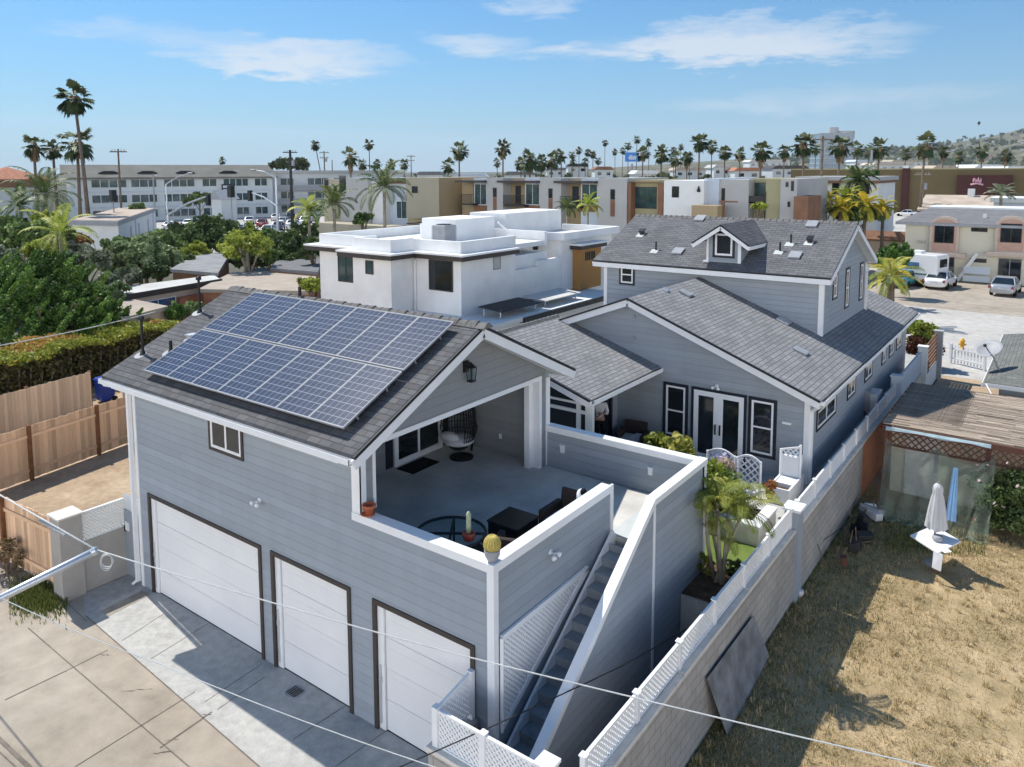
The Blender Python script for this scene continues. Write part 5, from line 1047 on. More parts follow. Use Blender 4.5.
b = MB(); b.box(-22.8-o, -19.3-o, 15.56-o, 16, 6.22, 6.42); b.box(-19.3-o, -16.87+o, 14.56-o, 16, 6.22, 6.42); b.box(-16.87+o, -14.1+o, 16-o, 16.6, 6.22, 6.42); b.box(-14.3, -14.1+o, 16.6, 19.6, 6.22, 6.42); b.box(-22.8-o, -22.8, 16, 20, 6.22, 6.42); b.build('fascia_band', 'dark_trim', Wh)
b = MB(); o = .54; b.box(-22.8-o, -19.3-o, 15.56-o, 16, 6.422, 6.50); b.box(-19.3-o, -16.87+o, 14.56-o, 16, 6.422, 6.50); b.box(-16.87+o, -14.1+o, 16-o, 16.6, 6.422, 6.50); b.box(-14.3, -14.1+o, 16.6, 19.6, 6.422, 6.50); b.box(-22.8-o, -22.8, 16, 20, 6.422, 6.5); b.build('fascia_cap', 'white_stucco', Wh)
sq_window(Wh, (-21.46, 15.56, 4.75), (1, 0, 0), 1.1, 1.25, pane='glass_teal', mull='v'); sq_window(Wh, (-18.46, 14.56, 5.45), (1, 0, 0), .5, .62, pane='glass_teal'); sq_window(Wh, (-15.95, 16.0, 4.78), (1, 0, 0), 1.4, 1.36); sq_window(Wh, (-14.1, 18.25, 5.55), (0, 1, 0), .55, .6, 'dish_grey', 'landing')
b = MB(); b.tube([(-16.75, 15.93, 6.1), (-16.75, 15.93, 3.7)], .05, 8); b.build('downpipe', 'white_stucco', Wh)
b = MB(); b.box(-19.8, -17.5, 19.7, 22.79, 6.3, 7.65); b.box(-20.6, -19.8, 20.4, 22.79, 6.3, 7.3); b.build('roof_room', 'white_stucco', Wh)
b = MB(); b.box(-20.0, -17.52, 23.8, 29.3, 3.8, 7.75); b.build('stair_block', 'white_stucco', Wh)
b = MB(); b.box(-14.3, -14.1, 19.99, 21.9, 3.8, 5.35); b.box(-14.3, -14.1, 21.9, 23.98, 3.8, 5.62); b.box(-22, -14.32, 23.05, 31, 0, 3.75); b.build('terrace_wall', 'white_stucco', Wh)
b = MB(); b.box(-17.5, -14.1, 24.0, 29.3, 3.8, 6.5); b.build('rear_block', 'white_stucco', Wh)
b = MB(); b.box(-17.5, -13.75, 23.7, 23.95, 6.5, 6.88); b.box(-14.0, -13.75, 23.95, 29.6, 6.5, 6.88); b.box(-17.5, -14.0, 29.35, 29.6, 6.5, 6.88); b.build('parapet', 'white_stucco', Wh); MB().box(-17.45, -14.0, 23.95, 29.35, 6.505, 6.56).build('flat_roof', 'flat_roof', Wh)
b = MB(); b.tube([at(498, 222, x=-16.9), at(524, 247, x=-16.0), at(526, 257, x=-16.0)], .06, 6); b.build('handrail', 'white_stucco', Wh)
b = MB(); b.lathe([(.0, 0), (.14, .02), (.14, .4), (.0, .42)], (-15.6, 23.82, 5.9), 10); b.build('wall_light', 'black_metal', Wh)
cb = at(580, 290, z=3.8)
b = MB(); b.box(-14.08, cb.x, cb.y, cb.y+2.2, 3.78, 5.95); b.build('ochre_bay', 'orange_ochre', Wh); b = MB(); b.box(-14.08, cb.x+.25, cb.y-.3, cb.y+2.4, 5.95, 6.15); b.build('bay_fascia', 'dark_trim', Wh); b = MB(); b.box(-14.08, cb.x+.3, cb.y-.35, cb.y+2.45, 6.152, 6.25); b.build('bay_cap', 'white_stucco', Wh)
sq_window(Wh, (cb.x, cb.y+.5, 5.3), (0, 1, 0), .5, .45, mull='v'); sq_window(Wh, (cb.x, cb.y+1.1, 5.3), (0, 1, 0), .4, .45)
b = MB(); b.box(-18.2, -12.7, 14.4, 16.0, 3.6, 3.78); b.box(-14.1, -11.9, 15.0, 26, 3.55, 3.75); b.build('lower_roof', 'white_pale', Wh)
b = MB(); b.box(-18.3, -12.6, 14.3, 14.42, 3.5, 3.72); b.box(-12.62, -12.5, 14.42, 17.5, 3.5, 3.72); b.box(-11.92, -11.8, 17.5, 26, 3.5, 3.72); b.box(-12.6, -11.92, 17.4, 17.52, 3.5, 3.72); b.build('lower_fascia', 'navy_trim', Wh)
b = MB(); b.box(-18, -12.9, 14.6, 16, 0, 3.6); b.box(-14, -12.3, 16, 25.8, 0, 3.55); b.build('lower_wall', 'white_stucco', Wh)
for i, (y0, y1) in enumerate(((16.5, 19.5), (19.9, 23.0))):
    t = thing('rooftop_panel', f'tilted dark panel on the white house lower roof, {["end near the garage ridge", "end near the ochre bay"][i]}', 'solar panel', (-13.2, y0, 3.76), 'tilted panels on the white house')
    b = MB(); b.slab([(-13.6, y0, 4.18), (-12.3, y0, 4.08), (-12.3, y1, 4.08), (-13.6, y1, 4.18)], .04); b.build('panel_sheet', 'dark_edge' if i == 0 else 'flat_roof', t)
    b = MB()
    for y in (y0+.2, y1-.2):
        for x in (-13.4, -12.5): b.box(x-.025, x+.025, y-.025, y+.025, 3.76, 4.1)
    b.build('support', 'silver', t)
plain('ac_grey', (.33, .34, .35), .5, .3)
t = thing('air_conditioner', 'grey round cornered air conditioner unit on the white house roof', 'air conditioner', (-17.8, 19, 6.54)); q = Vector((-17.6, 18.9, 6.54))
b = MB(); b.box(q.x-.42, q.x+.42, q.y-.42, q.y+.42, q.z+.06, q.z+.9)
b.build('case', 'dish_grey', t, bevel=.06); b = MB()
for k in range(9): b.box(q.x-.44, q.x+.44, q.y-.44, q.y+.44, q.z+.12+.085*k, q.z+.15+.085*k)
b.build('louvre', 'ac_grey', t); b = MB(); b.lathe([(.34, .9), (.36, .93), (.1, .95)], q, 20); b.build('fan_guard', 'black_metal', t); b = MB(); b.box(q.x-.5, q.x+.5, q.y-.5, q.y+.5, q.z, q.z+.06); b.build('base', 'flat_roof', t)
# ================================================================== TOWNHOUSE ROW
TY = 62.0
def tx(px, y=TY): return at(px, 190, y=y).x
def tz(px, py, y=TY): return at(px, py, y=y).z
ZT = 9.25
def bx(mb, px0, px1, z0, z1, y0=TY, depth=10, py_=None): mb.box(tx(px0, y0), tx(px1, y0), y0, y0+depth, z0, z1)
# plain taupe end block
t = thing('townhouse', 'taupe and grey stucco townhouse at the car park end of the row', 'house', (tx(360), TY, 0), 'flat roofed townhouses across the street')
b = MB(); b.box(tx(318), tx(338), TY+1, TY+11, 0, ZT-.3); b.build('wall', 'taupe', t); b = MB(); b.box(tx(338), tx(351), TY+.4, TY+11, 0, ZT-.1); b.box(tx(351), tx(368), TY, TY+11, 0, ZT-.1); b.build('wall', 'grey_stucco', t); b = MB(); b.box(tx(368), tx(381), TY+.7, TY+11, 0, ZT-.3); b.build('wall', 'white_pale', t)
for px, py, w_, h_ in ((319, 193, .9, 1.9), (337.5, 193, 1.3, 2.4)): sq_window(t, (tx(px), (TY+1 if px < 335 else TY+.4), tz(px, py)), (1, 0, 0), w_, h_)
b = MB(); b.box(tx(381), tx(405), TY+1.5, TY+11, 0, ZT-.4); b.build('wall', 'pale_blue', t); b = MB(); b.box(tx(380), tx(406), TY+.5, TY+1.7, tz(390, 182), tz(390, 180)); b.build('canopy', 'dark_trim', t); b = MB(); b.box(tx(380), tx(398), TY+.9, TY+1.5, ZT-.8, ZT-.1); b.build('fascia', 'rust_brown', t)
b = MB(); b.box(tx(330), tx(404), TY-3, TY, 0, 3.1); b.build('garage_wall', 'taupe', t); sq_window(t, (tx(388), TY+1.5, tz(390, 219)), (1, 0, 0), 1.9, 2.3, 'white_trim', 'glass_teal', 'sliding_door', 'v')
t = thing('townhouse', 'taupe townhouse with a projecting box storey and ochre side wall', 'house', (tx(430), TY, 0), 'flat roofed townhouses across the street')
b = MB(); b.box(tx(406, TY-1.2), tx(439, TY-1.2), TY-1.2, TY+10, 4.2, ZT); b.build('upper_box', 'taupe', t); b = MB(); b.box(tx(439, TY-1.2)-.02, tx(439, TY-1.2)+.03, TY-1.2, TY+9, 4.2, ZT); b.build('side_wall', 'ochre', t); b = MB(); b.box(tx(404), tx(437), TY+.6, TY+10, 0, 4.2); b.build('wall', 'khaki', t)
sq_window(t, (tx(412, TY-1.2), TY-1.2, tz(412, 193, TY-1.2)), (1, 0, 0), 1.0, .85, mull='v'); sq_window(t, (tx(407, TY+.6), TY+.6, tz(407, 211, TY+.6)), (1, 0, 0), .9, .7, mull='v'); b = MB(); b.box(tx(420), tx(458), TY-2.5, TY+.5, 3.5, 3.65); b.build('canopy', 'dark_trim', t)
cols = [(440, 472, 488, 503), (503, 540, 557, 562), (558, 580, 597, 626)]
spec = [((462, 474), (474, 487), (487, 503), 'nearest the projecting ochre sided box'), ((504, 525), (525, 540), (540, 561), 'in the middle of the balcony row'), ((561, 581), (581, 598), (598, 627), 'beside the brown framed recess')]
for i, (rec, gl, slb, where) in enumerate(spec):
    t = thing('townhouse', f'grey slab townhouse with dark canopy and balcony, {where}', 'house', (tx(rec[0]), TY, 0), 'flat roofed townhouses across the street')
    b = MB(); b.box(tx(slb[0]), tx(slb[1]), TY, TY+10, 0, ZT); b.build('slab_wall', 'grey_stucco', t)
    b = MB(); b.box(tx(rec[0], TY+1.6), tx(gl[0], TY+1.6), TY+1.6, TY+10, 0, ZT-.15); b.build('wall', 'ochre', t); b = MB(); b.box(tx(gl[0], TY+.8), tx(gl[1], TY+.8)+.1, TY+.8, TY+10, 0, ZT-.05); b.build('bay_wall', 'pale_blue', t)
    z0 = tz(gl[0], 205); w_ = tx(gl[1], TY+.8)-tx(gl[0], TY+.8)-.15; sq_window(t, (tx(gl[0], TY+.8)+.1, TY+.8, z0), (1, 0, 0), w_, tz(gl[0], 184)-z0, 'white_trim', 'glass_teal', 'bay_window', 'v')
    b = MB(); b.box(tx(gl[0], TY+.75), tx(gl[1], TY+.75), TY+.72, TY+.8, tz(gl[0], 212), z0-.05); b.build('spandrel', 'rust_brown', t)
    b = MB(); b.box(tx(rec[0])-.6, tx(gl[1])-.1, TY-.6, TY+1.6, tz(500, 182.5), tz(500, 180.5)); b.build('canopy', 'dark_trim', t)
    xs = tx((slb[0]+slb[1])/2-2); sq_window(t, (xs, TY, tz(490, 197)), (1, 0, 0), .55, 1.1); b = MB(); b.box(xs, xs+.55, TY-.02, TY, tz(490, 212), tz(490, 197.3)); b.build('spandrel', 'rust_brown', t)
    b = MB(); zf = tz(470, 203)
    b.box(tx(rec[0]), tx(gl[0]), TY-.2, TY+1.6, zf-.25, zf-.05)
    for k in range(int((tx(gl[0])-tx(rec[0]))/.14)): b.box(tx(rec[0])+.14*k, tx(rec[0])+.14*k+.03, TY-.18, TY-.15, zf, zf+1.0)
    b.box(tx(rec[0]), tx(gl[0]), TY-.2, TY-.13, zf+1.0, zf+1.06); b.build('balcony', 'black_metal', t)
    b = MB(); b.box(tx(rec[0])+.5, tx(rec[0])+1.3, TY+1.55, TY+1.6, zf, zf+2.1); b.build('balcony_door', 'navy_trim', t)
t = thing('townhouse', 'townhouse with brown framed recess and wide sliding doors beside the pale blue block', 'house', (tx(645), TY, 0), 'flat roofed townhouses across the street')
b = MB(); b.box(tx(627, TY+1), tx(660, TY+1), TY+1, TY+10, 0, ZT-.2); b.build('wall', 'khaki', t); b = MB()
for a, c, z0, z1 in ((628, 631, 0, ZT-.5), (658, 663, 0, ZT-.5)): b.box(tx(a), tx(c), TY, TY+1, z0, z1)
b.box(tx(628), tx(663), TY, TY+1, tz(640, 182), ZT-.4); b.build('recess_frame', 'rust_brown', t); sq_window(t, (tx(634, TY+1), TY+1, tz(640, 209)), (1, 0, 0), 2.6, tz(640, 187)-tz(640, 209), 'dark_trim', 'glass_teal', 'sliding_door', 'v', .08)
t = thing('townhouse', 'pale blue white townhouse block with one small dark window and a wall lamp', 'house', (tx(680), TY, 0), 'flat roofed townhouses across the street')
b = MB(); b.box(tx(664, TY-1), tx(704, TY-1), TY-1, TY+10, 0, ZT-.2); b.build('wall', 'white_pale', t); b = MB(); b.box(tx(704, TY-.3), tx(719, TY-.3), TY-.3, TY+10, 0, ZT); b.build('side_wall', 'pale_blue', t)
sq_window(t, (tx(672, TY-1), TY-1, tz(672, 197.5, TY-1)), (1, 0, 0), .75, 1.1); b = MB(); b.lathe([(.12, 0), (.2, .1), (.02, .6)], (tx(699, TY-1), TY-1.1, tz(699, 192, TY-1)), 8); b.build('wall_lamp', 'black_metal', t)
b = MB(); b.box(tx(692, TY-3.2), tx(718, TY-3.2), TY-3.2, TY-1, 0, tz(705, 204)); b.build('porch_block', 'ochre', t)
t = thing('townhouse', 'beige grey townhouse block with slit window, timber pergola beam and balcony recess', 'house', (tx(740), TY, 0), 'flat roofed townhouses across the street')
b = MB(); b.box(tx(719.5), tx(749), TY-.1, TY+10, 0, ZT-.1); b.build('wall', 'salmon' if 0 else 'grey_stucco', t); b = MB(); b.box(tx(749, TY+1.5), tx(772, TY+1.5), TY+1.5, TY+10, 0, ZT); b.box(tx(766), tx(783), TY-.1, TY+10, 0, ZT-.02); b.build('wall', 'khaki', t)
sq_window(t, (tx(722), TY-.1, tz(722, 211)), (1, 0, 0), .35, 2.2); sq_window(t, (tx(751, TY+1.5), TY+1.5, tz(751, 200)), (1, 0, 0), 2.0, 1.6, 'dark_trim', 'glass_teal', 'balcony_door', 'v'); b = MB(); b.box(tx(748), tx(766), TY, TY+1.5, tz(755, 203), tz(755, 202)); b.box(tx(748), tx(766), TY, TY+.06, tz(755, 203), tz(755, 196)); b.build('balcony', 'black_metal', t); b = MB(); b.box(tx(727), tx(745), TY-2, TY-1.85, tz(730, 200)-.15, tz(730, 200)); b.box(tx(730), tx(732), TY-2, TY-1.8, 0, tz(730, 200)-.15); b.build('pergola_beam', 'rust_brown', t); b = MB(); b.tube([(tx(766), TY-.2, ZT-1.2), (tx(766), TY-.2, 2)], .07, 6); b.build('downpipe', 'black_metal', t)
t = thing('townhouse', 'narrow beige slab townhouse with brick brown side at the yellow palms', 'house', (tx(790), TY, 0), 'flat roofed townhouses across the street')
b = MB(); b.box(tx(782.5), tx(799), TY-.6, TY+10, 0, ZT); b.build('wall', 'grey_stucco', t); b = MB(); b.box(tx(799)-.02, tx(799)+1.2, TY-1.4, TY+3, 0, tz(803, 196)); b.build('side_wing', 'rust_brown', t)
for px, py, h_ in ((785.5, 187, .45), (791, 191, .9), (788, 207, .5)): sq_window(t, (tx(px, TY-.6), TY-.6, tz(px, py, TY-.6)), (1, 0, 0), .25, h_)
Y2 = 84.0
def tx2(px): return at(px, 190, y=Y2).x
t = thing('villa', 'white walled villa with rust brown eaves behind the yellow palms', 'house', (tx2(840), Y2, 0)); ze = at(830, 183, y=Y2).z
b = MB(); b.box(tx2(799), tx2(878), Y2, Y2+10, 0, ze); b.build('wall', 'white_pale', t); b = MB(); b.box(tx2(797), tx2(880), Y2-1, Y2+11, ze, ze+.3); b.build('eave', 'rust_brown', t); b = MB(); b.box(tx2(797), tx2(880), Y2-.9, Y2+11, ze+.302, ze+.75); b.build('flat_roof', 'grey_stucco', t); b = MB(); b.box(tx2(816), tx2(824), Y2-.4, Y2, 0, ze); b.build('pilaster', 'salmon', t)
for px, py, w_, h_ in ((832, 194, .8, 1.4), (800, 206, 1.5, 3.), (806, 206, 1.5, 3.), (842, 209, 1.0, 2.3), (851, 212, 1.4, 2.2), (862, 194, .8, 1.3)): sq_window(t, (tx2(px), Y2, at(px, py, y=Y2).z), (1, 0, 0), w_, h_)
# ================================================================== CREAM APARTMENTS with cars
AY = 70.0; A = lambda px, py: at(px, py, y=AY)
t = thing('apartment_building', 'cream two storey apartment building with pink arched window bays and grey roof', 'building', (A(905, 280).x, AY, 0))
ax0 = A(905, 240).x; ax1 = ax0+26; az = A(920, 222).z
b = MB(); b.box(ax0, ax1, AY, AY+12, 0, az); b.build('wall', 'cream', t)
b = MB(); b.slab([(ax0-.8, AY-.5, az), (ax1, AY-.5, az), (ax1, AY+7, az+1.0), (ax0+.9, AY+7, az+1.0)], .15); b.build('roof', 'grey_roof', t); b = MB(); b.box(ax0+.9, ax1, AY+7, AY+12, az+.6, az+1.15); b.build('roof_parapet', 'white_pale', t); b = MB(); b.box(ax0-.8, ax1, AY-.54, AY-.5, az-.25, az-.03); b.build('fascia', 'dish_grey', t)
for px in (944.5, 1011):
    xc = A(px, 240).x; z0, z1 = A(px, 252).z, A(px, 221).z; bw_ = .95
    b = MB(); prof = [(xc-bw_-.2, z0), (xc+bw_+.2, z0), (xc+bw_+.2, z1-.3)]+[(xc+(bw_+.2)*math.cos(R(a)), z1-.3+.75*math.sin(R(a))) for a in range(15, 180, 15)]+[(xc-bw_-.2, z1-.3)]; b.prism(prof, 'y', AY-.45, AY); bay = b.build('arched_bay', 'salmon', t)
    b = MB(); prof = [(xc-bw_, z0+.1), (xc+bw_, z0+.1), (xc+bw_, z1-.4)]+[(xc+bw_*math.cos(R(a)), z1-.4+.6*math.sin(R(a))) for a in range(15, 180, 15)]+[(xc-bw_, z1-.4)]; b.prism(prof, 'y', AY-.47, AY-.44); b.build('bay_panel', 'pink_stucco', bay)
    sq_window(t, (xc-.78, AY-.47, z0+.85), (1, 0, 0), 1.56, 1.65, mull='v'); b = MB(); b.box(xc-1.7, xc+1.8, AY-.95, AY, z0-.35, z0); b.build('ledge', 'salmon', t); sq_window(t, (xc-.85, AY, .35), (1, 0, 0), 1.75, 1.95, 'dish_grey', 'glass', 'window', 'v')
for px, py in ((971, 231.5), (970, 262)): q = A(px, py); sq_window(t, (q.x, AY, q.z), (1, 0, 0), 1.25, .36, mull='v')
cu = bpy.data.curves.new('house_number', 'FONT'); cu.body = '1562'; cu.size = .42; cu.extrude = .02; cu.materials.append(MATS['dish_grey']); no = bpy.data.objects.new('house_number', cu); COL.objects.link(no); q = A(916, 243)
dg = bpy.context.evaluated_depsgraph_get(); me = bpy.data.meshes.new_from_object(no.evaluated_get(dg)); bpy.data.objects.remove(no); no = bpy.data.objects.new('house_number', me); COL.objects.link(no); no.parent = t; no.location = Vector((q.x, AY-.03, q.z))-t.location; no.rotation_euler = (R(90), 0, 0)
b = MB(); q = A(964, 288); b.box(q.x, q.x+2.0, AY-1.3, AY-1.24, .9, 1.5); b.box(q.x, q.x+2.0, AY-1.3, AY-1.24, .2, .7); b.build('mailbox_panel', 'pale_blue', t)
b = MB(); q = A(957, 291); b.bar((q.x, AY-.6, .1), (q.x+1.4, AY-.1, 2.6), .05, .3); b.build('stair_rail', 'white_pale', t)
q = A(980, 217); b = MB(); b.box(q.x, q.x+.3, AY+2.6, AY+2.9, az+.35, az+.75); b.build('roof_vent', 'white_pale', t)
# long olive store beyond
OY = 185.0; O = lambda px, py: at(px, py, y=OY)
t = thing('retail_store', 'long low olive store with maroon entrance and dark pilaster', 'store', (O(950, 200).x, OY, 0)); x0, x1 = O(790, 200).x, O(1100, 200).x; zt = O(900, 169.5).z
b = MB(); b.box(x0, x1, OY, OY+40, 0, zt); b.build('wall', 'olive', t); b = MB(); b.box(O(957, 190).x, O(1012, 190).x, OY-1, OY, 0, O(980, 175).z); b.build('entrance_front', 'maroon', t); b = MB(); b.box(O(902, 190).x, O(909, 190).x, OY-.8, OY, 0, zt+.3); b.build('pilaster', 'maroon', t); b = MB(); b.box(O(903, 190).x, O(908, 190).x, OY-.9, OY, zt+.3, zt+.9); b.build('pilaster_cap', 'white_pale', t)
b = MB(); b.box(x0, x1, OY-.1, OY+.3, zt, zt+.25); b.build('coping', 'khaki', t)
q = O(974, 180.5); b = MB(); w_ = (O(986, 180).x-q.x)*.62
for k in range(7): b.ball((q.x+w_*k/6, OY-1.2, q.z+.25*math.sin(k*2.1)), w_*.10, .1, .55-.2*(k % 2), 8, 6)
b.tube([(q.x-.5, OY-1.2, q.z-.9), (q.x+w_*.5, OY-1.2, q.z-.6), (q.x+w_+.5, OY-1.2, q.z-.9)], .2, 6); b.build('script_sign', 'pink_sign', t)
t = thing('bungalow', 'low bungalow with tan shallow gabled roof in front of the maroon store entrance', 'house', (far(960, 200, 120).x, far(960, 200, 120).y, 0)); p = far(972, 196, 118)
b = MB(); b.box(p.x-5.5, p.x+4.5, p.y-6, p.y+6, 0, p.z-1.6); b.build('wall', 'cushion', t); b = MB(); b.slab([(p.x-6.5, p.y-7, p.z-1.9), (p.x+5.5, p.y-7, p.z-1.9), (p.x+5.5, p.y+1, p.z+.1), (p.x-6.5, p.y+1, p.z+.1)], .25); b.slab([(p.x-6.5, p.y+1, p.z+.1), (p.x+5.5, p.y+1, p.z+.1), (p.x+5.5, p.y+8, p.z-1.7), (p.x-6.5, p.y+8, p.z-1.7)], .25); b.build('roof', 'flat_roof_tan', t); b = MB(); b.box(p.x-.6, p.x+.3, p.y, p.y+.9, p.z-.4, p.z+1.1); b.build('chimney', 'white_pale', t)
p = far(1012, 198, 100); t = thing('flat_roof_house', 'white flat roofed house peeping over the cream apartments', 'house', (p.x, p.y, 0)); b = MB(); b.box(p.x-2, p.x+14, p.y, p.y+8, 0, p.z-.6); b.build('wall', 'pale_blue', t); b = MB(); b.box(p.x-2.4, p.x+14.4, p.y-.5, p.y+8.4, p.z-.6, p.z); b.build('roof', 'white_pale', t)
# ================================================================== HOTEL and buildings on the open side
h0, h1 = far(66, 176, 150), far(272, 176, 170); d = (h1-h0); d.z = 0; HL = d.length; d.normalize(); nout = d.cross(Vector((0, 0, 1)))
HZ = 9.0
def hotel(name, label, P, U, L, D, z_e, z_r, wins, mat='hotel_white', roofed=True):
    M = wall_M(P, U); t = thing(name, label, 'hotel', P); MB(M).box(0, L, -D, 0, 0, z_e).build('wall', mat, t)
    if roofed: b = MB(M); b.slab([(-1, 1.2, z_e), (L+1, 1.2, z_e), (L+1, -D*.5, z_r), (-1, -D*.5, z_r)], .3, (0, 0, -1)); b.slab([(-1, -D*.5, z_r), (L+1, -D*.5, z_r), (L+1, -D-1, z_e), (-1, -D-1, z_e)], .3); b.slab([(0, 0, z_e), (0, -D*.5, z_r-.2), (0, -D, z_e)], .2, (1, 0, 0)); b.build('roof', 'hotel_roof', t)
    for (x, z, w_, h_) in wins:
        b = MB(M); b.box(x, x+w_, 0, .12, z, z+h_); n = max(1, int(w_/1.3)); c = b.build('window', 'glass_teal', t); f = MB(M)
        for k in range(n+1): f.box(x+w_*k/n-.07, x+w_*k/n+.07, 0, .2, z, z+h_)
        f.box(x, x+w_, 0, .2, z+h_, z+h_+.12); f.box(x, x+w_, 0, .2, z-.12, z); f.build('frame', 'hotel_white', c)
    return t
P0 = Vector((h0.x, h0.y, 0)); wins = []
sx = lambda px: (px-66)/206*HL
for a, c in ((88, 121), (125, 150), (157, 188), (196, 211), (218, 245), (252, 266)):
    for z in (7.0, 3.9, .8): wins.append((sx(a), z, sx(c)-sx(a), 1.5))
ht = hotel('long_hotel', 'long three storey white hotel with grey hipped roof across the car park', P0, d, HL, 16, HZ, 11.6, wins)
b = MB(wall_M(P0, d)); [b.box(0, HL, 0, .25, z, z+.3) for z in (5.9, 2.8)]; b.build('floor_band', 'pale_blue', ht)
b = MB(wall_M(P0, d))
for px in (105, 142, 180, 225): b.prism([(sx(px)-1.9, HZ+.9), (sx(px)+1.9, HZ+.9), (sx(px)+.9, HZ+1.3), (sx(px)-.9, HZ+1.3)], 'y', -3.5, -1.2)
b.build('eyebrow_vent', 'dark_edge', ht)
b = MB(wall_M(P0, d)); b.box(sx(216), sx(226), .25, .6, 5.3, 7.4); sgn = b.build('sign_board', 'dark_edge', ht); b = MB(wall_M(P0, d)); b.box(sx(217), sx(225), .6, .66, 5.6, 6.3); b.box(sx(217), sx(223), .6, .66, 6.6, 7.1); b.build('sign_stripe', 'pale_blue', sgn)
P1 = far(262, 176, 172); P1.z = 0; wins = [(4+6.2*k, z, w_, 1.5) for k, w_ in ((0, 3), (1, 5), (2, 5), (3, 3), (4, 4)) for z in (7.0, 3.9, .8)]
h2 = hotel('flat_hotel', 'flat roofed white hotel wing with balcony rails behind the utility pole', P1, d, 34, 14, 9.6, 10, wins, roofed=False)
b = MB(wall_M(P1, d)); b.box(-.5, 34.5, -14.4, .6, 9.6, 10.3); b.build('roof', 'grey_stucco', h2); b = MB(wall_M(P1, d))
for z in (5.9, 2.8): b.box(3, 24, .0, 1.4, z-.2, z); b.box(3, 24, 1.3, 1.4, z, z+1)
b.build('balcony', 'dish_grey', h2)
# white commercial box
z_ = 4.6; c1, c2, c3 = at(118, 222, z=z_), at(155, 209, z=z_), at(72, 221, z=z_)
t = thing('commercial_building', 'plain white commercial box with grey roof edge and tan flat roof beyond the shrubs', 'building', (c1.x, c1.y, 0)); c4 = c2+(c3-c1)
b = MB(); b.slab([c1-Vector((0, 0, .02)), c2-Vector((0, 0, .02)), c4-Vector((0, 0, .02)), c3-Vector((0, 0, .02))], z_); b.build('wall', 'white_pale', t); b = MB(); cen = (c1+c4)/2
ex_ = [cen+(p-cen)*1.03 for p in (c1, c2, c4, c3)]; b.slab([p+Vector((0, 0, .1)) for p in ex_], .5); b.build('roof_edge', 'dish_grey', t); ex_ = [cen+(p-cen)*1.0 for p in (c1, c2, c4, c3)]; b = MB(); b.slab([p+Vector((0, 0, .16)) for p in ex_], .05); b.build('flat_roof', 'flat_roof_tan', t)
dd = (c2-c1); Ld = dd.length
for k in (.25, .45, .72): sq_window(t, (c1+dd*k)*1.0+Vector((0, 0, -3.0)), dd, 1.1, 2.0, 'pale_blue', 'dish_grey')
b = MB(wall_M(c1-Vector((0, 0, z_)), dd)); [b.box(Ld*k, Ld*k+.6, 0, .15, 0, z_-.4) for k in (.37, .9)]; b.each('pilaster', 'pale_blue', t)
p = far(6, 168, 112)
t = thing('tiled_house', 'white house with a terracotta hip roof at the edge of the palms', 'house', (p.x, p.y, 0)); b = MB(); b.box(p.x-3.6, p.x+3.6, p.y-3.6, p.y+3.6, 0, p.z-2); b.build('wall', 'hotel_white', t)
ap = p; b = MB(); r0 = [(p.x-4.4, p.y-4.4, p.z-1.6), (p.x+4.4, p.y-4.4, p.z-1.6), (p.x+4.4, p.y+4.4, p.z-1.6), (p.x-4.4, p.y+4.4, p.z-1.6)]
for k in range(4): b.slab([r0[k], r0[(k+1) % 4], (p.x, p.y, p.z+.2)], .2)
b.build('roof', 'tile_orange', t); b = MB(); b.box(p.x-4.2, p.x+4.2, p.y-4.2, p.y+4.2, p.z-2.8, p.z-1.82); b.build('eave_band', 'rust_brown', t)
for dx in (-2, 1): sq_window(t, (p.x+dx, p.y-3.6, p.z-6), (1, 0, 0), 1.5, 2.2)
plain('flat_grey', (.27, .27, .275), .9, .1, .2, 1)
# pink bungalows and their flat roofs behind the hedge
def roof_poly(px, z): return [at(x, y, z=z) for x, y in px]
def bungalow(label, px, z, wall, roof, th=.22, cat='house', inset=.93):
    P = roof_poly(px, z); cen = sum(P, Vector())/len(P); t = thing('bungalow', label, cat, (cen.x, cen.y, 0)); b = MB(); b.slab(P, th); b.build('roof', roof, t)
    b = MB(); b.slab([cen+(p-cen)*inset-Vector((0, 0, th+.002)) for p in P], z-th); b.build('wall', wall, t); return t, P
t1, P = bungalow('pale pink bungalow with a flat off white roof and blue shuttered windows', [(112, 297), (220, 279), (250, 271), (150, 283)][:2]+[(214, 275), (120, 287)], 3.0, 'salmon', 'flat_roof')
dd = (P[1]-P[0]); sq_window(t1, P[0]+dd*.22+(P[2]-P[1])*.035-Vector((0, 0, 1.7)), dd, 2.6, 1.1, 'white_trim', 'glass_blue', mull='v'); b = MB(wall_M(P[0]+dd*.56-Vector((0, 0, 2.2)), dd)); b.box(0, 2.0, -.2, .25, 0, 1.5); b.build('orange_awning', 'tile_orange', t1)
b = MB(wall_M(P[0]-Vector((0, 0, .22)), dd)); b.box(-.1, dd.length+.1, .0, .1, -.1, .24); b.build('fascia', 'dark_trim', t1)
bungalow('pink walled cottage with a pale gabled roof close behind the orange hedge', [(101, 306), (122, 318), (168, 306), (108, 294)], 2.7, 'salmon', 'tan_roof')
bungalow('low house with a tan hip roof seen over the garage ridge', [(198, 289), (312, 291), (318, 270), (232, 272)], 2.9, 'tile_orange', 'tan_roof')
bungalow('low house with dark grey shingle roof between the round shrubs', [(170, 269), (218, 273), (229, 255), (200, 252)], 3.2, 'rust_brown', 'flat_grey')
bungalow('low house with grey roof and red brown wall behind the yellow green tree', [(270, 268), (318, 272), (322, 258), (278, 259)], 3.2, 'tile_orange', 'grey_roof')
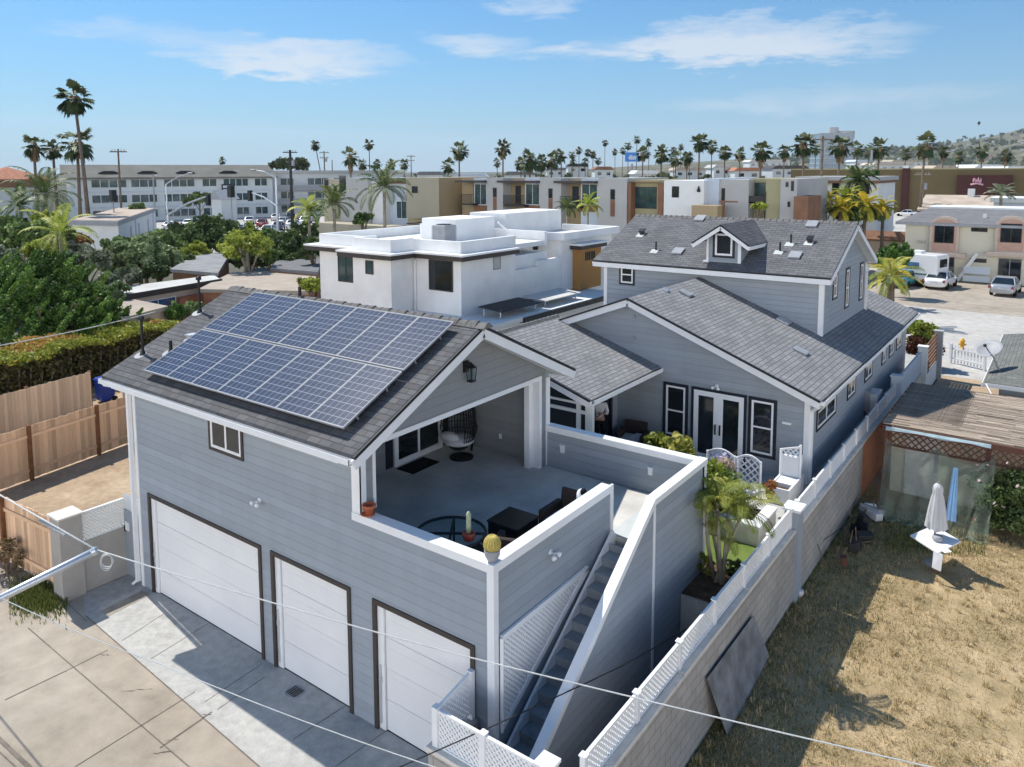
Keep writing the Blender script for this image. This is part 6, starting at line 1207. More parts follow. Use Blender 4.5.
# ================================================================== PALMS
def arr_obj(name, quads, tones, mat, parent=None):
    V = np.array(quads, float).reshape(-1, 3); return mesh_obj(name, V, np.arange(len(V)).reshape(-1, 4), mat, parent, np.array(tones, float), uv=False)
def fan_crown_data(seed, nf=36, blade=.95):
    g = random.Random(seed); Q = []; T = []; D = []; DT = []
    for i in range(nf):
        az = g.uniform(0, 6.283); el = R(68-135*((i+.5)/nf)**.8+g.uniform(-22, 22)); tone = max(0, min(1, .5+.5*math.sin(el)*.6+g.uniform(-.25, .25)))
        d = Vector((math.cos(el)*math.cos(az), math.cos(el)*math.sin(az), math.sin(el))); s = d.cross(Vector((0, 0, 1))); s = s.normalized() if s.length > .01 else Vector((1, 0, 0)); u = s.cross(d); L = g.uniform(.55, 1.05)
        e = d*L+Vector((0, 0, -.12*math.cos(el)))
        Q += [d*.1+s*.02, e+s*.02, e-s*.02, d*.1-s*.02]; T.append(.3)
        nb = 11
        for k in range(nb):
            a = R(-78+156*k/(nb-1)); bd = (d*math.cos(a)+s*math.sin(a)); bl = blade*g.uniform(.85, 1.1)*(1-.25*abs(a)); md = e+bd*bl*.6+u*.05; tip = e+bd*bl+Vector((0, 0, -.22*bl*g.uniform(.6, 1.5))); w = (s*math.cos(a)-d*math.sin(a))*.12
            Q += [e, md+w, tip, md-w]; T.append(max(0, min(1, tone+g.uniform(-.12, .12))))
    for i in range(70):
        az = g.uniform(0, 6.283); z0 = -g.uniform(.1, 1.5); r0 = .25+.25*(1+z0/1.6); d = Vector((math.cos(az), math.sin(az), 0)); s = Vector((-d.y, d.x, 0)); a = d*r0*.5+Vector((0, 0, z0+.4)); c = d*(r0+g.uniform(0, .25))+Vector((0, 0, z0-.25)); w = s*.14
        D += [a-w*.4, a+w*.4, c+w, c-w]; DT.append(g.random())
    return (Q, T), (D, DT)
FANS = []
for sd in (1, 2, 3, 4, 5, 6, 7):
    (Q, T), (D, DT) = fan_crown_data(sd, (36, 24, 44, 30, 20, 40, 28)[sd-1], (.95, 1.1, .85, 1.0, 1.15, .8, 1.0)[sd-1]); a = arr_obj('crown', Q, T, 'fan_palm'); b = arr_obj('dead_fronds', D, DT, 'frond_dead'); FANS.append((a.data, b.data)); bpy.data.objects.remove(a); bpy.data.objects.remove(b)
def fan_palm(label, px, pytop, wpx, D=None, lean=(0, 0), group=None, skirt=1.0, tr=.2, rad=1.9):
    D = D or F_PX*2*rad/wpx; r = wpx*D/F_PX/2; top = far(px, pytop, D); top.z -= r*1.05; lean = (lean[0]+random.uniform(-.4, .4), lean[1]); base = Vector((top.x-lean[0], top.y-lean[1], 0))
    t = thing('fan_palm', label, 'palm tree', base, group); v = random.choice(FANS); k = r/1.85*1.3; skirt *= random.uniform(.6, 1.35)
    b = MB(); b.tube([base, base.lerp(top, .5)+Vector((-lean[0]*.12, -lean[1]*.12, 0)), top], [tr*1.3, tr*.9, tr*.7], 7); b.build('trunk', 'trunk', t, True)
    for nm, me, kk in (('crown', v[0], 1), ('dead_fronds', v[1], skirt)):
        if kk <= 0: continue
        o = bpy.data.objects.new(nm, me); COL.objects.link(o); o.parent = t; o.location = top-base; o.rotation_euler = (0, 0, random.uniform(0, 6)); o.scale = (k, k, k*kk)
    return t
G_L = 'tall fan palms by the tiled house'
fan_palm('very tall leaning fan palm, highest of the cluster beside the long hotel', 73, 77, 36, 95, lean=(-2.8, .4), skirt=.6, tr=.24)
fan_palm('fan palm with a broad dark crown just below the leaning one', 76, 124, 34, 98, skirt=.9, tr=.24); fan_palm('fan palm standing over the terracotta tiled house', 33, 132, 24, 100, tr=.22); fan_palm('shorter fan palm between the tiled house palm and the broad crowned palm', 52, 138, 20, 104, skirt=.8, tr=.22)
fan_palm('tiny fan palm rising behind the long hotel roof', 222, 156, 8, 330, skirt=0)
fan_palm('slim tilted fan palm beside the hotel utility poles', 315, 139, 11, None, lean=(-4, 0), skirt=.3)
fan_palm('stout fan palm with a heavy brown skirt behind the townhouse end block', 350, 147, 17, None, skirt=1.3); fan_palm('straight slender fan palm between two stout ones', 369, 138, 11, None, skirt=.8)
for i, (px, py, w) in enumerate(((362, 158, 11), (377, 158, 10), (391, 158, 11), (404, 158, 11))): fan_palm('short full fan palm of the low clump beside the slender palm', px, py, w, None, group='low palm clump over the townhouses', skirt=.8)
fan_palm('fan palm with a wide crown over the ochre sided townhouse', 459, 140, 19, None, skirt=1.2); fan_palm('tall fan palm with long brown skirt over the balcony townhouses', 503, 137, 18, None, skirt=1.3); fan_palm('small fan palm between the two palms over the balcony row', 497, 158, 8, None)
low = ((530, 148, 22), (541, 152, 18), (552, 150, 18), (561, 148, 14), (521, 156, 14), (448, 158, 14))
for px, py, w in low: fan_palm('bushy low fan palm of the dense clump on the skyline', px, py, w, None, group='dense palm clump on the skyline', skirt=.8)
sky = ((572, 150, 8), (579, 146, 8), (588, 148, 8), (593, 150, 8), (598, 156, 8), (605, 139, 7), (615, 148, 7), (623, 147, 7), (628, 141, 8), (637, 135, 8), (649, 138, 8), (573, 157, 8), (585, 158, 8), (681, 143, 7), (674, 146, 8), (690, 152, 8))
for px, py, w in sky: fan_palm('small distant fan palm in the thin line along the skyline', px, py, w, None, group='distant palms along the skyline', skirt=.5)
mids = ((643, 145, 15, 'thick fan palm just behind the blue billboard'), (662, 143, 19, 'wide fan palm between the billboard and the tall twin palms'), (676, 150, 15, 'brownish fan palm below the tall twin palms'), (687, 150, 14, 'dull fan palm nearest the tall twin palms'), (700, 131, 20, 'taller palm of the twin pair over the pale blue townhouse'), (712, 139, 13, 'slimmer palm of the twin pair over the pale blue townhouse'), (725, 144, 15, 'fan palm over the beige grey townhouse block'), (740, 146, 13, 'narrow fan palm beside the large crowned palm'), (762, 139, 21, 'large crowned fan palm over the balcony recess townhouse'), (785, 143, 14, 'fan palm between the large crowned palm and the glass tower'), (804, 130, 25, 'big fan palm directly beside the glass tower'), (841, 133, 23, 'fan palm covering the front of the glass tower'), (858, 141, 14, 'small fan palm at the foot of the glass tower'), (880, 136, 22, 'full round fan palm beyond the glass tower'), (926, 131, 25, 'largest fan palm in front of the olive store'), (906, 147, 12, 'small fan palm over the olive store roof beside the dark pilaster'), (944, 144, 13, 'fan palm on the hill side of the largest store palm'), (983, 143, 14, 'fan palm over the maroon store entrance'), (1006, 148, 13, 'fan palm nearest the end of the hill view'), (959, 150, 12, 'dusty fan palm between the store palms'), (869, 146, 11, 'slim fan palm leaning against the full round palm'), (816, 142, 11, 'short fan palm tucked under the big tower palm'))
for px, py, w, lab in mids: fan_palm(lab, px, py, w, None, skirt=1.1)
def feather_crown(name, mat, parent, top, nf, L, leaflets=22, lw=.05, seed=0, el0=80, el1=-25, droop=.9, ll=.42):
    g = random.Random(seed); Q = []; T = []
    for i in range(nf):
        az = i*2.399+g.uniform(-.3, .3); el = R(el0+(el1-el0)*i/nf+g.uniform(-6, 6)); fl = L*g.uniform(.85, 1.1); tone = g.uniform(.2, .85); p = Vector(top); h = Vector((math.cos(az), math.sin(az), 0)); a = el; pts = [p.copy()]; n = leaflets
        for k in range(n): p = p+(h*math.cos(a)+Vector((0, 0, math.sin(a))))*fl/n; a -= droop*1.6/n*(.4+1.2*k/n); pts.append(p.copy())
        s = Vector((-h.y, h.x, 0))
        for k in range(1, n+1):
            d = (pts[k]-pts[k-1]).normalized(); up_ = s.cross(d); f = ll*fl*.55*math.sin(math.pi*(.12+.85*k/n))**.7
            w = d*.004*fl+Vector((0, 0, 0)); Q += [pts[k-1]+s*.012, pts[k]+s*.012, pts[k]-s*.012, pts[k-1]-s*.012]; T.append(.5)
            for sg in (-1, 1):
                ld = (s*sg*.85+d*.55-up_*.12).normalized()*f; m_ = pts[k]+ld*.55; tip = pts[k]+ld+Vector((0, 0, -f*.38*g.uniform(.6, 1.3))); wv = d*lw
                Q += [pts[k], m_+wv, tip, m_-wv]; T.append(max(0, min(1, tone+g.uniform(-.15, .15))))
    return arr_obj(name, Q, T, mat, parent)
def feather_palm(label, base, h, L, mat='feather_palm', nf=18, tr=.13, seed=0, lw=.05, trunk='trunk_pale', lean=(0, 0), name='feather_palm', shaft=True, leaflets=22, el1=-25):
    t = thing(name, label, 'palm tree', base); base = Vector(base); top = base+Vector((lean[0], lean[1], h)); b = MB(); b.tube([base, base.lerp(top, .5)+Vector((-lean[0]*.15, 0, 0)), top], [tr*1.3, tr, tr*.85], 8); b.build('trunk', trunk, t, True)
    if shaft: b = MB(); b.tube([top-Vector((0, 0, .1)), top+Vector((0, 0, .5*min(1, L/2)))], [tr*1.1, tr*.5], 8); b.build('crownshaft', 'cactus_green', t, True)
    feather_crown('crown', mat, t, top+Vector((0, 0, .3*min(1, L/2))), nf, L, leaflets, lw, seed, el1=el1); return t
q = far(42, 200, 62); feather_palm('feather palm with arching fronds in front of the hotel end', (q.x, q.y, 0), q.z+.2, 3.2, seed=3, lw=.06, nf=20, lean=(.3, 0))
q = far(384, 187, 58); feather_palm('feather palm with wide fronds in front of the townhouse box storey', (q.x, q.y, 0), q.z-.3, 2.6, seed=5, lw=.06, nf=18)
q = far(334, 205, 60); feather_palm('feather palm beside the townhouse garage wall', (q.x, q.y, 0), q.z-.2, 2.4, seed=7, lw=.06, nf=16)
q = far(309, 212, 63); feather_palm('smaller yellowish feather palm at the car park edge', (q.x, q.y, 0), q.z-.1, 1.9, 'shrub_yellow', seed=8, lw=.06, nf=14)
q = far(60, 235, 50); feather_palm('straggly feather palm with thin yellow green fronds over the shrubs', (q.x, q.y, 0), q.z-.2, 2.6, 'shrub_yellow', seed=11, lw=.05, nf=14)
q = far(20, 205, 66); feather_palm('dark feather palm in shade by the tiled house', (q.x, q.y, 0), q.z-.3, 2.6, 'shrub_dark', seed=21, lw=.07, nf=16)
for i, (px, py, D, mat, L, lab) in enumerate(((827, 186, 78, 'palm_gold', 1.9, 'orange gold palm, first of the row before the villa'), (841, 193, 74, 'palm_gold', 1.9, 'yellow palm in front of the villa windows'), (848, 184, 77, 'shrub_yellow', 2.2, 'yellow green palm with a high round crown before the villa'), (866, 190, 74, 'palm_gold', 2.2, 'wide yellow palm nearest the white camper van'), (858, 166, 79, 'feather_palm', 2.6, 'tall green palm behind the yellow palms'), (884, 192, 75, 'palm_gold', 1.6, 'low orange yellow palm at the end of the row'))):
    q = far(px, py, D); feather_palm(lab, (q.x, q.y, 0), q.z-1.7, L*.9, mat, 22, .16, 30+i, .10, 'trunk', el1=-50)
q = at(886, 300, z=0); q = Vector((-4.6, 45.5, 0)); q = at(889, 296, y=45.5); feather_palm('sprawling palm with curved yellow green fronds behind the house roof', (q.x, q.y, 0), at(884, 281, y=45.5).z, 2.3, 'areca', 16, .14, 41, .05, 'trunk', el1=-45)
q = at(893, 277, y=52); feather_palm('round orange tinged palm beside the teal car', (q.x, q.y, 0), q.z, 1.6, 'palm_gold', 14, .15, 43, .07, 'trunk', el1=-40)
q = at(588, 216, y=56); feather_palm('young palm in front of the balcony townhouses', (q.x, q.y, 0), at(588, 207, y=56).z, 1.7, 'shrub_yellow', 12, .1, 44, .06); q = at(567, 214, y=56); feather_palm('young palm against the ochre balcony wall', (q.x, q.y, 0), at(567, 209, y=56).z, 1.5, 'feather_palm', 12, .1, 45, .06)
q = at(811, 196, y=80); feather_palm('bushy palm against the villa wall', (q.x, q.y, 0), q.z, 2.2, 'feather_palm', 14, .14, 46, .08)
q = far(952, 196, 105); feather_palm('spiky pale green palm behind the cream apartment roof', (far(1001, 197, 98).x, far(1001, 197, 98).y, 0), far(1001, 198, 98).z, 2.4, 'shrub_grey', 14, .2, 47, .09, el1=5)
# areca clump in the garden between stair and boundary wall
ab = at(716, 578, z=PZ)
t = thing('areca_palm', 'clumping yellow green palm with several slim canes in the mulch bed by the stair', 'palm tree', (ab.x, ab.y, PZ)); g = random.Random(9); b = MB(); tops = []
for k, (px, py) in enumerate(((706, 512), (717, 502), (729, 506), (743, 512), (712, 528))):
    tp = at(px, py, y=ab.y+.25*(k-2)*.4); s = Vector((ab.x+g.uniform(-.25, .25), ab.y+g.uniform(-.2, .2), PZ)); b.tube([s, s.lerp(tp, .5)+Vector((g.uniform(-.06, .06), 0, 0)), tp], [.045, .04, .03], 7); tops.append(tp)
b.build('trunk', 'trunk_pale', t, True)
for k, tp in enumerate(tops): feather_crown('crown', 'areca', t, tp, 7, .92, 24, .018, 60+k, 75, 5, 1.15, .46)
# ================================================================== TREES, SHRUBS, HEDGE
q = at(62, 330, y=9.5); c = far(50, 305, 39)
t = thing('juniper', 'large dark green juniper with windswept flame shaped sprays behind the hedge', 'tree', (c.x, c.y, 0)); b = MB()
for k in range(9): a = k*.8; b.tube([(c.x+.2*math.cos(a), c.y+.2*math.sin(a), 0), (c.x+1.0*math.cos(a), c.y+.9*math.sin(a), 1.8), (c.x+2.6*math.cos(a), c.y+2.2*math.sin(a), 3.6)], [.18, .12, .04], 6)
b.build('trunk', 'trunk', t); wdir = (.7*RT.x, .7*RT.y, 1.0)
specs = []
for (px, py, D, rr) in ((10, 300, 40, 2.2), (45, 285, 40, 2.3), (80, 295, 40, 2.0), (30, 322, 38, 2.3), (75, 322, 38, 2.1), (108, 318, 39, 1.5), (-15, 320, 39, 2.2), (55, 268, 41, 1.5), (20, 275, 41, 1.6)):
    p = far(px, py, D); specs.append(clumpy(p, (rr, rr, rr*.8), 46, 190, .085, .12, -.9, Vector(wdir)*2.3, int(px+50), .35)); specs.append(clumpy(p-Vector((0, 0, .3)), (rr*.8, rr*.8, rr*.7), 30, 150, .11, .28, -.9, None, int(px+90), .3))
crown('crown', 'juniper', t, specs)
def far_tree(label, px, py, D, r_px, mat, seed, name='tree', **kw):
    c = far(px, py, D); k = D/F_PX; rx, rz = r_px[0]*k, r_px[1]*k; return tree(name, label, 'tree', (c.x, c.y, 0), max(.5, c.z), (rx, rx, rz), mat, seed=seed, **kw)
far_tree('rounded light green shrub tree between the juniper and the bungalows', 140, 257, 58, (29, 20), 'shrub_pale', 3, nclump=70, nleaf=110, size=.22, multi=[(1.6, 1.2, -.3, .6), (-1.4, -1, -.6, .6)])
far_tree('small pale green round shrub in front of the light green shrub tree', 131, 273, 53, (10, 8), 'shrub_pale', 4, nclump=30, nleaf=90, size=.18)
far_tree('dark green tree behind the grey shingle roof', 208, 237, 70, (26, 21), 'shrub_dark', 5, nclump=70, nleaf=110, size=.26, multi=[(-4, -3, -.8, .7)])
far_tree('dark olive tree beside the white commercial box', 176, 243, 72, (20, 17), 'shrub_dark', 6, nclump=50, nleaf=100, size=.26)
far_tree('yellow green tree with bare grey branches over the tan hip roof', 249, 246, 55, (25, 22), 'shrub_yellow', 7, nclump=46, nleaf=60, size=.2, clump=.26, trunk='trunk_pale', trunk_r=.2)
far_tree('dark green tree between the yellow green tree and the white house', 292, 250, 62, (20, 17), 'shrub_dark', 8, nclump=60, nleaf=100, size=.24)
far_tree('dark clipped shrub by the townhouse garage', 418-55, 219, 66, (9, 7), 'shrub_dark', 9, nclump=30, nleaf=80, size=.22)
far_tree('feathery olive shrub against the white house corner', 310, 285, 45, (11, 9), 'shrub_yellow', 10, nclump=30, nleaf=90, size=.14)
far_tree('silvery grey flowering shrub behind the juniper', 85, 262, 48, (22, 13), 'shrub_grey', 11, nclump=46, nleaf=110, size=.17, multi=[(2, 1.5, -1.0, .7)])
far_tree('grey green blossoming shrub over the pink cottage', 105, 283, 46, (12, 10), 'shrub_grey', 12, nclump=30, nleaf=90, size=.15)
far_tree('rusty orange topped shrub by the white commercial box', 82, 240, 56, (11, 6), 'hedge_red', 13, nclump=24, nleaf=90, size=.18)
far_tree('mixed green shrub mass under the straggly palm', 30, 245, 52, (30, 22), 'shrub_green', 14, nclump=60, nleaf=110, size=.22, multi=[(-2, -1.2, 1, .6), (2, 1, .6, .5)])
far_tree('pale leaved shrub at the edge below the dark palm', 6, 262, 46, (18, 14), 'shrub_grey', 15, nclump=36, nleaf=100, size=.18)
far_tree('yellow leaved shrub under the feather palm', 50, 222, 58, (14, 10), 'shrub_yellow', 16, nclump=26, nleaf=70, size=.2)
far_tree('small dark conifer in front of the orange awning', 172, 316, 42, (11, 11), 'juniper', 17, nclump=30, nleaf=110, size=.13, stretch=(.3, 0, 1.6))
far_tree('dark shrub mass at the hotel corner', 200, 200, 140, (14, 7), 'shrub_dark', 18, nclump=30, nleaf=60, size=.6)
far_tree('broad tree on the skyline behind the hotel wing', 290, 165, 230, (20, 5), 'tree_far', 19, nclump=40, nleaf=60, size=.9)
far_tree('green hedge shrub beside the camper van', 893, 258, 60, (16, 14), 'juniper', 20, nclump=46, nleaf=110, size=.2, stretch=(.6, .2, 1.3))
far_tree('dark tree between the yellow palms and the store', 870, 178, 95, (8, 9), 'shrub_dark', 22, nclump=30, nleaf=70, size=.35)
far_tree('dark green shrub mass under the yellow palms', 858, 214, 76, (26, 8), 'shrub_dark', 71, nclump=40, nleaf=90, size=.3)
far_tree('small clipped green shrub on the townhouse terrace', 757, 207, 68, (8, 4), 'shrub_yellow', 23, nclump=20, nleaf=70, size=.2)
q = at(924, 333, y=34); shrub('street_shrub', 'red and yellow green shrub by the house corner on the pale pavement', (q.x, q.y, 0), (.85, .85, .85), 'redleaf', 40, 110, .1, 24); q2 = at(924, 324, y=34); shrub('street_shrub', 'bright yellow green grassy plant topping the red shrub', (q2.x, q2.y+.15, q2.z-.75), (.75, .7, .45), 'shrub_yellow', 26, 110, .1, 25)
for lab, px, py, D, rp, mt_, sd, ncl, sz in (
    ('low green shrub between the juniper and the pink cottage', 118, 290, 44, (12, 8), 'shrub_pale', 51, 26, .13), ('green shrub at the corner of the flat roofed pink bungalow', 101, 290, 50, (12, 9), 'shrub_dark', 52, 26, .16),
    ('mid green shrub tree behind the light green one', 158, 246, 66, (22, 15), 'shrub_green', 53, 50, .24), ('olive shrub in front of the dark tree by the grey shingle roof', 196, 252, 64, (14, 9), 'shrub_yellow', 54, 26, .2),
    ('dark shrub filling the gap beside the yellow green tree', 226, 247, 66, (12, 12), 'shrub_dark', 55, 36, .24), ('bright green shrub under the yellow green tree', 272, 256, 60, (13, 9), 'shrub_green', 56, 30, .2),
    ('dark green shrub against the white house fascia', 314, 250, 56, (12, 12), 'shrub_dark', 57, 36, .2), ('grey green shrub beside the white commercial box wall', 118, 246, 62, (13, 10), 'shrub_green', 58, 30, .2),
    ('silvery shrub between the straggly palm and the orange topped shrub', 66, 252, 52, (14, 10), 'shrub_grey', 59, 32, .17), ('dark shrub under the dark feather palm', 12, 232, 60, (22, 16), 'shrub_dark', 60, 46, .24),
    ('lime green shrub rising behind the juniper top', 38, 250, 50, (15, 9), 'shrub_yellow', 61, 26, .17), ('green shrub beside the pink bungalow awning', 196, 309, 45, (12, 8), 'shrub_green', 62, 26, .14),
    ('low green shrub mass in front of the townhouse garage wall', 268, 238, 74, (16, 8), 'shrub_green', 63, 30, .24), ('dark green shrub by the car park drive', 304, 232, 76, (12, 10), 'shrub_dark', 64, 30, .24),
    ('dark shrub behind the grey shingle roof', 250, 262, 62, (18, 9), 'shrub_dark', 85, 36, .2), ('dark green shrub against the tan hip roof', 300, 262, 60, (16, 8), 'shrub_dark', 86, 30, .2), ('dense dark shrub beside the flat off white roof', 160, 272, 56, (14, 9), 'shrub_dark', 87, 30, .18), ('low dark shrub between the grey roof and the flat off white roof', 188, 262, 60, (10, 7), 'shrub_green', 88, 24, .18),
    ('small green shrub in front of the hotel corner window', 137, 208, 110, (8, 5), 'shrub_green', 65, 18, .4), ('pale green shrub at the foot of the commercial box', 146, 250, 60, (10, 9), 'shrub_grey', 66, 26, .18),
    ('green bush at the far edge of the hotel car park', 190, 232, 84, (14, 9), 'shrub_green', 67, 30, .28), ('dark bush before the parked cars', 246, 236, 80, (14, 8), 'shrub_dark', 68, 30, .28)):
    far_tree(lab, px, py, D, rp, mt_, sd, name='shrub_tree', nclump=ncl, nleaf=100, size=sz)
for lab, x, y, h, r, mt_, sd in (('broad dark tree beyond the hedge, out past the juniper', -47, 1, 3.2, 3.0, 'shrub_dark', 81), ('green tree standing over the far end of the alley', -52, -6, 3.6, 3.2, 'shrub_green', 82), ('pale shrub tree past the tiled house', -70, 8, 3.0, 3.4, 'shrub_pale', 83)):
    tree('shrub_tree', lab, 'tree', (x, y, 0), h, (r, r, r*.8), mt_, 50, 90, .22, sd)
# hedge
a, c = Vector((-27.2, -1.5, 0)), Vector((-30.2, 12.5, 0)); d = (c-a).normalized(); n = Vector((-d.y, d.x, 0)); L = (c-a).length
t = thing('clipped_hedge', 'long clipped hedge with red orange new growth along its top behind the wooden fences', 'hedge', a); g = np.random.default_rng(5)
def hedge_pts(N, zlo, zhi, w0, w1):
    u = g.random(N)*L; w = w0+(w1-w0)*g.random(N); z = zlo+(zhi-zlo)*g.random(N); return np.array(a)+np.outer(u, np.array(d))+np.outer(w, np.array(n))+np.outer(z, (0, 0, 1)), u
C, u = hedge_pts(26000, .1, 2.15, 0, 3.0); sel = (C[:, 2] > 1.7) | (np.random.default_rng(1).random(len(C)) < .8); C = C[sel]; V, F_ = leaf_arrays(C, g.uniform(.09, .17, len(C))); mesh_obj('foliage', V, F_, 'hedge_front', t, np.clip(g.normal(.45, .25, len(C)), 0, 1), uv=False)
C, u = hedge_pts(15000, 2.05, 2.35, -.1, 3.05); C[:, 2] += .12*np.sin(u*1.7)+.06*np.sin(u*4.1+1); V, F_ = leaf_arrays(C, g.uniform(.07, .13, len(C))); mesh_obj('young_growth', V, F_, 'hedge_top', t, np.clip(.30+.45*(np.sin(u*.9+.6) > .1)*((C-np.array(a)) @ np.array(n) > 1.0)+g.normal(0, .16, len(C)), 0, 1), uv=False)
b = MB()
for k in range(30): p = a+d*(L*(k+.5)/30)+n*.5; b.tube([p, p+Vector((.1*math.sin(k), .1, 1.6))], .035, 5)
b.build('stem', 'trunk_pale', t)
shrub('orange_shrub', 'yellow orange shrub standing above the far end of the hedge', (a+d*10.5+n*2.9)[:2]+(0.0,) if False else tuple((a+d*10.5+n*2.6).xy)+(1.2,), (1.1, 1.1, .6), 'hedge_top', 30, 110, .11, 31)
# planting near the stair and alley
q = at(690, 455, y=8.6); shrub('shell_ginger', 'yellow green strap leaved plant rising behind the deck parapet', (at(672, 460, y=9.3).x, 9.3, PZ), (.75, .6, .75), 'areca', 30, 90, .14, 33, 'plant')
shrub('lilac_plant', 'plant with pale lilac flowers in front of the french door', (at(712, 450, y=9.8).x, 9.8, PZ), (.55, .45, .62), 'lilac', 18, 60, .08, 34, 'plant'); shrub('plume_grass', 'pink beige plume grass in the middle of the garden bed', (at(724, 470, y=9.0).x, 9.0, PZ), (.45, .4, .7), 'plume', 22, 90, .09, 35, 'plant')
shrub('garden_shrub', 'dense green shrub around the palm canes behind the stair wall', (at(716, 500, y=8.6).x, 8.6, PZ), (.75, .6, .62), 'shrub_green', 40, 90, .09, 36); shrub('garden_shrub', 'low green shrub at the stair wall corner under the palm', (at(708, 470, y=8.2).x, 8.2, PZ), (.5, .5, .8), 'shrub_yellow', 30, 90, .09, 37)
q = at(770, 495, z=PZ+.5); t = thing('potted_flower', 'red brown potted plant on the planter coping near the white bench', 'plant', (q.x, q.y, PZ+.42)); b = MB(); b.lathe([(.08, 0), (.12, .16), (.1, .15), (0, .14)], (q.x, q.y, PZ+.42), 14); b.build('pot', 'terracotta', t); crown('foliage', 'hedge_red', t, [clumpy((q.x, q.y, PZ+.68), (.18, .18, .16), 12, 60, .05, .4, -.6, None, 3)])
q = at(720, 590, z=PZ); shrub('bed_plant', 'small yellow green plant in the mulch bed at the foot of the palm', (at(703, 573, z=PZ).x, at(703, 573, z=PZ).y, PZ), (.22, .22, .2), 'areca', 10, 50, .06, 38, 'plant')
q = at(752, 535, z=PZ); shrub('bed_plant', 'low dark grassy tuft between artificial lawn and lattice', (at(733, 572, z=PZ).x, at(733, 572, z=PZ).y, PZ), (.3, .2, .14), 'shrub_dark', 12, 50, .06, 39, 'plant')
q = at(1012, 535, z=0); shrub('rose_bush', 'rose bush with pale and pink blooms beside the green netting', (q.x, q.y, 0), (.85, .8, .95), 'shrub_dark', 60, 120, .08, 40); q = at(1005, 500, y=q.y); rb = bpy.data.objects['rose_bush']; o_ = Vector(rb.location); crown('blossom', 'blossom', rb, [(np.array(o_)+np.array([0, -.25, 1.25])+np.random.default_rng(2).normal(size=(34, 3))*np.array([.5, .4, .45]), np.random.default_rng(3).random(34)**.5, np.full(34, .085))])
shrub('dry_bush', 'dry twiggy brown bush at the edge of the alley by the cedar fence', tuple(at(8, 575, z=0)), (.55, .4, .45), 'frond_dead', 16, 60, .06, 41); 
q = at(46, 598, z=0); t = thing('weed_patch', 'patch of yellow green weeds at the foot of the rendered pillar', 'weeds', (q.x, q.y, 0)); t['kind'] = 'stuff'
g = np.random.default_rng(8)
def blades(name, mat, parent, C, h, wd, lean=.5):
    n_ = len(C); az = g.uniform(0, 6.283, n_); hh = h*g.uniform(.5, 1.3, n_); s = np.stack([np.cos(az), np.sin(az), np.zeros(n_)], 1)*wd; ln_ = np.stack([np.cos(az+1.5), np.sin(az+1.5), np.zeros(n_)], 1)*(lean*hh*g.uniform(.2, 1, n_))[:, None]; up_ = np.stack([np.zeros(n_), np.zeros(n_), hh], 1)
    V = np.stack([C-s, C+s, C+s*.3+ln_+up_, C-s*.3+ln_+up_], 1).reshape(-1, 3); return mesh_obj(name, V, np.arange(n_*4).reshape(-1, 4), mat, parent, g.random(n_), uv=False)
C = np.array([at(px, py, z=0) for px, py in zip(np.clip(g.normal(40, 15, 5200), 10, 66), g.normal(597, 9, 5200))]); C = C[C[:, 1] > -2.6]; blades('grass_blade', 'grass_green', t, C, .11, .010); t2 = None
# dry lawn blades: thickest where the yard still has grass
N = 150000; X = 2.25+g.random(N)**1.3*12; Y = -1+g.random(N)*17.5; keep = (np.sin(X*1.9+Y*.7)+np.sin(Y*1.3-X*.8)+g.normal(0, .9, N)) > -.4; C = np.stack([X, Y, np.zeros(N)+.004], 1)[keep]
C = C[~((C[:, 1] > 15.2) & (C[:, 0] > 2.8))]
tc_ = np.stack([2.3+g.random(1500)**1.2*12, g.uniform(-1, 15, 1500), np.full(1500, .004)], 1); tuft = np.repeat(tc_, 16, 0); tuft[:, :2] += g.normal(0, .035, (len(tuft), 2)); tuft = tuft[~((tuft[:, 1] > 15.2) & (tuft[:, 0] > 2.8))]; struct(blades('grass_tufts', 'grass_dry', None, tuft, .10, .006, .9), 'stuff')
o = blades('dry_grass', 'grass_dry', None, C, .05, .006, 1.1); struct(o, 'stuff')
C = np.stack([2.22+g.random(9000)**1.8*1.8, g.uniform(-1, 15, 9000), np.full(9000, .004)], 1); struct(blades('shade_grass', 'grass_green', None, C, .06, .008, .8), 'stuff')
C = np.array([at(px, py, z=0.004) for px, py in zip(g.uniform(884, 985, 2600), g.uniform(508, 556, 2600))]); C = C[(g.random(len(C)) < .7)]; struct(blades('green_grass', 'grass_green', None, C, .14, .010, .6), 'stuff')
C = np.array([at(px, py, z=0.004) for px, py in zip(g.normal(918, 14, 700), g.normal(542, 5, 700))]); struct(blades('green_grass', 'grass_green', None, C, .07, .01, .6), 'stuff')
HAZE = .00006
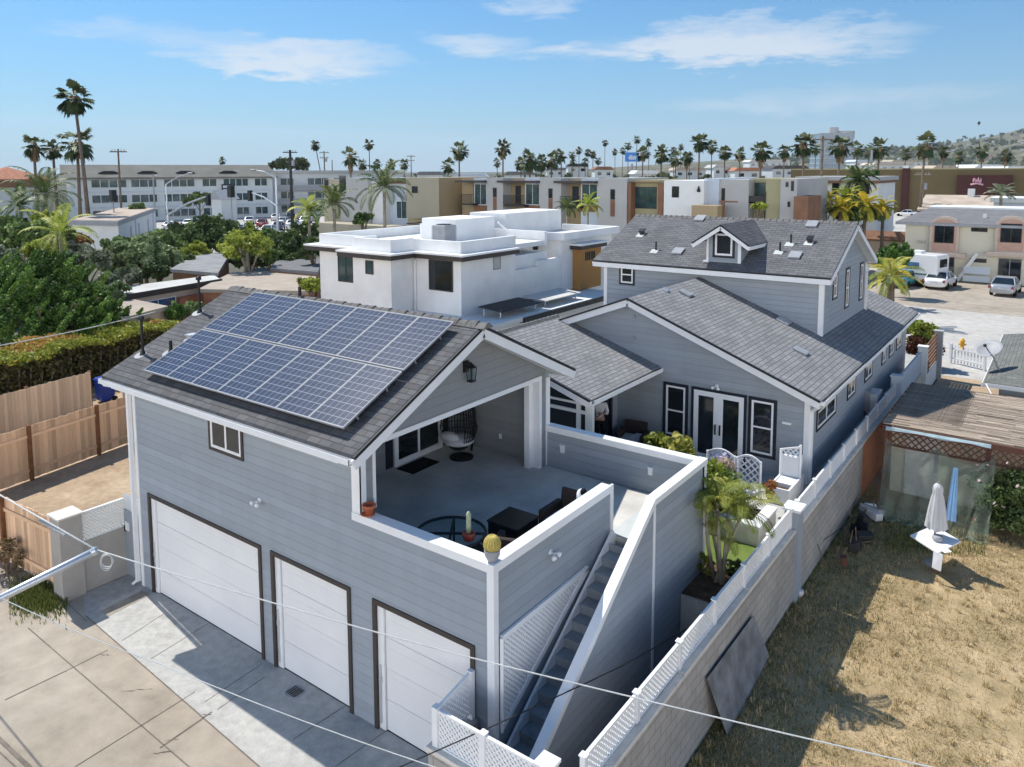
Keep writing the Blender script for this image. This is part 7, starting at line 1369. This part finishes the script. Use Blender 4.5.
# ================================================================== VEHICLES
def car(label, loc, rz, paint, L=4.5, W=1.78, H=1.43, group=None, name='parked_car', suv=False):
    t = thing(name, label, 'car', (0, 0, 0), group)
    # stations from nose (+y) to tail: y, half width, belt height, sill
    st = [(L*.5, W*.36, .56), (L*.47, W*.44, .68), (L*.38, W*.49, .76), (L*.2, W*.5, .88), (0, W*.5, .93), (-L*.22, W*.5, .95), (-L*.38, W*.49, .97), (-L*.47, W*.46, .95 if not suv else .98), (-L*.5, W*.42, .72)]
    V = []; n = 10
    for y, hw, zt in st: V += [(-hw*.9, y, .24), (-hw, y, .38), (-hw*1.0, y, zt*.72), (-hw*.95, y, zt*.97), (-hw*.75, y, zt), (hw*.75, y, zt), (hw*.95, y, zt*.97), (hw, y, zt*.72), (hw, y, .38), (hw*.9, y, .24)]
    k = len(st); F_ = [(i*n+j, (i+1)*n+j, (i+1)*n+(j+1) % n, i*n+(j+1) % n) for i in range(k-1) for j in range(n)]+[list(range(n)), list(range((k-1)*n, k*n))[::-1]]
    b = MB(); b.add(V, F_); body = b.build('body', paint, t, True); s = body.modifiers.new('s', 'SUBSURF'); s.levels = s.render_levels = 1
    yb = -L*.36 if not suv else -L*.45; yr0, yr1 = L*.06, (-L*.20 if not suv else -L*.40); yf = L*.22; hw = W*.46; rw = W*.36
    b = MB(); b.hexa([(-rw, yr1, H-.05), (rw, yr1, H-.05), (rw, yr0, H-.06), (-rw, yr0, H-.06), (-rw*.92, yr1+.05, H), (rw*.92, yr1+.05, H), (rw*.92, yr0-.05, H), (-rw*.92, yr0-.05, H)])
    for sx in (-1, 1):
        for (ya, yc) in ((yf, yr0), (yb, yr1)): b.bar((sx*hw, ya, .92), (sx*rw, yc, H-.04), .07, .06)
        b.bar((sx*hw, (yf+yb)/2-.1, .92), (sx*rw, (yr0+yr1)/2, H-.04), .05, .09)
    b.build('roof', paint, t, bevel=.02)
    b = MB(); b.hexa([(-hw, yb, .9), (hw, yb, .9), (hw, yf, .9), (-hw, yf, .9), (-rw, yr1, H-.04), (rw, yr1, H-.04), (rw, yr0, H-.05), (-rw, yr0, H-.05)]); b.build('windows', 'glass', t)
    for sx in (-1, 1):
        for sy in (-L*.30, L*.31):
            b = MB(); b.lathe([(.2, -.1), (.31, -.1), (.33, -.06), (.33, .06), (.31, .1), (.2, .1)], (sx*(W*.5-.1), sy, .33), 18, (1, 0, 0)); w_ = b.build('wheel', 'rubber', t); b = MB(); b.lathe([(.0, .085*sx), (.2, .10*sx), (.21, .06*sx)], (sx*(W*.5-.1), sy, .33), 14, (1, 0, 0)); b.build('rim', 'silver', w_)
        b = MB(); b.hexa([(sx*W*.44-.14, -L*.5-.01, .66), (sx*W*.44+.02, -L*.49, .66), (sx*W*.44+.02, -L*.46, .66), (sx*W*.44-.14, -L*.46, .66), (sx*W*.44-.14, -L*.49, .86), (sx*W*.44, -L*.48, .86), (sx*W*.44, -L*.46, .86), (sx*W*.44-.14, -L*.46, .86)]); b.build('tail_light', 'tail_red', t)
        b = MB(); b.ball((sx*W*.37, L*.478, .66), .14, .06, .07, 8, 6); b.build('headlight', 'silver', t)
        b = MB(); b.ball((sx*(W*.52), yf-.35, .98), .09, .06, .07, 8, 6); b.build('wing_mirror', paint, t)
    b = MB(); b.box(-.26, .26, -L*.5-.03, -L*.5, .62, .74); b.build('number_plate', 'plate', t)
    t.location = loc; t.rotation_euler = (0, 0, rz); return t
bpy.context.view_layer.update()
q = at(936, 291, z=0); car('white sedan parked tail out beside the white camper van', (q.x, q.y+2.6, 0), R(-6), 'car_white', H=1.45); q = at(1003, 298, z=0); car('silver sedan parked tail out before the arched window bay', (q.x, q.y+2.6, 0), R(-4), 'car_silver')
q = at(904, 288, z=0); car('teal car half hidden by palm fronds beside the camper van', (q.x-.3, q.y+1.2, 0), R(-8), 'car_teal', L=4.2)
q = at(907, 286, z=0); t = thing('camper_van', 'white camper van with green stripe parked against the cream apartments', 'camper van', (0, 0, 0))
W2, L2, H2 = 1.1, 2.7, 2.8
b = MB(); b.prism([(-L2, .55), (L2*.55, .55), (L2*.55, 1.9), (L2*.85, 2.1), (L2*.85, H2-.15), (L2*.7, H2), (-L2+.1, H2), (-L2, H2-.15)], 'x', -W2, W2); b.build('body', 'car_white', t, bevel=.06)
b = MB(); b.prism([(L2*.55, .5), (L2*.98, .5), (L2*.98, 1.1), (L2*.78, 1.35), (L2*.62, 1.95), (L2*.55, 1.95)], 'x', -W2*.85, W2*.85); b.build('cab', 'car_white', t, bevel=.05)
b = MB(); b.box(-W2-.01, W2+.01, -L2+.1, L2*.5, 1.05, 1.2); b.box(-W2*.95, W2*.95, -L2-.012, -L2+.05, 1.05, 1.2); b.build('stripe', 'stripe_green', t)
b = MB(); b.box(-W2*.62, W2*.62, -L2-.02, -L2+.02, 1.75, 2.45); b.build('rear_window', 'glass', t); b = MB(); b.box(-W2-.02, -W2+.02, -1.2, -.1, 1.5, 2.1); b.box(W2-.02, W2+.02, -1.2, -.1, 1.5, 2.1); b.build('side_window', 'glass_blue', t); b = MB(); b.box(-W2-.015, -W2+.02, .4, 1.05, .65, 2.4); b.build('door', 'white_pale', t)
for sx in (-1, 1):
    for sy in (-L2*.5, L2*.72): b = MB(); b.lathe([(.2, -.12), (.36, -.12), (.36, .12), (.2, .12)], (sx*(W2-.15), sy, .36), 16, (1, 0, 0)); b.build('wheel', 'rubber', t)
b = MB(); b.box(-.4, .4, -1, -.3, H2, H2+.25); b.build('roof_unit', 'white_pale', t); t.location = (q.x, q.y+1.4, 0); t.rotation_euler = (0, 0, R(74))
q = far(876, 213, 125); car('white van parked beside the olive store wall', (q.x, q.y, 0), R(70), 'car_white', 5.6, 2.0, 2.3, suv=True, name='parked_van'); q = far(907, 209, 165); car('white sedan in front of the olive store pilaster', (q.x, q.y, 0), R(80), 'car_white', suv=False); q = far(929, 208, 160); car('pale pickup beside the utility pole at the olive store', (q.x, q.y, 0), R(80), 'car_silver', 5.2, 1.9, 1.75, suv=True); q = far(884, 229, 105); car('cream pickup behind the low red wall', (q.x, q.y, 0), R(75), 'car_white', 5.0, 1.9, 1.7, suv=True); q = far(872, 221, 110); car('white hatchback beside the blue container', (q.x, q.y, 0), R(75), 'car_white')
t = thing('blue_container', 'blue waste container at the end of the villa drive', 'container', tuple(far(873, 228, 88).xy)+(0,)); q = far(873, 228, 88); b = MB(); b.box(q.x-1.2, q.x+1.2, q.y-.9, q.y+.9, .1, 1.6); b.build('bin_body', 'plastic_blue', t); b = MB(); b.slab([(q.x-1.25, q.y-.95, 1.6), (q.x+1.25, q.y-.95, 1.6), (q.x+1.25, q.y+.95, 1.9), (q.x-1.25, q.y+.95, 1.9)], .06); b.build('lid', 'plastic_blue', t)
q = far(897, 235, 78); t = thing('garden_wall', 'low salmon wall with dark tile coping before the cream apartments', 'wall', (q.x, q.y, 0)); b = MB(); b.box(q.x-4, q.x+3.5, q.y, q.y+.4, 0, 3.0); b.build('wall', 'salmon', t); b = MB(); b.slab([(q.x-4.2, q.y-.6, 2.9), (q.x+3.6, q.y-.6, 2.9), (q.x+3.6, q.y+.8, 3.7), (q.x-4.2, q.y+.8, 3.7)], .15); b.build('tile_coping', 'rust_brown', t)
# car park in front of the hotel: one of each colour, then copies with their parts
paints = ['car_white', 'car_black', 'car_silver', 'car_blue', 'car_grey', 'car_red']; protos = {}
spots = [(165, 226, 108, 'car_white'), (171, 214, 135, 'car_silver'), (190, 212, 140, 'car_white'), (180, 219, 122, 'car_grey'), (205, 216, 128, 'car_black'), (232, 213, 135, 'car_blue'), (240, 216, 126, 'car_silver'), (250, 209, 148, 'car_white'), (228, 209, 150, 'car_black'), (246, 221, 113, 'car_blue'), (236, 222, 112, 'car_grey'), (262, 212, 140, 'car_red'), (268, 217, 124, 'car_white'), (276, 206, 158, 'car_white'), (284, 210, 146, 'car_silver'), (290, 206, 160, 'car_black'), (293, 212, 138, 'car_white'), (300, 206, 160, 'car_grey'), (305, 209, 148, 'car_white'), (312, 206, 156, 'car_silver'), (258, 222, 112, 'car_white'), (266, 228, 98, 'car_silver'), (252, 230, 98, 'car_white'), (215, 222, 112, 'car_white'), (150, 232, 100, 'car_blue'), (302, 222, 104, 'car_white'), (278, 214, 132, 'car_blue'), (225, 217, 124, 'car_white')]
where = {'car_white': 'white', 'car_black': 'black', 'car_silver': 'silver', 'car_blue': 'dark blue', 'car_grey': 'charcoal grey', 'car_red': 'dark red'}
for i, (px, py, D, p) in enumerate(spots):
    q = far(px, py, D); rz = R(40+7*math.sin(i*3))+(math.pi if i % 3 == 0 else 0)
    if (px, py) == (302, 222): car('white hatchback alone on the pale drive beside the feather palm', (q.x, q.y, 0), R(75), 'car_white'); continue
    lab = f'{where[p]} car parked among the rows before the long hotel'
    if p not in protos: protos[p] = car(lab, (q.x, q.y, 0), rz, p, group='cars in the hotel car park'); bpy.context.view_layer.update(); continue
    dup(protos[p], (q.x, q.y, 0), rz, lab)
# ================================================================== POLES, SIGNALS, SIGNS
def pole(label, px, pytop, pybase, D, arms=2, mat='trunk', r0=.15, transformer=False, name='utility_pole'):
    tp = far(px, pytop, D); b0 = Vector((tp.x, tp.y, 0)); t = thing(name, label, 'utility pole', b0); b = MB(); b.tube([b0, tp], [r0*1.2, r0*.8], 8); b.build('shaft', mat, t)
    for k in range(arms):
        z = tp.z-.4-1.3*k; b = MB(); h = RT*(1.25-.2*k); b.bar(Vector((tp.x, tp.y, z))-h, Vector((tp.x, tp.y, z))+h, .14, .16); b.build('crossarm', mat, t); b = MB()
        for s in (-.9, -.45, .45, .9): b.tube([Vector((tp.x, tp.y, z+.06))+RT*s, Vector((tp.x, tp.y, z+.36))+RT*s], .06, 6)
        b.build('insulator', 'dish_grey', t)
    if transformer: b = MB(); q = Vector((tp.x, tp.y, tp.z-2.2))+RT*.45; b.lathe([(.28, -.5), (.3, .4), (.2, .5)], q, 12); b.build('transformer', 'dish_grey', t)
    return t
pole('bare wooden utility pole with one crossarm before the hotel', 118, 149, 205, 112, 1, 'trunk'); pole('dark utility pole with transformer at the hotel wing', 290, 150, 203, 130, 1, 'wire_dark', .25, True); pole('utility pole with double crossarm behind the hotel wing', 324, 151, 170, 190, 2, 'trunk', .18, True); pole('distant utility pole beside the low palm clump', 411, 155, 172, 230, 2); pole('plain wooden utility pole with crossarm in front of the glass tower', 823, 136, 200, 92, 1, 'trunk', .16); pole('grey utility pole with transformer in front of the olive store', 923, 172, 215, 118, 1, 'trunk_pale', .18, True); pole('grey metal pole against the full round palm', 872, 150, 200, 120, 0, 'dish_grey', .2); pole('thin dark pole between the hotel poles', 332, 160, 172, 190, 0, 'trunk', .14)
def mast(label, px, pytop, D, armpx, armpy, kind, mat='galvanised', r=.13):
    tp = far(px, pytop, D); b0 = Vector((tp.x, tp.y, 0)); t = thing('street_lamp' if kind == 'lamp' else 'traffic_signal', label, 'street lamp' if kind == 'lamp' else 'traffic signal', b0); b = MB(); b.tube([b0, tp], [r*1.3, r], 10); b.build('pole', mat, t); e = far(armpx, armpy, D); b = MB(); b.tube([tp, tp.lerp(e, .5)+Vector((0, 0, .25)), e], [r*.9, r*.7, r*.55], 8); b.build('arm', mat, t)
    if kind == 'lamp': b = MB(); b.ball(e, .55, .25, .12, 10, 6); b.build('lamp_head', 'dish_grey', t)
    else:
        b = MB(); q = e; b.box(q.x-.25, q.x+.25, q.y-.2, q.y+.2, q.z-1.1, q.z+.2); b.build('signal_head', 'black_metal', t)
mast('long armed street lamp pole over the hotel car park', 276, 178, 92, 253, 170, 'lamp'); mast('traffic signal with a sloping arm near the hotel car park', 277, 206, 92, 250, 192, 'signal', r=.16); mast('traffic signal with a long pale arm by the white commercial box', 168, 215, 88, 208, 196, 'signal', r=.18); mast('thin street lamp beside the commercial box roof', 166, 184, 100, 190, 173, 'lamp', r=.1); mast('thin lamp pole standing before the hotel windows', 153, 176, 130, 155, 176, 'lamp', 'dish_grey', .12)
for px, py, lab in ((113, 196, 'dark traffic signal head on a post before the hotel'), (231, 192, 'black traffic signal head hanging near the small gabled kiosk')):
    q = far(px, py, 100); t = thing('traffic_signal', lab, 'traffic signal', (q.x, q.y, 0)); b = MB(); b.tube([(q.x, q.y, 0), q], .08, 6); b.build('post', 'dish_grey', t); b = MB(); b.box(q.x-.4, q.x+.4, q.y-.3, q.y+.3, q.z-.7, q.z+.8); b.build('signal_head', 'black_metal', t)
q = far(224, 202, 135); t = thing('kiosk', 'small pale gabled kiosk at the edge of the hotel car park', 'kiosk', (q.x, q.y, 0)); b = MB(); b.box(q.x-1.5, q.x+1.5, q.y-1.5, q.y+1.5, 0, q.z+.6); b.build('wall', 'hotel_white', t); b = MB(); b.prism([(q.x-2, q.z+.5), (q.x+2, q.z+.5), (q.x, q.z+2.1)], 'y', q.y-1.9, q.y+1.9); b.build('roof', 'dish_grey', t)
q = far(632, 157, 330); t = thing('billboard', 'blue billboard on a post among the skyline palms', 'billboard', (q.x, q.y, 0)); M = wall_M((q.x, q.y, q.z), RT); b = MB(M); b.box(-3, 3, -.3, 0, -2, 2); b.build('panel', 'billboard_blue', t); b = MB(M); b.prism([(-1.8, -.4), (-.6, 1.0), (.7, .2), (2.2, 1.1), (1.6, -1.1), (-.9, -1.2)], 'y', 0, .08); b.build('picture', 'pale_blue', t); b = MB(); b.tube([(q.x, q.y, 0), (q.x, q.y, q.z-3)], .5, 8); b.build('post', 'dish_grey', t)
q = far(838, 150, 620); t = thing('glass_tower', 'tall glass office tower with two grey rooftop drums beyond the palms', 'building', (q.x, q.y, 0)); M = wall_M((q.x, q.y, 0), RT); b = MB(M); zt = far(838, 133, 620).z; b.box(-15, 12, -20, 0, 0, zt); b.build('wall', 'tower_glass', t); b = MB(M)
for k in range(12): b.box(-15.2, 12.2, -20, .2, zt-4*k-.6, zt-4*k)
for k in range(8): b.box(-15+3.86*k-.2, -15+3.86*k+.2, 0, .25, 0, zt)
b.build('floor_band', 'tower_wall', t); b = MB(M); zt2 = far(838, 127, 620).z; b.lathe([(4, 0), (4, zt2-zt+4)], (-1, -8, zt-4), 14); b.lathe([(7, 0), (7, zt2-zt+1)], (9, -8, zt-4), 16); b.build('rooftop_drum', 'tower_wall', t)
# distant town: low blocks, then tree mass
g = random.Random(12)
dist = [(300, 172, 300, 30, 'hotel_roof'), (430, 172, 330, 26, 'grey_roof'), (470, 174, 300, 34, 'pale_blue'), (560, 168, 420, 26, 'grey_roof'), (578, 164, 380, 20, 'dark_edge'), (604, 167, 340, 18, 'rust_brown'), (647, 171, 300, 24, 'white_pale'), (690, 168, 380, 30, 'flat_roof_tan'), (722, 165, 330, 16, 'grey_stucco'), (748, 168, 320, 26, 'tile_orange'), (790, 166, 330, 34, 'dark_trim'), (770, 160, 480, 40, 'flat_roof'), (893, 163, 420, 40, 'salmon'), (945, 166, 300, 24, 'flat_roof_tan'), (990, 165, 320, 30, 'white_pale'), (1015, 167, 290, 20, 'white_pale'), (910, 160, 520, 36, 'taupe'), (520, 172, 320, 30, 'hotel_roof'), (862, 160, 520, 14, 'pale_blue')]
nm = {'hotel_roof': 'brown roofed', 'grey_roof': 'dark grey roofed', 'pale_blue': 'pale blue', 'dark_edge': 'black roofed', 'rust_brown': 'rust brown roofed', 'white_pale': 'white roofed', 'flat_roof_tan': 'tan roofed', 'grey_stucco': 'grey', 'tile_orange': 'orange roofed', 'dark_trim': 'dark brown', 'flat_roof': 'off white', 'salmon': 'salmon', 'taupe': 'taupe'}
for px, py, D, wpx, mt_ in dist:
    q = far(px, py, D); W_ = wpx*D/F_PX; t = thing('distant_building', f'{nm[mt_]} low building on the skyline among the far palms', 'building', (q.x, q.y, 0), 'low buildings on the skyline'); M = wall_M((q.x, q.y, 0), RT); MB(M).box(-W_/2, W_/2, -14, 0, 0, q.z-1.2).build('wall', 'hotel_white' if mt_ not in ('white_pale',) else 'cushion', t); b = MB(M); b.prism([(-W_/2-.6, q.z-1.2), (W_/2+.6, q.z-1.2), (W_/2-1, q.z+.2), (-W_/2+1, q.z+.2)], 'y', -15, .8); b.build('roof', mt_, t)
    b = MB(M); n = max(2, int(W_/4))
    for k in range(n): b.box(-W_/2+W_*(k+.3)/n, -W_/2+W_*(k+.7)/n, 0, .1, q.z-3.6, q.z-2.2)
    b.build('window_row', 'glass', t)
gg = np.random.default_rng(4); specs = []
for k in range(260):
    px = gg.uniform(270, 1060); D = gg.uniform(230, 620); q = far(px, 171, D); h = gg.uniform(3, 7.5); r = gg.uniform(2.5, 6); specs.append(clumpy((q.x, q.y, h*.6), (r, r, h*.55), 10, 26, 1.2, .45, -.9, None, k))
struct(crown('distant_trees', 'tree_far', None, specs), 'stuff')
# hill on the horizon
NX, NY = 90, 26; V = []; g2 = np.random.default_rng(6)
def hill_top(px):
    xs = [560, 640, 720, 800, 880, 940, 985, 1030, 1090, 1200]; ys = [171, 166, 161, 157, 150, 146, 139, 129, 122, 112]; return float(np.interp(px, xs, ys))
for j in range(NY):
    v = j/(NY-1); D = 1500+1500*v
    for i in range(NX):
        px = 540+680*i/(NX-1); p = far(px, 171, D); zt = CAM.z+3000*(171-hill_top(px))/F_PX; z = -2+(zt+2)*(v**1.15)+ (18*math.sin(i*.9+j*.7)+12*math.sin(i*.37-j*1.1))*v*(1-v)*1.2*(zt/150); V.append((p.x, p.y, z))
p2 = []
F_ = [(j*NX+i, j*NX+i+1, (j+1)*NX+i+1, (j+1)*NX+i) for j in range(NY-1) for i in range(NX-1)]
b = MB(); b.add(V, F_); hill = struct(b.build('hill', 'hillside', None, True))
Vh = V; sp = []; g = random.Random(8)
for k in range(75):
    i = g.randrange(44, NX-22); j = g.randrange(4, NY-1); p = Vector(Vh[j*NX+i]); s = g.uniform(5, 9); t = thing('hillside_house', 'tiny pale house dotted among trees on the far hillside', 'house', p, 'houses on the far hillside'); b = MB(); b.box(p.x-s, p.x+s, p.y-s*.7, p.y+s*.7, p.z-6, p.z+5); b.build('wall', g.choice(['white_pale', 'taupe', 'cushion', 'salmon']), t); b = MB(); b.prism([(p.x-s-1, p.z+5), (p.x+s+1, p.z+5), (p.x, p.z+8)], 'y', p.y-s, p.y+s); b.build('roof', g.choice(['tile_orange', 'grey_roof', 'tan_roof']), t)
for k in range(420):
    i = g.randrange(30, NX-18); j = g.randrange(3, NY); p = Vector(Vh[j*NX+i])+Vector((g.uniform(-20, 20), g.uniform(-20, 20), 2)); r = g.uniform(5, 14); sp.append(clumpy(p+Vector((0, 0, r*.4)), (r, r, r*.7), 5, 14, 5, .6, -.9, None, k))
struct(crown('hillside_trees', 'tree_far', None, sp), 'stuff')
q = far(979, 123, 900); t = thing('balloon', 'tiny dark balloon floating over the hill', 'balloon', q); b = MB(); b.ball(q, 1.6, 1.6, 2.0); b.build('envelope', 'wire_dark', t, True); b = MB(); b.tube([q-Vector((0, 0, 2)), q-Vector((0, 0, 3.2))], .3, 6); b.build('basket', 'wire_dark', t)
# thin sea haze: one closed box of even air round the camera and the whole scene
b = MB(); b.box(-6500, 4000, -1200, 7500, -3, 420); hz_ = b.build('haze', 'hill'); hz_['kind'] = 'stuff'
hm = bpy.data.materials.new('sea_haze'); hm.use_nodes = True; hn = hm.node_tree.nodes; hn.clear(); ho = hn.new('ShaderNodeOutputMaterial'); pv = hn.new('ShaderNodeVolumePrincipled'); pv.inputs['Color'].default_value = (.82, .90, 1, 1); pv.inputs['Density'].default_value = HAZE; pv.inputs['Anisotropy'].default_value = .2; hm.node_tree.links.new(pv.outputs[0], ho.inputs['Volume']); hz_.data.materials.clear(); hz_.data.materials.append(hm)
# ================================================================== SKY AND SUN
SKY_LOW = (1.75, 2.32, 2.85, 1); SKY_CLOUD = (3.0, 3.25, 3.55, 1); SKY_TINT = (.13, .36, .52, 1); SKY_FILL = (16.8, 16.6, 16.4, 1)
SUNV = Vector((-.70, .10, 1)).normalized()
w = bpy.data.worlds.new('World'); SC.world = w; w.use_nodes = True; nt = w.node_tree; N_ = nt.nodes; bg = N_['Background']
sky_ = N_.new('ShaderNodeTexSky'); sky_.sky_type = 'NISHITA'; sky_.sun_disc = False; sky_.sun_elevation = math.asin(SUNV.z); sky_.sun_rotation = math.atan2(SUNV.x, SUNV.y); sky_.air_density = 1.0; sky_.dust_density = .6; sky_.ozone_density = 1.6; sky_.altitude = 20
tc = N_.new('ShaderNodeTexCoord'); sep = N_.new('ShaderNodeSeparateXYZ'); nt.links.new(tc.outputs['Generated'], sep.inputs[0])
def wm(op, a, b=None):
    n_ = N_.new('ShaderNodeMath'); n_.operation = op
    for i, v in enumerate((a, b)):
        if v is None: continue
        if isinstance(v, (int, float)): n_.inputs[i].default_value = v
        else: nt.links.new(v, n_.inputs[i])
    return n_.outputs[0]
def dotc(v):
    n_ = N_.new('ShaderNodeVectorMath'); n_.operation = 'DOT_PRODUCT'; nt.links.new(tc.outputs['Generated'], n_.inputs[0]); n_.inputs[1].default_value = v; return n_.outputs['Value']
mp = N_.new('ShaderNodeMapping'); mp.inputs['Scale'].default_value = (1, 1, 4.5); nt.links.new(tc.outputs['Generated'], mp.inputs[0])
def nzf(scale, detail, rough, loc):
    n_ = N_.new('ShaderNodeTexNoise'); n_.inputs['Scale'].default_value = scale; n_.inputs['Detail'].default_value = detail; n_.inputs['Roughness'].default_value = rough; n_.inputs['Distortion'].default_value = .4; nt.links.new(mp.outputs[0], n_.inputs[0]); return n_.outputs[0]
wisp = nzf(7, 10, .62, 0); wisp2 = nzf(19, 8, .65, 0); wav = nzf(2.6, 4, .5, 0)
cov = None
# wisps of high cloud: heading (degrees from +y), height (degrees), half spans, strength
for hd, el, ha, hb, k in ((-53.0, 8.0, 9.0, 1.5, .9), (-38.5, 9.3, 4.6, 1.0, .5), (-20.5, 8.9, 13.0, 1.9, .85), (-34.5, 12.2, 4.2, 1.0, .6), (-5.5, 11.6, 3.2, .8, .5), (-14.0, 4.9, 12.0, .9, .35), (-60.0, 9.0, 8.0, .8, .4), (8.0, 9.0, 10.0, 1.5, .6), (-95.0, 14.0, 16.0, 3.0, .6), (60.0, 18.0, 20.0, 4.0, .6), (-30, 32, 24, 5, .5)):
    h_, e_ = R(hd), R(el); c = Vector((math.sin(h_)*math.cos(e_), math.cos(h_)*math.cos(e_), math.sin(e_))); r_ = Vector((math.cos(h_), -math.sin(h_), 0)); u_ = r_.cross(c)
    x = wm('DIVIDE', dotc(r_), math.sin(R(ha))); y = wm('DIVIDE', dotc(u_), math.sin(R(hb))); y = wm('ADD', y, wm('MULTIPLY', wm('SUBTRACT', wav, .5), 3.6)); x = wm('ADD', x, wm('MULTIPLY', wm('SUBTRACT', wisp, .5), 1.6)); y = wm('ADD', y, wm('MULTIPLY', wm('SUBTRACT', wisp2, .5), 2.6))
    d2 = wm('ADD', wm('MULTIPLY', x, x), wm('MULTIPLY', y, y)); m_ = wm('MULTIPLY', wm('MAXIMUM', wm('SUBTRACT', 1.0, d2), 0.0), k); m_ = wm('MULTIPLY', m_, wm('GREATER_THAN', dotc(c), 0.0)); cov = m_ if cov is None else wm('MAXIMUM', cov, m_)
dens = wm('MINIMUM', wm('MULTIPLY', cov, wm('MAXIMUM', wm('SUBTRACT', wm('ADD', wm('MULTIPLY', wisp, 3.0), wm('MULTIPLY', wisp2, 1.6)), 1.35), 0.0)), .8)
# pale band of thick air low over the town
low = wm('MULTIPLY', wm('POWER', 2.718, wm('MULTIPLY', wm('MAXIMUM', sep.outputs[2], 0.0), -7.5)), .92)
tn = N_.new('ShaderNodeMix'); tn.data_type = 'RGBA'; tn.blend_type = 'MULTIPLY'; tn.inputs[0].default_value = 1; nt.links.new(sky_.outputs[0], tn.inputs[6]); tn.inputs[7].default_value = SKY_TINT
m0 = N_.new('ShaderNodeMix'); m0.data_type = 'RGBA'; nt.links.new(low, m0.inputs[0]); nt.links.new(tn.outputs[2], m0.inputs[6]); m0.inputs[7].default_value = SKY_LOW
mx = N_.new('ShaderNodeMix'); mx.data_type = 'RGBA'; nt.links.new(dens, mx.inputs[0]); nt.links.new(m0.outputs[2], mx.inputs[6]); mx.inputs[7].default_value = SKY_CLOUD; # added fill glow low in the unseen sky behind the camera, lifts shaded walls
fill_glow = wm('MINIMUM', wm('MAXIMUM', wm('MULTIPLY', wm('ADD', dotc((.30, -.954, 0)), -.02), 1.6), 0.0), 1.0); lowb = wm('MINIMUM', wm('MAXIMUM', wm('MULTIPLY', wm('SUBTRACT', .36, sep.outputs[2]), 4.5), 0.0), 1.0); fill_glow = wm('MULTIPLY', wm('MULTIPLY', fill_glow, lowb), wm('ADD', wm('MULTIPLY', wav, .8), .55))
m2 = N_.new('ShaderNodeMix'); m2.data_type = 'RGBA'; nt.links.new(fill_glow, m2.inputs[0]); nt.links.new(mx.outputs[2], m2.inputs[6]); m2.inputs[7].default_value = SKY_FILL
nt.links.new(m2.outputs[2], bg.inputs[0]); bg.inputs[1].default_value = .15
sd = bpy.data.lights.new('sun', 'SUN'); sd.energy = 3.35; sd.angle = R(.53); sd.color = (1, .955, .88); so = bpy.data.objects.new('sun', sd); COL.objects.link(so); so.rotation_euler = SUNV.to_track_quat('Z', 'Y').to_euler(); so.location = SUNV*50
v = SC.view_settings; v.view_transform = 'Standard'; v.look = 'None'; v.exposure = 0.75; v.gamma = 1; v.use_curve_mapping = False
SC.cycles.max_bounces = 6; SC.cycles.transparent_max_bounces = 12; SC.cycles.use_denoising = True
